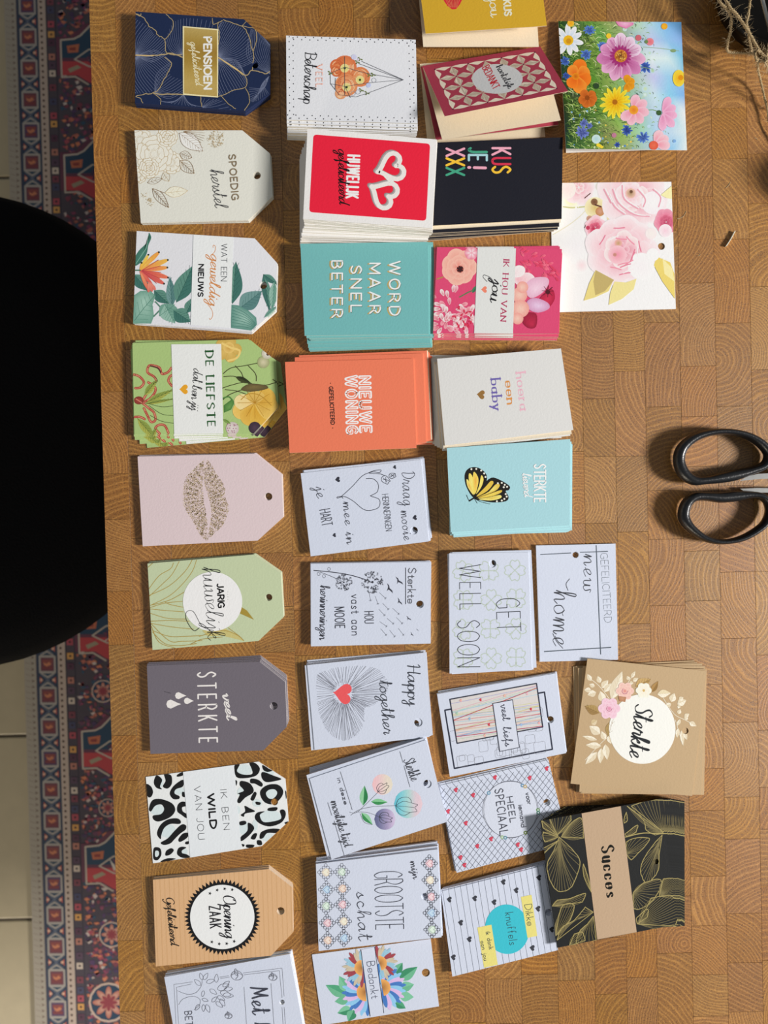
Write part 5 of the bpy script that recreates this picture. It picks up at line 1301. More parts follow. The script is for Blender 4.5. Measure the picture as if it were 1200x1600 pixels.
def lieverd(d):
    k = '#1c1a18'
    d.part('butterfly_print')
    d.poly([(265, 1365), (225, 1310), (215, 1250), (235, 1215), (275, 1208), (315, 1230), (330, 1265), (310, 1320)], k, smooth=True)
    d.poly([(265, 1365), (300, 1310), (350, 1262), (400, 1275), (445, 1305), (440, 1325), (425, 1330), (440, 1360), (425, 1382), (360, 1388), (300, 1378)], k, smooth=True)
    Y = ['#e8d060', '#d8b848', '#f0dc7c', '#e0a848']
    for p in ([(262, 1350), (232, 1310), (225, 1270), (240, 1285)], [(266, 1348), (240, 1290), (238, 1240), (258, 1262)], [(268, 1345), (258, 1280), (262, 1232), (282, 1255), (285, 1290)], [(274, 1345), (290, 1300), (300, 1250), (312, 1270), (300, 1310)],
              [(275, 1358), (320, 1310), (350, 1278), (362, 1290), (330, 1330)], [(280, 1362), (335, 1335), (375, 1295), (395, 1300), (370, 1330)], [(282, 1366), (340, 1345), (400, 1325), (400, 1338), (350, 1358)], [(285, 1371), (340, 1362), (395, 1350), (400, 1365), (350, 1378)]):
        d.fan((sum(q[0] for q in p)/len(p), sum(q[1] for q in p)/len(p)), p, random.choice(Y), random.choice(Y[:3]), smooth=True)
    for x, y in ((300, 1225), (315, 1240), (322, 1258), (250, 1218), (275, 1217), (405, 1288), (420, 1298), (432, 1308), (415, 1310), (425, 1345), (430, 1358), (418, 1370), (405, 1378), (385, 1290), (380, 1382)): d.circ(x, y, 5, '#f0ecd8', n=8)
    d.line([(262, 1362), (240, 1378), (225, 1350)], 2.4, k, smooth=True); d.line([(270, 1370), (300, 1385), (345, 1396)], 2.4, k, smooth=True); d.line([(240, 1380), (262, 1366), (290, 1374)], 7, k)
    d.line([(268, 1372), (280, 1392)], 2, k)
    d.part('lettering'); d.text('STERKTE', 570, 1195, 570, 1385, 58, 'caps', 7, '#e6eef0', track=5); d.text('lieverd', 510, 1240, 520, 1358, 42, 'script', 3.4, '#e6eef0', slant=.15, track=0)

def getwell(d):
    g = '#b3c0b4'; d.part('clover_print'); d.hold()
    for cx, cy, rot in ((175, 210, .4), (335, 207, 0), (498, 205, .8), (175, 390, 0), (350, 390, .8), (505, 380, 0), (175, 575, .4), (345, 570, 0), (505, 570, .8), (175, 755, 0), (350, 755, .8), (505, 748, 0)):
        for q in range(4):
            a = rot + PI/2*q + PI/4; px, py = cx + 38*math.cos(a), cy + 38*math.sin(a); r = 31
            pts = [(px + r*math.cos(a + t)*U(.95, 1.05), py + r*math.sin(a + t)*U(.95, 1.05)) for t in (-2.2, -1.6, -1.0, -.5)] + [(px + .6*r*math.cos(a), py + .6*r*math.sin(a))] + [(px + r*math.cos(a + t), py + r*math.sin(a + t)) for t in (.5, 1.0, 1.6, 2.2)]
            d.line(pts, 5.5, g, smooth=True, n=3)
        d.line([(cx - 34*math.cos(rot), cy - 34*math.sin(rot)), (cx + 34*math.cos(rot), cy + 34*math.sin(rot))], 5, g)
        d.line([(cx + 40*math.sin(rot), cy - 40*math.cos(rot)), (cx - 60*math.sin(rot), cy + 60*math.cos(rot))], 5, g)
    d.hold(False); d.part('lettering'); k = '#2e3036'
    d.text('GET', 380, 385, 388, 588, 148, 'caps', 4.6, k, track=6); d.text('WELL', 150, 172, 155, 452, 132, 'caps', 4.6, k, track=7); d.text('SOON', 138, 520, 140, 808, 140, 'caps', 4.6, k, track=4)

def newhome(d):
    k = '#46505a'; d.part('border_line_print')
    d.line([(658, 106), (848, 96)], 5, k); d.line([(906, 92), (1078, 86)], 5, k); d.line([(1006, 50), (1034, 728)], 6, k); d.line([(682, 712), (1098, 686)], 6, k)
    d.part('lettering'); d.text('GEFELICITEERD', 1032, 100, 1058, 532, 46, 'caps', 2.6, '#6c737c', track=4)
    d.text('new', 930, 105, 925, 330, 92, 'script', 5.5, '#3a3c42', track=3, thin=.4); d.text('home', 745, 330, 735, 670, 132, 'script', 6, '#3a3c42', track=3, thin=.35)
    d.line([(840, 258), (818, 290), (830, 330)], 4, '#3a3c42', smooth=True); d.line([(735, 600), (760, 650), (798, 692)], 4, '#3a3c42', smooth=True)

def veelliefs(d):
    k = '#2c3040'; d.part('frame_print')
    d.line([(118, 375), (850, 242), (908, 662), (188, 803)], 11, k, closed=True)
    d.hold()
    for i in range(40):
        x = U(150, 820); y = U(390, 740) - (x-150)*.15 + 30; w, h = U(35, 90), U(35, 90); f = lambda u, v: (x + u + .13*v, y + v - .17*u)
        if x + w > 870: continue
        d.line([f(8, 0), f(w-8, 0), f(w, 8), f(w, h-8), f(w-8, h), f(8, h), f(0, h-8), f(0, 8)], 2, '#777880', closed=True)
    d.hold(False)
    d.part('thread_panel_print'); d.poly([(155, 295), (792, 178), (838, 498), (208, 618)], '#cfcac8')
    T = lambda u, v: (155 + 637*u + 50*v, 295 - 117*u + 323*v)
    cs = ['#9cc4d4', '#8fb0d0', '#d8a8b0', '#c8c88c', '#b8d0b8', '#d8b890', '#a8a8d0', '#c86870']
    for i in range(26):
        v0 = U(.05, .97); v1 = min(.98, max(.02, v0 + U(-.25, .25))); d.line([T(0, v0), T(1, v1)], 3.4, cs[i % len(cs)])
    d.line([T(0, .48), T(1, .1)], 4.5, '#b83c48'); d.line([T(0, .85), T(1, .97)], 4, '#b83c48')
    d.line([(155, 295), (792, 178), (838, 498), (208, 618)], 8, k, closed=True)
    d.part('hearts_print')
    for x, y, c in ((380, 298, '#c83848'), (750, 366, '#c83848'), (442, 480, '#c83848'), (235, 303, '#e0a8a0'), (300, 438, '#8fb4d0'), (557, 268, '#e0b0a0'), (207, 398, '#a8c8b0'), (722, 252, '#d8b0b8'), (678, 482, '#9cb8dc'), (810, 468, '#e0a8a8'), (410, 560, '#e0b0a0')): d.heart(x, y, 11, PI/2, c)
    d.part('label_band'); R = [(470, 325), (615, 298), (665, 648), (522, 678)]; d.poly(R, '#cbd1df'); d.line(R, 5, k, closed=True)
    d.part('lettering'); d.text('veel', 528, 335, 545, 450, 52, 'script', 4.6, k, track=2); d.text('liefs', 545, 500, 562, 640, 56, 'script', 4.6, k, track=2)

def special(d):
    k = '#4a4c58'; d.part('mesh_print'); d.hold()
    for i in range(-20, 30):
        x0, y0 = 80 + i*46, 930 - i*11
        def seg(ax, ay, bx, by):
            n = 26; L = [(ax + (bx-ax)*t/n, ay + (by-ay)*t/n) for t in range(n+1)]
            for p, q in zip(L, L[1:]):
                if ((p[0]-603)**2 + (p[1]-1105)**2) > 200**2: d.line([p, q], 3, k)
        seg(x0, y0, x0 + 640, y0 + 720); seg(x0 + 130, y0, x0 - 420, y0 + 760)
    d.hold(False)
    d.part('ring_print'); d.circ(600, 1104, 207, '#cbd1df', n=50); d.line([(600 + 204*math.cos(t*PI/30), 1104 + 207*math.sin(t*PI/30)) for t in range(60)], 3.5, k, closed=True); d.line([(600 + 196*math.cos(t*PI/30), 1104 + 210*math.sin(t*PI/30)) for t in range(60)], 2.4, k, closed=True)
    for x, y, c in ((688, 928, '#5c86a8'), (708, 936, '#b8a070'), (441, 983, '#6c98b4'), (803, 1108, '#5f8a50'), (805, 1128, '#4a7a6c'), (710, 1275, '#6a7f3c'), (540, 1308, '#9cb890'), (562, 1312, '#5c8a9c')): d.circ(x, y, 14, c, n=14); d.circ(x, y, 6, '#ccd2d8', n=10)
    d.part('heart_print')
    for x, y in ((486, 868), (741, 872), (866, 802), (199, 960), (326, 998), (142, 1117), (272, 1204), (458, 1320), (356, 1373), (233, 1456), (262, 1512), (654, 1362), (679, 1398)): d.heart(x, y, 18, PI/2 + .2, '#c8485c')
    d.part('lettering'); q = '#3a3c48'
    d.text('SPECIAAL', 485, 960, 525, 1290, 60, 'caps', 5.5, q, track=6, slant=-.05); d.text('HEEL', 572, 1015, 600, 1200, 44, 'caps', 5, q, track=6); d.text('iemand', 660, 1075, 682, 1235, 36, 'lower', 4, q, track=4); d.text('voor', 712, 985, 728, 1068, 36, 'lower', 4, q, track=4)

def knuffels(d):
    k = '#4e5460'; d.part('ruled_line_print'); d.hold()
    for i in range(20): x = 60 + i*48.5; y = 330 - (x-50)*.262; d.line([(x, y), (x + 110, y + 695)], 3, k)
    d.hold(False); d.part('heart_print')
    for x, y in ((555, 250), (660, 318), (115, 393), (322, 384), (480, 415), (845, 215), (838, 468), (208, 582), (278, 717), (148, 864), (792, 788), (950, 637)): d.heart(x, y, 24, PI/2 + .15, '#3c3e46')
    d.part('blue_circle_print'); d.circ(586, 636, 180, '#3cb8c8', ry=202, n=50, ang=-.1)
    d.part('label_band'); d.poly([(698, 372), (785, 355), (832, 690), (752, 706)], '#dcd27c'); d.poly([(344, 622), (458, 598), (510, 925), (398, 950)], '#dcd27c')
    d.part('lettering'); q = '#33434a'
    d.text('Dikke', 728, 438, 752, 608, 58, 'lower', 4.6, q, track=4); d.text('knuffels', 570, 505, 608, 765, 66, 'lower', 4.6, q, track=5)
    d.text('ik dank', 412, 660, 440, 800, 36, 'lower', 4.6, q, track=5); d.text('aan jou', 370, 735, 398, 890, 34, 'lower', 4.6, q, track=5)

def wild(d):
    d.part('meadow_print')
    # soft sky to the right, grass to the left
    G = [(108, 110), (748, 115), (778, 782), (148, 775)]
    W = lambda u, v: (108 + 640*u + 40*v - 10*u*v, 110 + 5*u + 665*v + 2*u*v)
    cols = ['#1e3a1e', '#3c5c2a', '#587c34', '#7c9c4a', '#8cae6c', '#a8c8b0', '#b4d0e0', '#98c4ea', '#88b8e8']; nv = 7; nu = 8; d.hold()
    def jit(h, a=18):
        r = [max(0, min(255, int(h[m:m+2], 16) + random.randint(-a, a))) for m in (1, 3, 5)]; return '#%02x%02x%02x' % tuple(r)
    grid = [[jit(cols[i], 14) for i in range(nu+1)] for j in range(nv+1)]
    for (i, j), c in {(6, 2): '#d8e8f0', (7, 2): '#cfe4f4', (6, 4): '#c4dcec', (7, 0): '#7cb8e8', (8, 0): '#6cb0e8', (8, 5): '#e4ecf4', (5, 1): '#9cb8c8', (7, 6): '#bcd4ee', (8, 6): '#d4e4f4', (8, 7): '#dce8f4'}.items(): grid[j][i] = c
    for j in range(nv):
        for i in range(nu):
            d.grad([W(i/nu, j/nv), W((i+1)/nu, j/nv), W((i+1)/nu, (j+1)/nv), W(i/nu, (j+1)/nv)], [grid[j][i], grid[j][i+1], grid[j+1][i+1], grid[j+1][i]])
    d.hold(False)
    for b in range(4):
        d.hold()
        for k in range(330):
            u = abs(random.gauss(0, .34)); v = U(0, 1)
            if u > .85: continue
            x, y = W(u, v); a = U(-.9, .9); L = U(12, 46)*(1.2 - u); c = random.choice([['#6f9440', '#2c4a22', '#8cb04c', '#40682c'], ['#a4c060', '#5c8438', '#1c3418', '#7ca048'], ['#bcd080', '#88a858', '#34582a', '#dce4b0'], ['#24401e', '#4c7030', '#16301a', '#688c3c']][b])
            d.line([(x, y), (x + L*math.cos(a)*.6, y + L*math.sin(a)*.6), (x + L*math.cos(a + .4), y + L*math.sin(a + .4))], U(2, 4.2), c, taper=True)
        d.hold(False)
    d.hold()
    for k in range(60):
        x, y = W(U(.05, .6), U(.6, 1)); d.circ(x, y, U(3, 7), random.choice(['#c8dca0', '#7cb0d8', '#d8e8c8', '#4c80c8', '#e8c850']), n=8)
    for k in range(12):
        x, y = W(U(.5, .75), U(.0, .9)); d.circ(x, y, U(8, 18), random.choice(['#a8c47c', '#c4d8a0', '#d4e4ec', '#b0d0e8']), random.choice(['#b4d0c0', '#b8d4e4']), n=10)
    d.hold(False)
    def corn(x, y, r, c='#3c60b8'):
        d.hold()
        for k in range(12): a = k*.52 + U(-.2, .2); d.petal(x, y, a, r*U(.7, 1.1), r*.32, '#2c3c80', c)
        d.hold(False)
    for x, y, r in ((270, 158, 30), (338, 240, 30), (253, 285, 32), (143, 318, 26), (150, 395, 22), (232, 690, 38), (242, 640, 24), (465, 680, 30), (548, 715, 34), (562, 350, 36), (415, 755, 18), (270, 655, 18)): corn(x, y, r, random.choice(['#4c74c8', '#5c84d4', '#3c5cb0', '#7484cc']))
    d.line([(550, 245), (640, 252), (735, 265)], 3, '#8ca880'); d.circ(706, 264, 16, '#7c9868', ry=9, n=12); d.line([(640, 585), (600, 572), (540, 575)], 4, '#6c9448'); d.line([(520, 345), (600, 360)], 3, '#7c9c60')
    d.part('daisy_print'); d.flower(160, 210, 86, 10, .34, '#b8cce0', '#eef2f6', '#e0b020', .31, .2)
    d.circ(162, 214, 14, '#c88c18', n=12)
    d.part('cosmos_print')
    for a0, c0, c1 in ((0, '#c04890', '#e8b0d4'),):
        for k in range(11):
            a = a0 + k*2*PI/11 + .15; big = (130 if math.sin(a) > -.2 else 120)*U(.93, 1.04)
            top = math.sin(a) < 0.1 and math.cos(a) > -.3
            d.petal(432, 292, a, big, 66, '#a02c70', '#ecd0e2' if top else random.choice(['#d898c2', '#cc82b2', '#e0accc']), tip=.68)
        for k in range(36):
            a = k*2*PI/36; d.line([(432 + 34*math.cos(a), 292 + 34*math.sin(a)), (432 + U(80, 110)*math.cos(a), 292 + U(80, 110)*math.sin(a))], 2.4, '#c06ca4')
    for k in range(18): a = k*.35; d.petal(432, 292, a, 58, 16, '#7c1850', '#a43478')
    d.circ(433, 292, 33, '#5c3420', '#c87828', n=22)
    d.hold()
    for k in range(40): a, r = U(0, 6.3), U(5, 30); d.circ(433 + r*math.cos(a), 292 + r*math.sin(a), 3, random.choice(['#e8a848', '#7c3c20', '#f0c060']), n=6)
    d.hold(False)
    d.part('orange_flower_print')
    for k, (a, L, W_) in enumerate(((-1.3, 92, 74), (-.5, 72, 74), (.4, 76, 78), (1.3, 92, 74), (2.2, 70, 64), (-2.2, 66, 60))): d.petal(205, 398, a, L, W_, '#d85c10', '#f09030' if k % 2 else '#ec7c20')
    d.circ(198, 398, 18, '#b85c10', '#e08818', n=14)
    for a in (-.7, .1, .9, 1.8, 2.8, -2.2): d.petal(260, 512, a, 50, 46, '#a84c14', '#cc6c24')
    d.circ(258, 510, 13, '#8c4410', n=12)
    for a in (-.4, .5, 1.4, -1.4): d.petal(462, 435, a, 46, 40, '#c87c10', '#e09820')
    d.flower(405, 532, 84, 15, .26, '#e09c08', '#f8d838', '#d89010', .2); d.flower(405, 532, 52, 12, .3, '#d88c08', '#f4c820', '#c88008', .2); d.circ(402, 532, 14, '#a86410', n=12)
    d.part('pink_flower_print')
    for a in (-1.4, -.6, .2, 1.0, 1.8, 2.5): d.petal(500, 573, a, 82, 52, '#e088a0', '#f0bcc8')
    d.circ(500, 573, 24, '#d87820', '#e8a030', n=16)
    for a in (-1.2, -.5, .2, .9, 1.6): d.petal(652, 590, a, 92 if abs(a) > .8 else 76, 44, '#d888b0', '#f0b0cc', tip=.7)
    d.circ(632, 588, 14, '#3c5c34', n=10)
    for a in (-1.2, -.5, .1): d.petal(612, 752, a, 78, 54, '#e88ca0', '#f4c4cc')
    d.circ(604, 758, 24, '#e06c50', '#d85840', n=14)
    d.fan((455, 122), [(405, 112), (500, 118), (498, 130), (460, 150), (420, 135)], '#f0b8d0', '#d878a8'); d.circ(585, 218, 20, '#d86878', '#e08890', n=14); d.circ(566, 218, 10, '#6c8450', n=8); d.circ(525, 198, 16, '#c86470', n=12)
    d.circ(660, 138, 17, '#e8b030', '#e8a020', n=12); d.circ(172, 122, 18, '#e89c18', '#f0b830', n=12); d.circ(735, 408, 32, '#e8a818', '#f4d040', ry=44, n=18); d.circ(745, 405, 14, '#d88c10', n=10); d.circ(370, 188, 14, '#e8c030', n=10); d.fan((325, 758), [(308, 740), (345, 765), (335, 775), (305, 760)], '#f0c818', '#f0d040'); d.circ(398, 705, 13, '#b87890', n=10); d.circ(712, 735, 9, '#7ca8d8', n=8)
    d.circ(305, 448, 16, '#2c4428', n=10); d.circ(305, 725, 24, '#a8ccd0', '#c4dcd8', n=12)

def peony(d):
    d.part('rose_print')
    def soft(x, y, r, c0, c1='#e9ecec', ry=None): d.circ(x, y, r, c0, c1, ry=ry, n=26)
    soft(215, 500, 62, '#f4e2e2', '#e9ecec'); soft(200, 420, 90, '#ebe4e8', '#e9ecec'); soft(230, 515, 38, '#f0d0d4', '#e9ecec')
    d.line([(80, 355), (170, 300), (240, 240), (250, 205), (160, 160)], 5, '#d8d4c0', smooth=True); d.line([(135, 210), (180, 215), (245, 210)], 7, '#c0c088', smooth=True)
    soft(150, 190, 40, '#f0dcc8', '#e9ecec'); soft(175, 180, 50, '#e8e8a8', '#e9ecec')
    def bloom(x, y, R, n, cs, tilt=0.0):
        for l in range(n):
            rr = R*(1 - l/(n+.6)); m = max(4, 9 - l)
            for i in range(m):
                a = 2*PI*i/m + l*.9 + U(-.2, .2); c = cs[min(l, len(cs)-1)]
                d.petal(x + .12*rr*math.cos(a), y + .12*rr*math.sin(a), a, rr*U(.85, 1.08), rr*.85, c[0], c[1], tip=.7)
    pk = [('#e8b4bc', '#f4dde0'), ('#e4a4b0', '#f4d4d8'), ('#dc94a4', '#f2ccd2'), ('#e0a0ac', '#f6dcdc'), ('#d07c90', '#efc0c8')]
    bloom(215, 110, 85, 4, pk); soft(150, 120, 50, '#f4d4d4', '#f4e0dc')
    soft(300, 215, 55, '#cdb46c', '#e8dfb8'); soft(325, 235, 24, '#c89880', '#b8804c'); soft(295, 185, 18, '#6c4430', '#8c6848'); soft(325, 105, 24, '#b8b4b0', '#d8d4cc'); soft(270, 272, 16, '#a87868', '#c89c84'); soft(390, 265, 30, '#c8ac74', '#e8d8a8'); soft(420, 250, 26, '#d8c898', '#ece4c4')
    d.line([(245, 165), (275, 140)], 5, '#5c3434'); d.line([(300, 200), (330, 210)], 8, '#5c3830')
    bloom(500, 160, 170, 5, pk); bloom(480, 145, 66, 3, pk); soft(485, 140, 26, '#9c8058', '#e0b8a8'); soft(487, 132, 9, '#5c3c2c', '#7c5c44'); soft(600, 190, 60, '#f6e6ea', '#f6e0e4')
    for p in ([(370, 150), (400, 210), (450, 250)], [(390, 120), (420, 190), (500, 250), (580, 260)], [(440, 100), (450, 170), (520, 220)], [(520, 120), (560, 170), (550, 210)], [(600, 120), (640, 160), (630, 210)], [(345, 120), (380, 190)]): d.line(p, 7, '#dc9cac', smooth=True); d.line([(x+8, y-4) for x, y in p], 5, '#f8e8ea', smooth=True)
    bloom(670, 290, 62, 4, [('#c86080', '#e098ac'), ('#b84468', '#e088a0'), ('#a83858', '#d06884')]); soft(665, 335, 34, '#f0c4d0', '#f4dce0')
    bloom(300, 318, 58, 3, [('#e0a0b0', '#f0c8d0'), ('#c85c78', '#e8a8b4'), ('#b03858', '#d86c84')])
    for x, y in ((285, 345), (300, 360), (262, 320), (290, 325)): soft(x, y, 11, '#a82848', '#c84c68')
    d.line([(245, 320), (250, 305)], 4, '#503030'); d.line([(350, 330), (340, 350)], 4, '#503030')
    bloom(440, 440, 170, 6, pk); soft(540, 520, 70, '#f0e2e4', '#e9ecec'); soft(420, 400, 20, '#b89868', '#e0a8a4'); soft(415, 460, 48, '#e08ca0', '#eebcc4'); soft(402, 460, 10, '#b87868', '#c89088')
    for k in range(16):
        a = U(0, 6.3); rr = U(40, 130); x, y = 430 + rr*math.cos(a), 440 + rr*math.sin(a); d.line([(x + 30*math.cos(a + 1.2), y + 30*math.sin(a + 1.2)), (x + 9*math.cos(a), y + 9*math.sin(a)), (x + 30*math.cos(a - 1.2), y + 30*math.sin(a - 1.2))], 6, random.choice(['#e08ca0', '#f6e0e2', '#d87c94', '#f4d0d6']), smooth=True)
    soft(590, 350, 30, '#efe0dc', '#ecdcdc')
    d.part('leaf_print')
    d.part('leaf_print#1'); d.poly([(302, 540), (395, 590), (370, 650), (300, 682), (240, 700), (268, 610)], '#dccb80'); d.poly([(302, 540), (398, 592), (350, 650), (300, 672), (290, 600)], '#b8a468')
    d.part('leaf_print#2'); d.poly([(400, 600), (460, 605), (515, 585), (500, 640), (440, 690), (370, 722), (378, 660)], '#e0d490'); d.part('leaf_print#3'); d.poly([(620, 470), (690, 500), (712, 560), (715, 690), (650, 600), (605, 515)], '#ddc86c'); d.poly([(650, 480), (700, 530), (712, 600), (660, 560)], '#e8dca0')
    d.part('leaf_print#4'); d.poly([(640, 150), (700, 100), (700, 170), (670, 165)], '#ece0a8'); d.circ(600, 460, 34, '#e9ecec', n=18)

def kraft(d):
    w = '#e8dfcc'
    d.part('white_foliage_print')
    def spray(pts, leaves):
        d.line(pts, 2.4, w, smooth=True)
        for q in leaves: d.leaf(*q, w, '#d8cbb0', '#c8b898', 1.2, 2)
    spray([(395, 300), (340, 230), (290, 190)], [(300, 205, 280, 170, 24), (318, 232, 290, 222, 22), (300, 250, 265, 250, 26), (325, 262, 282, 275, 34), (345, 215, 332, 180, 26), (352, 240, 385, 200, 34), (365, 260, 400, 215, 30)])
    spray([(440, 290), (480, 220), (515, 165)], [(490, 200, 478, 180, 18), (500, 190, 520, 155, 18), (508, 205, 535, 190, 20), (490, 215, 512, 214, 18)])
    d.leaf(400, 300, 455, 155, 60, w, '#d9cdb4', '#c8b898', 1.4, 5); d.leaf(360, 310, 345, 255, 40, w, '#d8cbb0'); d.leaf(300, 420, 330, 400, 30, '#d8c8a8', '#cdb890', '#b8a478', 1.2, 4)
    spray([(400, 470), (345, 520), (270, 600)], [(370, 500, 350, 455, 30), (345, 470, 290, 430, 46), (330, 500, 255, 480, 22), (350, 530, 272, 525, 34), (330, 560, 270, 622, 34), (350, 540, 345, 618, 34), (370, 520, 380, 600, 36), (385, 480, 400, 520, 26), (380, 440, 420, 470, 50)])
    spray([(660, 290), (715, 370), (770, 400), (825, 430)], [(700, 320, 670, 330, 24), (700, 310, 715, 265, 36), (730, 320, 775, 300, 38), (740, 300, 760, 285, 24), (735, 370, 745, 345, 22), (765, 385, 790, 368, 22), (790, 410, 825, 430, 26), (770, 400, 780, 380, 20), (745, 395, 730, 430, 18), (735, 440, 728, 490, 22), (750, 450, 760, 530, 22), (765, 460, 778, 500, 20), (730, 330, 748, 335, 20)])
    d.line([(720, 400), (735, 450), (755, 520)], 2.4, w, smooth=True)
    d.leaf(630, 270, 698, 265, 40, w, '#dccfae', '#c8b898', 1.2, 4)
    d.part('gold_leaf_print#1')
    d.leaf(520, 232, 598, 195, 50, '#a88850', '#bf9f68', '#7c6034', 1.6, 4); d.part('gold_leaf_print#2'); d.leaf(600, 262, 635, 205, 30, '#8c6c3c', '#a88450'); d.part('gold_leaf_print#3'); d.leaf(340, 365, 268, 330, 50, '#a88c58', '#96784a', '#7c6034', 1.6, 4); d.part('gold_leaf_print#4'); d.leaf(385, 480, 410, 395, 50, '#b49c6c', '#a58a58', '#8c7040', 1.4, 4)
    d.part('round_label'); d.circ(555, 445, 166, '#e6e7e0', n=60, ry=174)
    d.part('rose_print')
    for x, y, R, c0, c1 in ((390, 342, 56, '#d890ac', '#eec8d4'), (468, 255, 46, '#d49088', '#ecc4b8')):
        for l in range(4):
            for i in range(6): d.petal(x, y, i*1.05 + l*.5, R*(1 - l*.22), R*.8*(1 - l*.18), c0, c1)
        d.circ(x, y, 8, c0, n=10); d.line([(x + 14*math.cos(t), y + 14*math.sin(t)) for t in (0, 1, 2, 3, 4)], 3, '#b06880', smooth=True)
    for a in range(6): d.petal(562, 252, a*1.05, 40, 34, '#e8dcc8', '#eee6d8')
    d.circ(562, 252, 7, '#c8a868', n=8); d.fan((455, 290), [(435, 280), (475, 285), (470, 310), (440, 305)], '#c09070', '#a87858')
    d.part('lettering'); d.text('Sterkte', 522, 320, 490, 580, 90, 'script', 8, '#23262a', slant=.1, track=1, thin=.3)

def orchid(d):
    g, f = '#a3955f', '#766c4a'
    d.part('gold_line_print')
    def petal_lines(root, outline, n, bend=.1, w=2.4, c=f):
        fanlines(d, root, outline, int(n*1.4), w, c, bend); d.line(wavy(outline, 1.2, 5), 3.6, g); d.line([outline[-1], root, outline[0]], 3, g)
    petal_lines((140, 985), [(110, 1060), (80, 1120), (90, 1190), (120, 1245), (155, 1258), (195, 1240), (215, 1210), (245, 1110), (200, 1040)], 15, .12)
    petal_lines((135, 980), [(60, 940), (50, 900)], 5, .1); petal_lines((135, 985), [(70, 1010), (60, 990), (60, 960)], 6, .1); petal_lines((130, 975), [(90, 890), (110, 870), (190, 870), (200, 900)], 9, .1)
    petal_lines((150, 985), [(200, 915), (250, 890), (262, 990)], 14, .1); petal_lines((140, 1000), [(62, 1040), (60, 1070), (90, 1040)], 5, .1)
    petal_lines((660, 965), [(480, 830), (560, 900), (575, 950), (620, 975)], 10, .1); petal_lines((660, 960), [(500, 830), (600, 800), (700, 820), (720, 900)], 14, .1)
    petal_lines((655, 975), [(620, 1010), (560, 1100), (548, 1160), (570, 1212), (600, 1200), (635, 1150), (640, 1070)], 12, .1)
    petal_lines((475, 1070), [(475, 1010), (520, 990), (590, 992), (560, 1040), (500, 1100)], 9, .1)
    petal_lines((478, 985), [(470, 970), (530, 925), (525, 960)], 5, .1); d.line([(470, 985), (560, 965), (650, 968), (770, 960)], 5, g, smooth=True)
    petal_lines((510, 1262), [(560, 1215), (640, 1195), (645, 1240), (600, 1310), (540, 1345), (510, 1340)], 14, .1); petal_lines((640, 1280), [(660, 1195), (700, 1190), (770, 1190), (770, 1275)], 14, .1)
    petal_lines((535, 1420), [(600, 1290), (700, 1280), (740, 1340), (720, 1430)], 13, .1, 2.4); petal_lines((530, 1420), [(525, 1390), (570, 1350), (585, 1350), (580, 1385)], 4, .1)
    petal_lines((105, 1330), [(130, 1300), (200, 1290), (270, 1265), (255, 1310)], 10, .1); petal_lines((120, 1480), [(140, 1370), (160, 1325), (215, 1325), (195, 1400)], 10, .1); petal_lines((310, 1360), [(270, 1335), (215, 1400), (150, 1440), (130, 1500)], 12, .1)
    petal_lines((310, 1380), [(280, 1420), (240, 1460), (230, 1520), (325, 1500)], 12, .1); petal_lines((190, 1530), [(215, 1470), (255, 1460), (270, 1500)], 6, .1); petal_lines((300, 1260), [(262, 1180), (260, 1120), (285, 1190)], 5, .05); petal_lines((462, 900), [(475, 860), (480, 900), (465, 915)], 3, .05)
    d.part('kraft_band'); d.poly([(251, 862), (447, 828), (527, 1460), (330, 1497)], '#b69c80')
    d.part('lettering'); d.text('Succes', 350, 1035, 378, 1283, 62, 'lower', 15, '#14130f', thin=.25, serif=False, track=9)
# ---------------------------------------------------------------- piles of tags and cards
TG = 0.00042; FC = 0.00080
W_ = '#c9d0e0'          # handmade white cards
def S(name, label, pts, n, th, face, design, crop, hole=None, keys=None, edge='#cdc8bc', jit=1.0, jr=.4, under='', group='', cp=0, cat='card', zb=0.0, alt=()):
    return stack(name, cat, label, pts, n, th, face, edge, hole, design, crop, keys, jit, jr, under, group, cp, zb, alt)
TGC = 'tag'
S('gift_tag', 'navy gift tag with gold ginkgo veins reading PENSIOEN on its pile', [(211.8, 18), (381, 30), (422, 67.5), (422, 146), (383.5, 173), (211, 161)], 14, TG, '#1c2949', pensioen, C1, (398.6, 102, 5), [(0, (0, 0, 0)), (.5, (-1.5, 0, 0)), (1, (-2, -1, .5))], edge='#2a3558', cat=TGC,
  under='navy gift tag lying under the PENSIOEN tag', group='navy retirement gift tags', jit=.5, jr=.2)
S('gift_tag', 'cream gift tag with bronze line roses reading SPOEDIG herstel', [(210, 203.6), (378.6, 203.6), (422, 240), (426, 306.5), (388, 344), (220, 348)], 9, TG, '#dcdcd2', spoedig, C1, (401.5, 274, 6), [(1, (.8, .8, .3))], cat=TGC,
  under='cream gift tag lying under the SPOEDIG herstel tag', group='cream rose gift tags', jit=.5, jr=.2)
S('gift_tag', 'white gift tag with green leaves and red blossom reading WAT EEN geweldig NIEUWS', [(213.6, 361), (398, 372.5), (433, 411), (431, 483), (393.6, 517.6), (208, 505)], 9, TG, '#dcdde2', geweldig, C2, (411.6, 445.6, 6), [(1, (0, 2, .6))], cat=TGC,
  under='white leafy gift tag lying under the geweldig NIEUWS tag', group='white tropical leaf gift tags', jit=.7, jr=.3, cp=3)
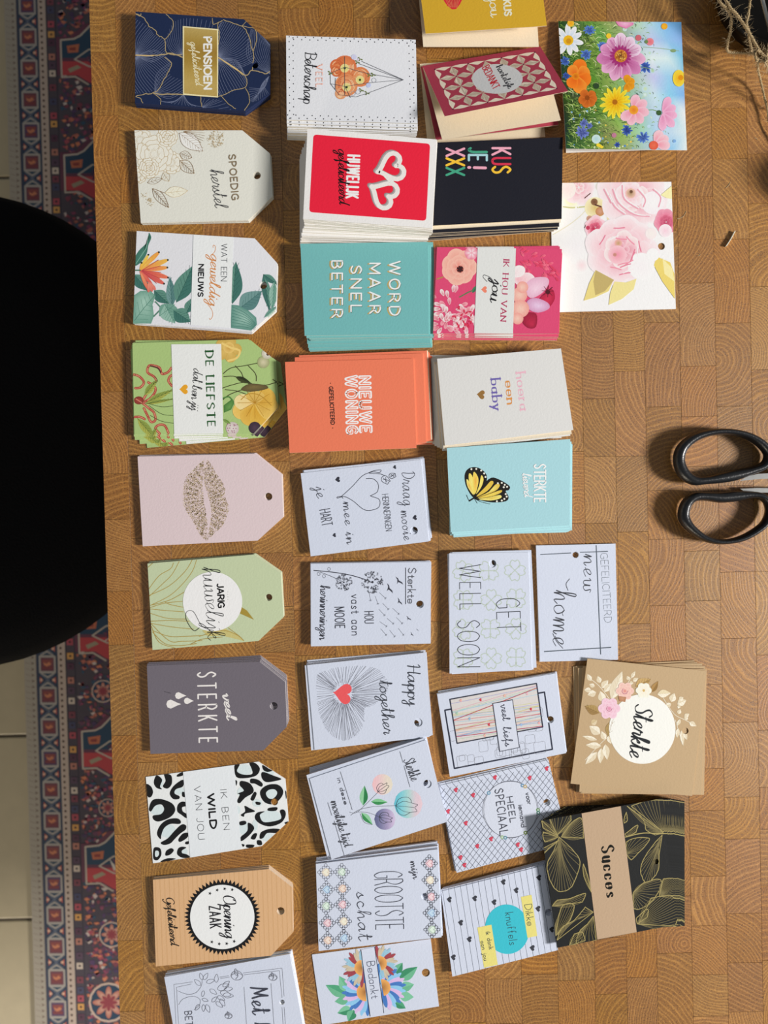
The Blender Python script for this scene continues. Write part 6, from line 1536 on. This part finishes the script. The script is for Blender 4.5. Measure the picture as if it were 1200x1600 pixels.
S('gift_tag', 'green floral gift tag reading DE LIEFSTE on its fanned pile', [(207, 536), (388, 530), (431, 563), (435, 636), (396, 678), (210, 679)], 10, TG, '#a6c07c', liefste, C2, None, [(0, (0, 0, 0)), (.3, (-3, 3, -.5)), (.6, (1, -2, 2)), (.8, (-4, 4, -2)), (1, (9, 8, -4.5))], cat=TGC,
  under='green floral tag fanned beneath the DE LIEFSTE tag', group='green floral gift tags', cp=9)
S('gift_tag', 'pale pink gift tag printed with a gold glitter lip print', [(215, 713.5), (399, 709), (440, 742), (442.5, 808), (402.6, 844.6), (223, 853.6)], 7, TG, '#d5c3c6', lips, C3, (419.5, 776, 6), [(1, (1, -2, .2))], cat=TGC,
  under='pale pink gift tag lying under the gold lips tag', group='pink lip gift tags', jit=.5, jr=.2)
S('gift_tag', 'sage green gift tag with white circle reading JARIG huwelijk', [(230.5, 880.6), (397, 866.5), (438.6, 895), (443, 964), (403.8, 1001.5), (238.4, 1015.6)], 7, TG, '#bcc8a4', jarig, C3, (420, 933.5, 5.5), [(1, (.5, -2, .5))], cat=TGC,
  under='sage green gift tag lying under the JARIG huwelijk tag', group='sage green gift tags', jit=.5, jr=.2)
S('gift_tag', 'dark grey gift tag with three white drops reading veel STERKTE', [(229.5, 1040), (406, 1034), (446, 1066), (448, 1135.7), (411.5, 1172.5), (235, 1178)], 8, TG, '#6d6770', grey, C4, (427.8, 1103, 6), [(0, (0, 0, 0)), (.5, (1, -4, .5)), (1, (2, -7, -1.8))], edge='#d8d4d4', cat=TGC,
  under='dark grey tag under the veel STERKTE tag', group='dark grey gift tags', jit=.6, jr=.3)
S('gift_tag', 'black and white leopard print gift tag reading IK BEN WILD VAN JOU', [(227.8, 1214), (404, 1190), (446, 1217), (451, 1283.5), (409, 1322), (239, 1349)], 1, TG, '#e2e7ea', leopard, C4, (429, 1253, 5.5), cat=TGC)
S('gift_tag', 'kraft brown gift tag with black serrated seal reading Opening ZAAK', [(239, 1374.7), (420, 1358), (457, 1386.6), (457.7, 1457), (423.4, 1493.4), (243.6, 1510)], 7, TG, '#d4ab80', zaak, C5, (438.6, 1423.4, 6), [(1, (0, -2.5, -.4))], cat=TGC,
  under='kraft brown gift tag lying under the Opening ZAAK tag', group='kraft brown seal gift tags', jit=.5, jr=.2)
S('gift_card', 'white card with line-drawn tree and border reading Met li at the frame edge', [(256.6, 1526.8), (452.7, 1490.6), (479, 1633.5), (283, 1669.7)], 8, TG, W_, metliefs, C5, (440.8, 1566, 4), [(1, (1, -3, .8))], jit=1, edge='#e4e6f0',
  under='white card lying under the tree drawing card', group='white tree drawing cards')

S('greeting_card', 'white dotted card with orange rose bouquet reading VEEL Beterschap', [(447, 55.6), (649.5, 62), (652.3, 192.8), (448, 187.3)], 14, FC, '#dbdde2', beterschap, C6, None, [(0, (0, 0, 0)), (.12, (1, 8, .2)), (.3, (0, 9, 0)), (.45, (-1, 12, -.2)), (1, (-2, 17, .5))], edge='#cbc5b6',
  under='white dotted card under the VEEL Beterschap card', group='get well bouquet cards', cp=4, jit=.7)
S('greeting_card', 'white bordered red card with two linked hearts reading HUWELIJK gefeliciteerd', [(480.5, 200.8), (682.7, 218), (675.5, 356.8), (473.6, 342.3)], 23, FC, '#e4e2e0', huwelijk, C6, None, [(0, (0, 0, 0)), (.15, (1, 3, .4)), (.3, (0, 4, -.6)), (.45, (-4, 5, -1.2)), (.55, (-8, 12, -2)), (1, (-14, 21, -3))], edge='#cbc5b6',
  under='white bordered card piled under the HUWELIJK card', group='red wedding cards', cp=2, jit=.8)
S('greeting_card', 'teal card reading WORD MAAR SNEL BETER in white capitals', [(469.3, 380.8), (669, 378), (670, 522), (476, 524.5)], 10, FC, '#6fb0b0', wordmaar, C7, None, [(0, (0, 0, 0)), (.16, (3, 6, .2)), (.34, (10, 1, -1.5)), (.6, (2, 12, .4)), (.8, (5, 20, -1.2)), (1, (6, 19, -1.5))], edge='#d0d0c4',
  under='teal card fanned out under the WORD MAAR SNEL BETER card', group='teal get well cards', jit=1)
S('greeting_card', 'coral orange card reading NIEUWE WONING in white block letters', [(445.3, 565.5), (646, 560), (650.8, 700), (452.5, 707.7)], 11, FC, '#e3795a', woning, C7, None, [(0, (0, 0, 0)), (.15, (22, -13, -1.0)), (.3, (24, -12, -1)), (.6, (27, -9, .3)), (1, (30, -8, 1))], edge='#e8d4c0',
  under='coral orange card sticking out beneath the NIEUWE WONING card', group='coral new home cards', jit=1, alt={3: '#e6d2bc', 6: '#e6d2bc'})
S('gift_card', 'white card with heart line drawing reading Draag mooie herinneringen mee in je hart', [(469.8, 739.4), (658, 718), (670, 846), (485.5, 869.3)], 10, TG, W_, draag, C8, (646.9, 829, 6), [(0, (0, 0, 0)), (.11, (5, -3, .8)), (.3, (2, -2, .5)), (1, (4, -4, -.6))], edge='#e4e6f0', jit=1.6,
  under='white card lying under the heart drawing card', group='white heart drawing cards')
S('gift_card', 'white card with two dandelion clocks reading Sterkte HOU vast aan MOOIE herinneringen', [(485.5, 881), (673.5, 878), (673, 1005.5), (486, 1010)], 9, TG, W_, dandelion, C8, (656.3, 944.4, 6), [(1, (-1, -1, .4))], edge='#e4e6f0', jit=.8,
  under='white card lying under the dandelion card', group='white dandelion cards')
S('gift_card', 'white card with red heart in radiating lines reading Happy together', [(480, 1039.3), (665.8, 1019.5), (676.4, 1148.7), (491.6, 1172)], 8, TG, W_, happy, C9, (653.7, 1129, 6.5), [(0, (0, 0, 0)), (.14, (-5, 3, .8)), (.4, (-1, 0, .6)), (1, (-3, -3, .8))], edge='#e4e6f0', jit=1.5,
  under='white card lying under the Happy together card', group='white happy together cards')
S('gift_card', 'white card with three watercolour tulip circles reading Sterkte in deze moeilijke tijd', [(484, 1216.7), (665.8, 1156), (699.8, 1283.7), (518, 1343)], 11, TG, W_, moeilijk, C9, (668, 1224.8, 6.5), [(0, (0, 0, 0)), (.1, (-5, -4, 1)), (.4, (-2, -3, 1)), (1, (-3, -9, 2.2))], edge='#dcdee8', jit=1,
  under='white card fanned under the watercolour tulip card', group='white watercolour tulip cards')
BED = 0.0
S('gift_card', 'single white card with blue sunflower cut by a strip reading Bedankt', [(487.4, 1491.6), (673, 1467), (686, 1572.4), (503.5, 1602)], 1, TG, '#c9d0e0', bedankt, C10, (665.3, 1519.8, 6.3))
S('gift_card', 'white card with pastel beaded heart chain reading mijn GROOTSTE schat', [(493.6, 1350), (684, 1327), (690, 1464.4), (498, 1486)], 11, TG, W_, grootste, C10, (663.6, 1401, 5.5), [(0, (0, 0, 0)), (.5, (1, -3, -.3)), (1, (1, -7, -1))], edge='#dcdee8', jit=1.2, cp=10, zb=0.0006,
  under='white beaded heart card lying under the GROOTSTE card', group='white beaded heart cards')

S('greeting_card', 'near black card with colourful capitals reading KUS JE! XXX', [(682.7, 222.7), (879.4, 214.4), (877.5, 342), (676.8, 352.6)], 10, FC, '#191a24', kusje, C11, None, [(0, (0, 0, 0)), (.2, (-2, 9, -.2)), (.5, (-4, 12, .4)), (1, (-14, 15, -1.2))], edge='#d8cbb4',
  under='black card under the KUS JE card', group='near black kiss cards', jit=1, alt={1: '#ddd0b8', 3: '#ddd0b8'})
S('greeting_card', 'pink floral card with grey band reading IK HOU VAN jou', [(683, 386), (878, 389), (873, 521.4), (676.8, 521.4)], 10, FC, '#d24870', houvan, C12, None, [(0, (0, 0, 0)), (.17, (-3, -5, -2.2)), (.4, (3, 1, .5)), (1, (2, 5, .6))], edge='#dccfba',
  under='pink floral card fanned under the IK HOU VAN jou card', group='pink floral love cards', cp=6, jit=1)
S('greeting_card', 'pale grey card with pastel words hoera een baby', [(683, 560.6), (876.5, 544.4), (895.8, 671.8), (695.2, 696.3)], 13, FC, '#d2d2d0', baby, C12, None, [(0, (0, 0, 0)), (.15, (-3, 8, .4)), (.4, (-7, 5, 1.5)), (.7, (-12, 4, 3.5)), (1, (-17, -2, 5))], edge='#ddd3c0',
  under='pale grey card under the hoera een baby card', group='pale grey baby cards', jit=1, alt={1: '#d8cdb8', 3: '#d8cdb8'})
S('greeting_card', 'light blue card with yellow butterfly reading STERKTE lieverd', [(698.3, 700), (891, 686), (890.3, 821), (704.4, 831.7)], 13, FC, '#a0ccd4', lieverd, C12, None, [(0, (0, 0, 0)), (.17, (4, 8, -.3)), (.5, (5, 7, 1.5)), (1, (3, 8, 1.8))], edge='#d4dcd4',
  under='light blue card showing its edge under the butterfly card', group='light blue butterfly cards', jit=1)
S('gift_card', 'white upright card with pale green clovers reading GET WELL SOON', [(702, 864.5), (825.8, 863), (831, 1047), (702.5, 1052.5)], 10, TG, W_, getwell, C13, (769.5, 880.8, 6), [(0, (0, 0, 0)), (.11, (5, -3, -.9)), (.4, (2, 1, -.4)), (1, (1, 1, -.8))], edge='#e4e6f0', jit=1.4,
  under='white card lying under the GET WELL SOON card', group='white clover cards')
S('gift_card', 'white upright card with crossed border lines reading GEFELICITEERD new home', [(837.5, 852.5), (961.8, 849.5), (965.8, 1030.5), (843.8, 1033.8)], 4, TG, W_, newhome, C13, (899.5, 867, 5), [(1, (.5, .5, .2))], edge='#e4e6f0', jit=.5, jr=.2,
  under='white card lying under the new home card', group='white new home cards')
S('gift_card', 'white card with black frame and coloured threads reading veel liefs', [(683, 1084.6), (868.8, 1052), (884.7, 1176.7), (703, 1214)], 6, TG, W_, veelliefs, C14, (860, 1124.5, 5.5), [(1, (1, -2, .5))], edge='#e4e6f0', jit=1.3,
  under='white card lying under the veel liefs card', group='white thread frame cards')
S('gift_card', 'white mesh patterned card with circle reading voor iemand HEEL SPECIAAL', [(686.6, 1227.7), (857, 1187.3), (888, 1318), (713.6, 1363.8)], 4, TG, W_, special, C14, (854.5, 1254, 5.5), [(1, (-2, -3, .3))], edge='#e4e6f0', jit=1.2, cp=2,
  under='white mesh patterned card under the SPECIAAL card', group='white mesh patterned cards')
S('gift_card', 'white ruled card with turquoise circle reading Dikke knuffels', [(689, 1393), (851.5, 1352), (872, 1484.5), (706.8, 1526)], 8, TG, W_, knuffels, C15, (856.7, 1425.8, 5.5), [(0, (0, 0, 0)), (.5, (3, -3, -.6)), (1, (6, -4, -1))], edge='#dcdee8', jit=1.2, cp=3,
  under='white ruled card lying under the Dikke knuffels card', group='white ruled hug cards')
S('gift_card', 'square kraft card with white floral wreath circle reading Sterkte', [(918, 1029), (1104, 1048.4), (1081.6, 1243.8), (891.6, 1224.4)], 9, TG, '#b89e7a', kraft, C18, (1071, 1142, 5), [(0, (0, 0, 0)), (.15, (8, 7, -5)), (.35, (10, 5, -6)), (.6, (4, 2, -8)), (1, (-3, 1, -9.5))], edge='#c9ab7e', jit=1.4, jr=.8,
  under='square kraft card fanned under the white wreath card', group='square kraft wreath cards')
S('gift_card', 'square black card with gold flower lines and kraft band reading Succes', [(844, 1282.8), (1031.6, 1248), (1059.7, 1443.8), (870.6, 1481)], 16, TG, '#222323', orchid, C18, (1025, 1346, 4.5), [(0, (0, 0, 0)), (.5, (15, -1, 3.5)), (1, (30, -1, 8))], edge='#24241f', jit=.4, jr=.15, cp=15,
  under='square black gold-lined card fanned under the Succes card', group='square black gold flower cards')

# the folded wildflower card, a little open, and the single rose card
def leaf_card(name, label, pts, zc, th, face, edge, design=None, crop=None, cat='card', hole=None, parent=None, group=None):
    me, loc, to3d = card_mesh(name, pts, 0, th, face, edge, hole, zc=zc)
    o = bpy.data.objects.new(name, me); COL.objects.link(o)
    if parent is not None: o.parent = parent; o.location = loc - parent.location
    else: o.location = loc
    if label: tag(o, label, cat, group)
    if design: d = Draw((crop[0], crop[1]), crop[2], pts, hole); design(d); d.build(o, to3d, loc)
    return o
def folded(label, cover, zcov, back, zback, face, inner, design, crop, name='folded_card', group=None):
    """cover and back leaf of one folded card, each a part"""
    c = at(sum(p[0] for p in back)/4, sum(p[1] for p in back)/4, TABLE)
    t = empty(name, tuple(c)); tag(t, label, 'card', group)
    leaf_card('cover', None, cover, zcov, .00038, face, inner, design, crop, parent=t)
    leaf_card('back_leaf', None, back, zback, .00038, inner, inner, parent=t)
    return t
folded('square folded card with a summer meadow of daisies and cosmos under blue sky', [(872.4, 33), (1064.4, 34.5), (1073.4, 234.6), (884.4, 232.5)], [.0030, .0030, .0105, .0105],
       [(875.5, 36), (1064, 37.5), (1071.5, 232.5), (884.5, 238.5)], [.0007, .0007, .0007, .0007], '#dfe8ee', '#e8e6e2', wild, C16)
leaf_card('gift_card', 'square white card with watercolour pink roses and golden leaves', [(860, 286), (1049, 284), (1056, 482.6), (864, 488)], [.0006]*4, .0005, '#e9ecec', '#e9ecec', peony, C17, hole=(1033.5, 384.8, 5.5))
folded('mustard yellow folded card with red lips cut off by the frame', [(646, -92), (836, -104), (854.4, 40.4), (665, 52.7)], [.0046, .0046, .016, .016], [(648, -75), (832, -88), (841.8, 73), (661.4, 73)], [.0038, .0038, .0062, .0062],
       '#d4a830', '#e4d6bc', kusyou, C11)
folded('dusky red lattice folded card standing half open reading hartelijk BEDANKT', [(660, 103), (844, 72.4), (887.7, 142.5), (695, 181.7)], [.0050, .0050, .0210, .0210], [(661, 106), (845, 76), (876.3, 187.6), (691, 218.5)], [.0044, .0044, .0110, .0110],
       '#a83c50', '#dccdb2', hartelijk, C11)
leaf_card('folded_card', 'dusky red card lying slanted beneath the half open BEDANKT card', [(657, 104), (841, 74), (873, 195), (681, 218.5)], [.0026, .0026, .0052, .0052], .0007, '#b04454', '#dccdb2', group='dusky red thank you cards')
leaf_card('folded_card', 'cream backed card at the bottom of the dusky red pile', [(656, 100), (838, 84), (852, 214), (668, 224)], [.0009]*4, .0007, '#dccdb2', '#dccdb2', group='dusky red thank you cards')
leaf_card('folded_card', 'cream backed card flat beneath the mustard folded card', [(650, -70), (834, -82), (839, 66), (662, 70)], [.0009]*4, .0007, '#dccdb2', '#dccdb2')

# ---------------------------------------------------------------- scissors
def scissors():
    k = 6.0; ox, oy = 1000, 640
    L1 = [(365, 480, 46, 9.0), (392, 365, 44, 9.5), (490, 275, 38, 10), (620, 225, 30, 10), (760, 207, 26, 10), (900, 217, 26, 10), (1035, 258, 30, 9.5), (1150, 335, 36, 9), (1205, 430, 34, 8.5), (1160, 525, 34, 8), (1040, 575, 34, 8), (900, 612, 46, 8.5), (760, 640, 44, 9), (620, 662, 34, 9.5), (500, 662, 42, 9.5), (408, 595, 48, 9.2)]
    L2 = [(408, 975, 46, 8.5), (436, 880, 42, 9), (510, 820, 38, 9.5), (620, 815, 36, 9), (750, 825, 44, 8.5), (900, 812, 44, 8), (1030, 800, 30, 8), (1130, 812, 28, 8.5), (1195, 870, 26, 9), (1212, 960, 26, 9.5), (1172, 1062, 28, 10), (1085, 1138, 28, 10), (960, 1205, 26, 10), (830, 1236, 22, 10), (700, 1234, 24, 10), (580, 1192, 30, 9.5), (480, 1115, 36, 9), (425, 1045, 44, 8.5)]
    c = at(1150, 763, TABLE); t = empty('scissors', tuple(c)); tag(t, 'black handled steel scissors lying open-eyed on bare wood', 'scissors')
    m = plain('scissors_black_plastic', (0.012, 0.013, 0.015), 0.33, 0, 0.15, 900, 0.2, spec=0.55)
    steel = plain('scissors_steel', (0.62, 0.62, 0.60), 0.30, 1.0, 0.02, 400, 0.05)
    def P(x, y, z): return at(ox + x/k, oy + y/k, TABLE + z) - c
    for L in (L1, L2):
        # eye of the handle: tall rounded strap
        path = catmull([(x, y, w, z) for x, y, w, z in L], True, 5)
        pts = [P(x, y, z/1000*.62 + .0006) for x, y, w, z in path]; R = [w/k*.000365 for x, y, w, z in path]
        bm = bmesh.new(); tube(bm, pts, [r*1.12 for r in R], 14, True, [max(.0042, .55*z/1000) if False else .0045 for x, y, w, z in path])
        o = bm_obj('handle', bm, m, t, True)
    # shanks of the handles, running to the pivot
    for pts, w0 in (([(1195, 470), (1290, 545), (1420, 640), (1560, 700)], 40), ([(1200, 930), (1300, 850), (1420, 790), (1560, 752)], 36)):
        bm = bmesh.new(); tube(bm, catmull([tuple(P(x, y, .0058)) for x, y in pts], False, 5), [w0/k*.00036]*16, 12, False, .55); bm_obj('handle_shank', bm, m, t, True)
    for pts, z in (([(935, 668), (1010, 625), (1110, 602), (1330, 590), (1700, 650), (2000, 700), (1980, 750), (1700, 735), (1330, 640), (1120, 652)], .0052), ([(940, 742), (1100, 735), (1330, 738), (1700, 700), (2000, 640), (3300, 700), (2000, 790), (1500, 800), (1300, 780), (990, 776)], .0034)):
        bm = bmesh.new(); up = [bm.verts.new(P(x, y, z + .0006)) for x, y in pts]; dn = [bm.verts.new(P(x, y, z - .0010)) for x, y in pts]; n = len(pts)
        bm.faces.new(up); bm.faces.new(dn[::-1])
        for i in range(n): bm.faces.new((up[i-1], up[i], dn[i], dn[i-1]))
        bmesh.ops.recalc_face_normals(bm, faces=bm.faces); bm_obj('blade', bm, steel, t)
    bm = bmesh.new(); tube(bm, [P(1780, 705, .0022), P(1780, 705, .0072)], .004, 20, False, up=Vector((0, 1, 0))); bm_obj('pivot_screw', bm, steel, t, True)
scissors()

# ---------------------------------------------------------------- twine, its dish and an added ball out of view
JUTE = plain('jute_twine', (0.40, 0.29, 0.15), 0.9, 0, 0.5, 1500, 0.35)
def rope(bm, pts, r, twist=2600.0, plies=2, n=9):
    P = [Vector(p) for p in catmull([tuple(p) for p in pts], False, n)]
    d = [0]; 
    for a, b in zip(P, P[1:]): d.append(d[-1] + (b-a).length)
    for q in range(plies):
        path = []
        for i, p in enumerate(P):
            t = (P[min(i+1, len(P)-1)] - P[max(i-1, 0)]).normalized(); s = t.cross(Vector((0, 0, 1))); s = s.normalized() if s.length > 1e-4 else Vector((1, 0, 0)); w = s.cross(t)
            a = d[i]*twist + q*2*PI/plies; path.append(p + s*(r*.55*math.cos(a)) + w*(r*.55*math.sin(a)))
        tube(bm, path, r*.62, 6)
    return P
def fuzz(bm, P, r, n, L=.004):
    for _ in range(n):
        p = random.choice(P); a = Vector((random.gauss(0, 1), random.gauss(0, 1), random.gauss(0, .6))).normalized(); b = (a + Vector((U(-.8, .8), U(-.8, .8), U(-.3, .3)))).normalized(); l = L*U(.3, 1.2)
        q0, q1, q2 = p + a*r*.5, p + a*(r + l*.5), p + a*(r + l*.5) + b*l*.5
        s = Vector((-a.y, a.x, 0)); s = s.normalized()*.00006 if s.length > .01 else Vector((.00006, 0, 0))
        v = [bm.verts.new(x) for x in (q0 - s, q0 + s, q1 + s, q1 - s, q2)]; bm.faces.new((v[0], v[1], v[2], v[3])); bm.faces.new((v[3], v[2], v[4]))
FIB = plain('jute_fibre', (0.50, 0.38, 0.22), 0.9, 0, 0, 100, 0.2)
def twine():
    c = at(1150, 60, TABLE); t = empty('jute_twine', tuple(c)); tag(t, 'hairy jute twine knotted and looping over the dark dish by the frame corner', 'twine')
    def P(x, y, z): return at(x, y, TABLE + z/1000.0)- c
    strands = [([(1108, -70, 16), (1112, -30, 18), (1124, 2, 20), (1136, 14, 20), (1143, 28, 19), (1142, 45, 17), (1138, 62, 14), (1136, 76, 10), (1140, 82, 8), (1158, 83, 9), (1175, 84, 13), (1186, 87, 18)], .00075),
               ([(1120, -40, 18), (1130, -8, 20), (1141, 12, 21), (1152, 24, 21), (1163, 40, 21), (1174, 58, 21), (1183, 74, 21), (1190, 84, 22), (1204, 92, 22), (1230, 100, 20)], .00085),
               ([(1176, -50, 20), (1173, -10, 19), (1170, 18, 17), (1166, 36, 20), (1170, 50, 18), (1172, 66, 12), (1174, 80, 12)], .0008),
               ([(1186, 92, 20), (1184, 105, 12), (1188, 124, 6), (1193, 146, 3.5), (1199, 172, 3), (1204, 200, 2.5), (1222, 230, 2.5)], .0007),
               ([(1192, 90, 22), (1200, 108, 18), (1206, 140, 10), (1216, 170, 4)], .0007)]
    for pts, r in strands:
        bm = bmesh.new(); Q = rope(bm, [P(*p) for p in pts], r); bm_obj('strand', bm, JUTE, t, True)
    bm = bmesh.new(); kp = []
    for a in range(26): w = a*.75; kp.append(at(1190 + 9*math.cos(w) + U(-2, 2), 88 + 8*math.sin(w*1.3) + U(-2, 2), TABLE + .021 + .002*math.sin(w*2.1)) - c)
    rope(bm, kp, .00075, n=4); bm_obj('knot', bm, JUTE, t, True)
    bm = bmesh.new()
    for pts, r in strands: fuzz(bm, [Vector(p) for p in catmull([tuple(P(*p)) for p in pts], False, 9)], r, 90)
    fuzz(bm, kp, .001, 70); fuzz(bm, [Vector(p) for p in catmull([tuple(P(*p)) for p in strands[0][0][:5]], False, 9)], .0008, 90, .007)
    o = bm_obj('fibres', bm, FIB, t); tag(o, kind='stuff')
twine()
def lathe(name, prof, m, parent=None, loc=None, seg=64):
    bm = bmesh.new(); R = []
    for r, z in prof: R.append([bm.verts.new((r*math.cos(2*PI*k/seg), r*math.sin(2*PI*k/seg), z)) for k in range(seg)] if r > 1e-6 else [bm.verts.new((0, 0, z))])
    for A, B in zip(R, R[1:]):
        for k in range(seg):
            q = (k+1) % seg
            if len(A) == 1: bm.faces.new((A[0], B[q], B[k]))
            elif len(B) == 1: bm.faces.new((A[k], A[q], B[0]))
            else: bm.faces.new((A[k], A[q], B[q], B[k]))
    bmesh.ops.recalc_face_normals(bm, faces=bm.faces)
    return bm_obj(name, bm, m, parent, True, loc)
def dish():
    c = at(1208, -4, TABLE); R = (at(1208, 96, TABLE) - at(1208, -4, TABLE)).length
    H = .0150; m = plain('black_glazed_ceramic', (0.004, 0.0035, 0.003), 0.35, 0, 0.05, 200, 0.3, spec=0.15)
    o = lathe('dish', [(0, .0002), (R*.86, .0002), (R*.95, .003), (R, H*.6), (R*1.02, H), (R*.985, H + .0008), (R*.95, H), (R*.92, H*.5), (R*.8, .003), (0, .0028)], m, None, (c.x, c.y, TABLE + .00005))
    tag(o, 'shallow glossy black dish cut off by the frame corner under jute twine', 'dish')
    # rod added in place of the light streak on the dish rim
    a, b = at(1181, -40, TABLE + .0195), at(1204, 52, TABLE + .0195); bm = bmesh.new(); q = (a + b)/2
    tube(bm, [a - q, b - q], .0011, 12); r = bm_obj('streak_rod', bm, plain('streak_rod_steel', (.55, .54, .5), .4, 1.0), None, True, tuple(q)); tag(r, 'thin pale rod standing in for the light streak on the black dish', 'rod')
dish()
def ball():  # unseen ball, added so that its shadow falls in at the right edge
    R = .017; c = at(1352, 285, TABLE + R); o = empty('shadow_twine_ball', (c.x, c.y, TABLE)); tag(o, 'added unseen ball of jute twine that casts the shadow at the frame edge', 'twine')
    bm = bmesh.new()
    bmesh.ops.create_icosphere(bm, subdivisions=3, radius=R*.93, matrix=Matrix.Translation((0, 0, R))); bm_obj('core', bm, JUTE, o, True)
    bm = bmesh.new()
    for k in range(46):
        n = Vector((random.gauss(0, 1), random.gauss(0, 1), random.gauss(0, 1))).normalized(); u = n.orthogonal().normalized(); v = n.cross(u); off = n*U(-.35, .35)*R; rr = math.sqrt(R*R - off.length**2)*.965
        tube(bm, [Vector((0, 0, R)) + off + u*rr*math.cos(2*PI*i/28) + v*rr*math.sin(2*PI*i/28) for i in range(28)], .00085, 5, True, up=n)
    bm_obj('winding', bm, JUTE, o, True)
ball()
# ---------------------------------------------------------------- scraps on the table
def scrap(name, a, b, w, h, label, cat, col, lift=0.0):
    A, B = at(*a, TABLE), at(*b, TABLE); q = (A + B)/2; q.z = TABLE; bm = bmesh.new(); n = 6; s = (B-A).normalized(); nr = Vector((-s.y, s.x, 0)); rows = []
    for i in range(n+1):
        t = i/n; p = A + (B-A)*t - q + nr*(.00025*math.sin(PI*t)); p.z = 0
        rows.append([bm.verts.new(p + nr*w + Vector((0, 0, .00002 + lift))), bm.verts.new(p - nr*w + Vector((0, 0, .00002 + lift))), bm.verts.new(p - nr*w + Vector((0, 0, h + lift))), bm.verts.new(p + nr*w + Vector((0, 0, h + lift)))])
    for X_, Y_ in zip(rows, rows[1:]):
        for k in range(4): bm.faces.new((X_[k], X_[(k+1) % 4], Y_[(k+1) % 4], Y_[k]))
    bm.faces.new(rows[0]); bm.faces.new(rows[-1][::-1]); bmesh.ops.recalc_face_normals(bm, faces=bm.faces)
    o = bm_obj(name, bm, col, None, False, tuple(q)); tag(o, label, cat); return o
scrap('paper_scrap', (1146.5, 362.5), (1132.8, 386), .00016, .0019, 'tiny cream paper sliver standing on edge beside the watercolour rose card', 'scrap', paper('#efe6d4'))
FB = [((1141, 285), (1134, 294)), ((1072, 330), (1066, 340)), ((1066, 339), (1058, 342)), ((1094, 397), (1091, 400)), ((1179, 216), (1183, 218))]
FL = ['short straw fibre lying above the paper sliver', 'straw fibre beside the roses card edge', 'thin straw fibre touching the roses card', 'speck of straw below the paper sliver', 'pale fleck of fibre near the hanging twine']
for (a, b), l in zip(FB, FL): scrap('fibre', a, b, .00012, .00022, l, 'fibre', FIB)
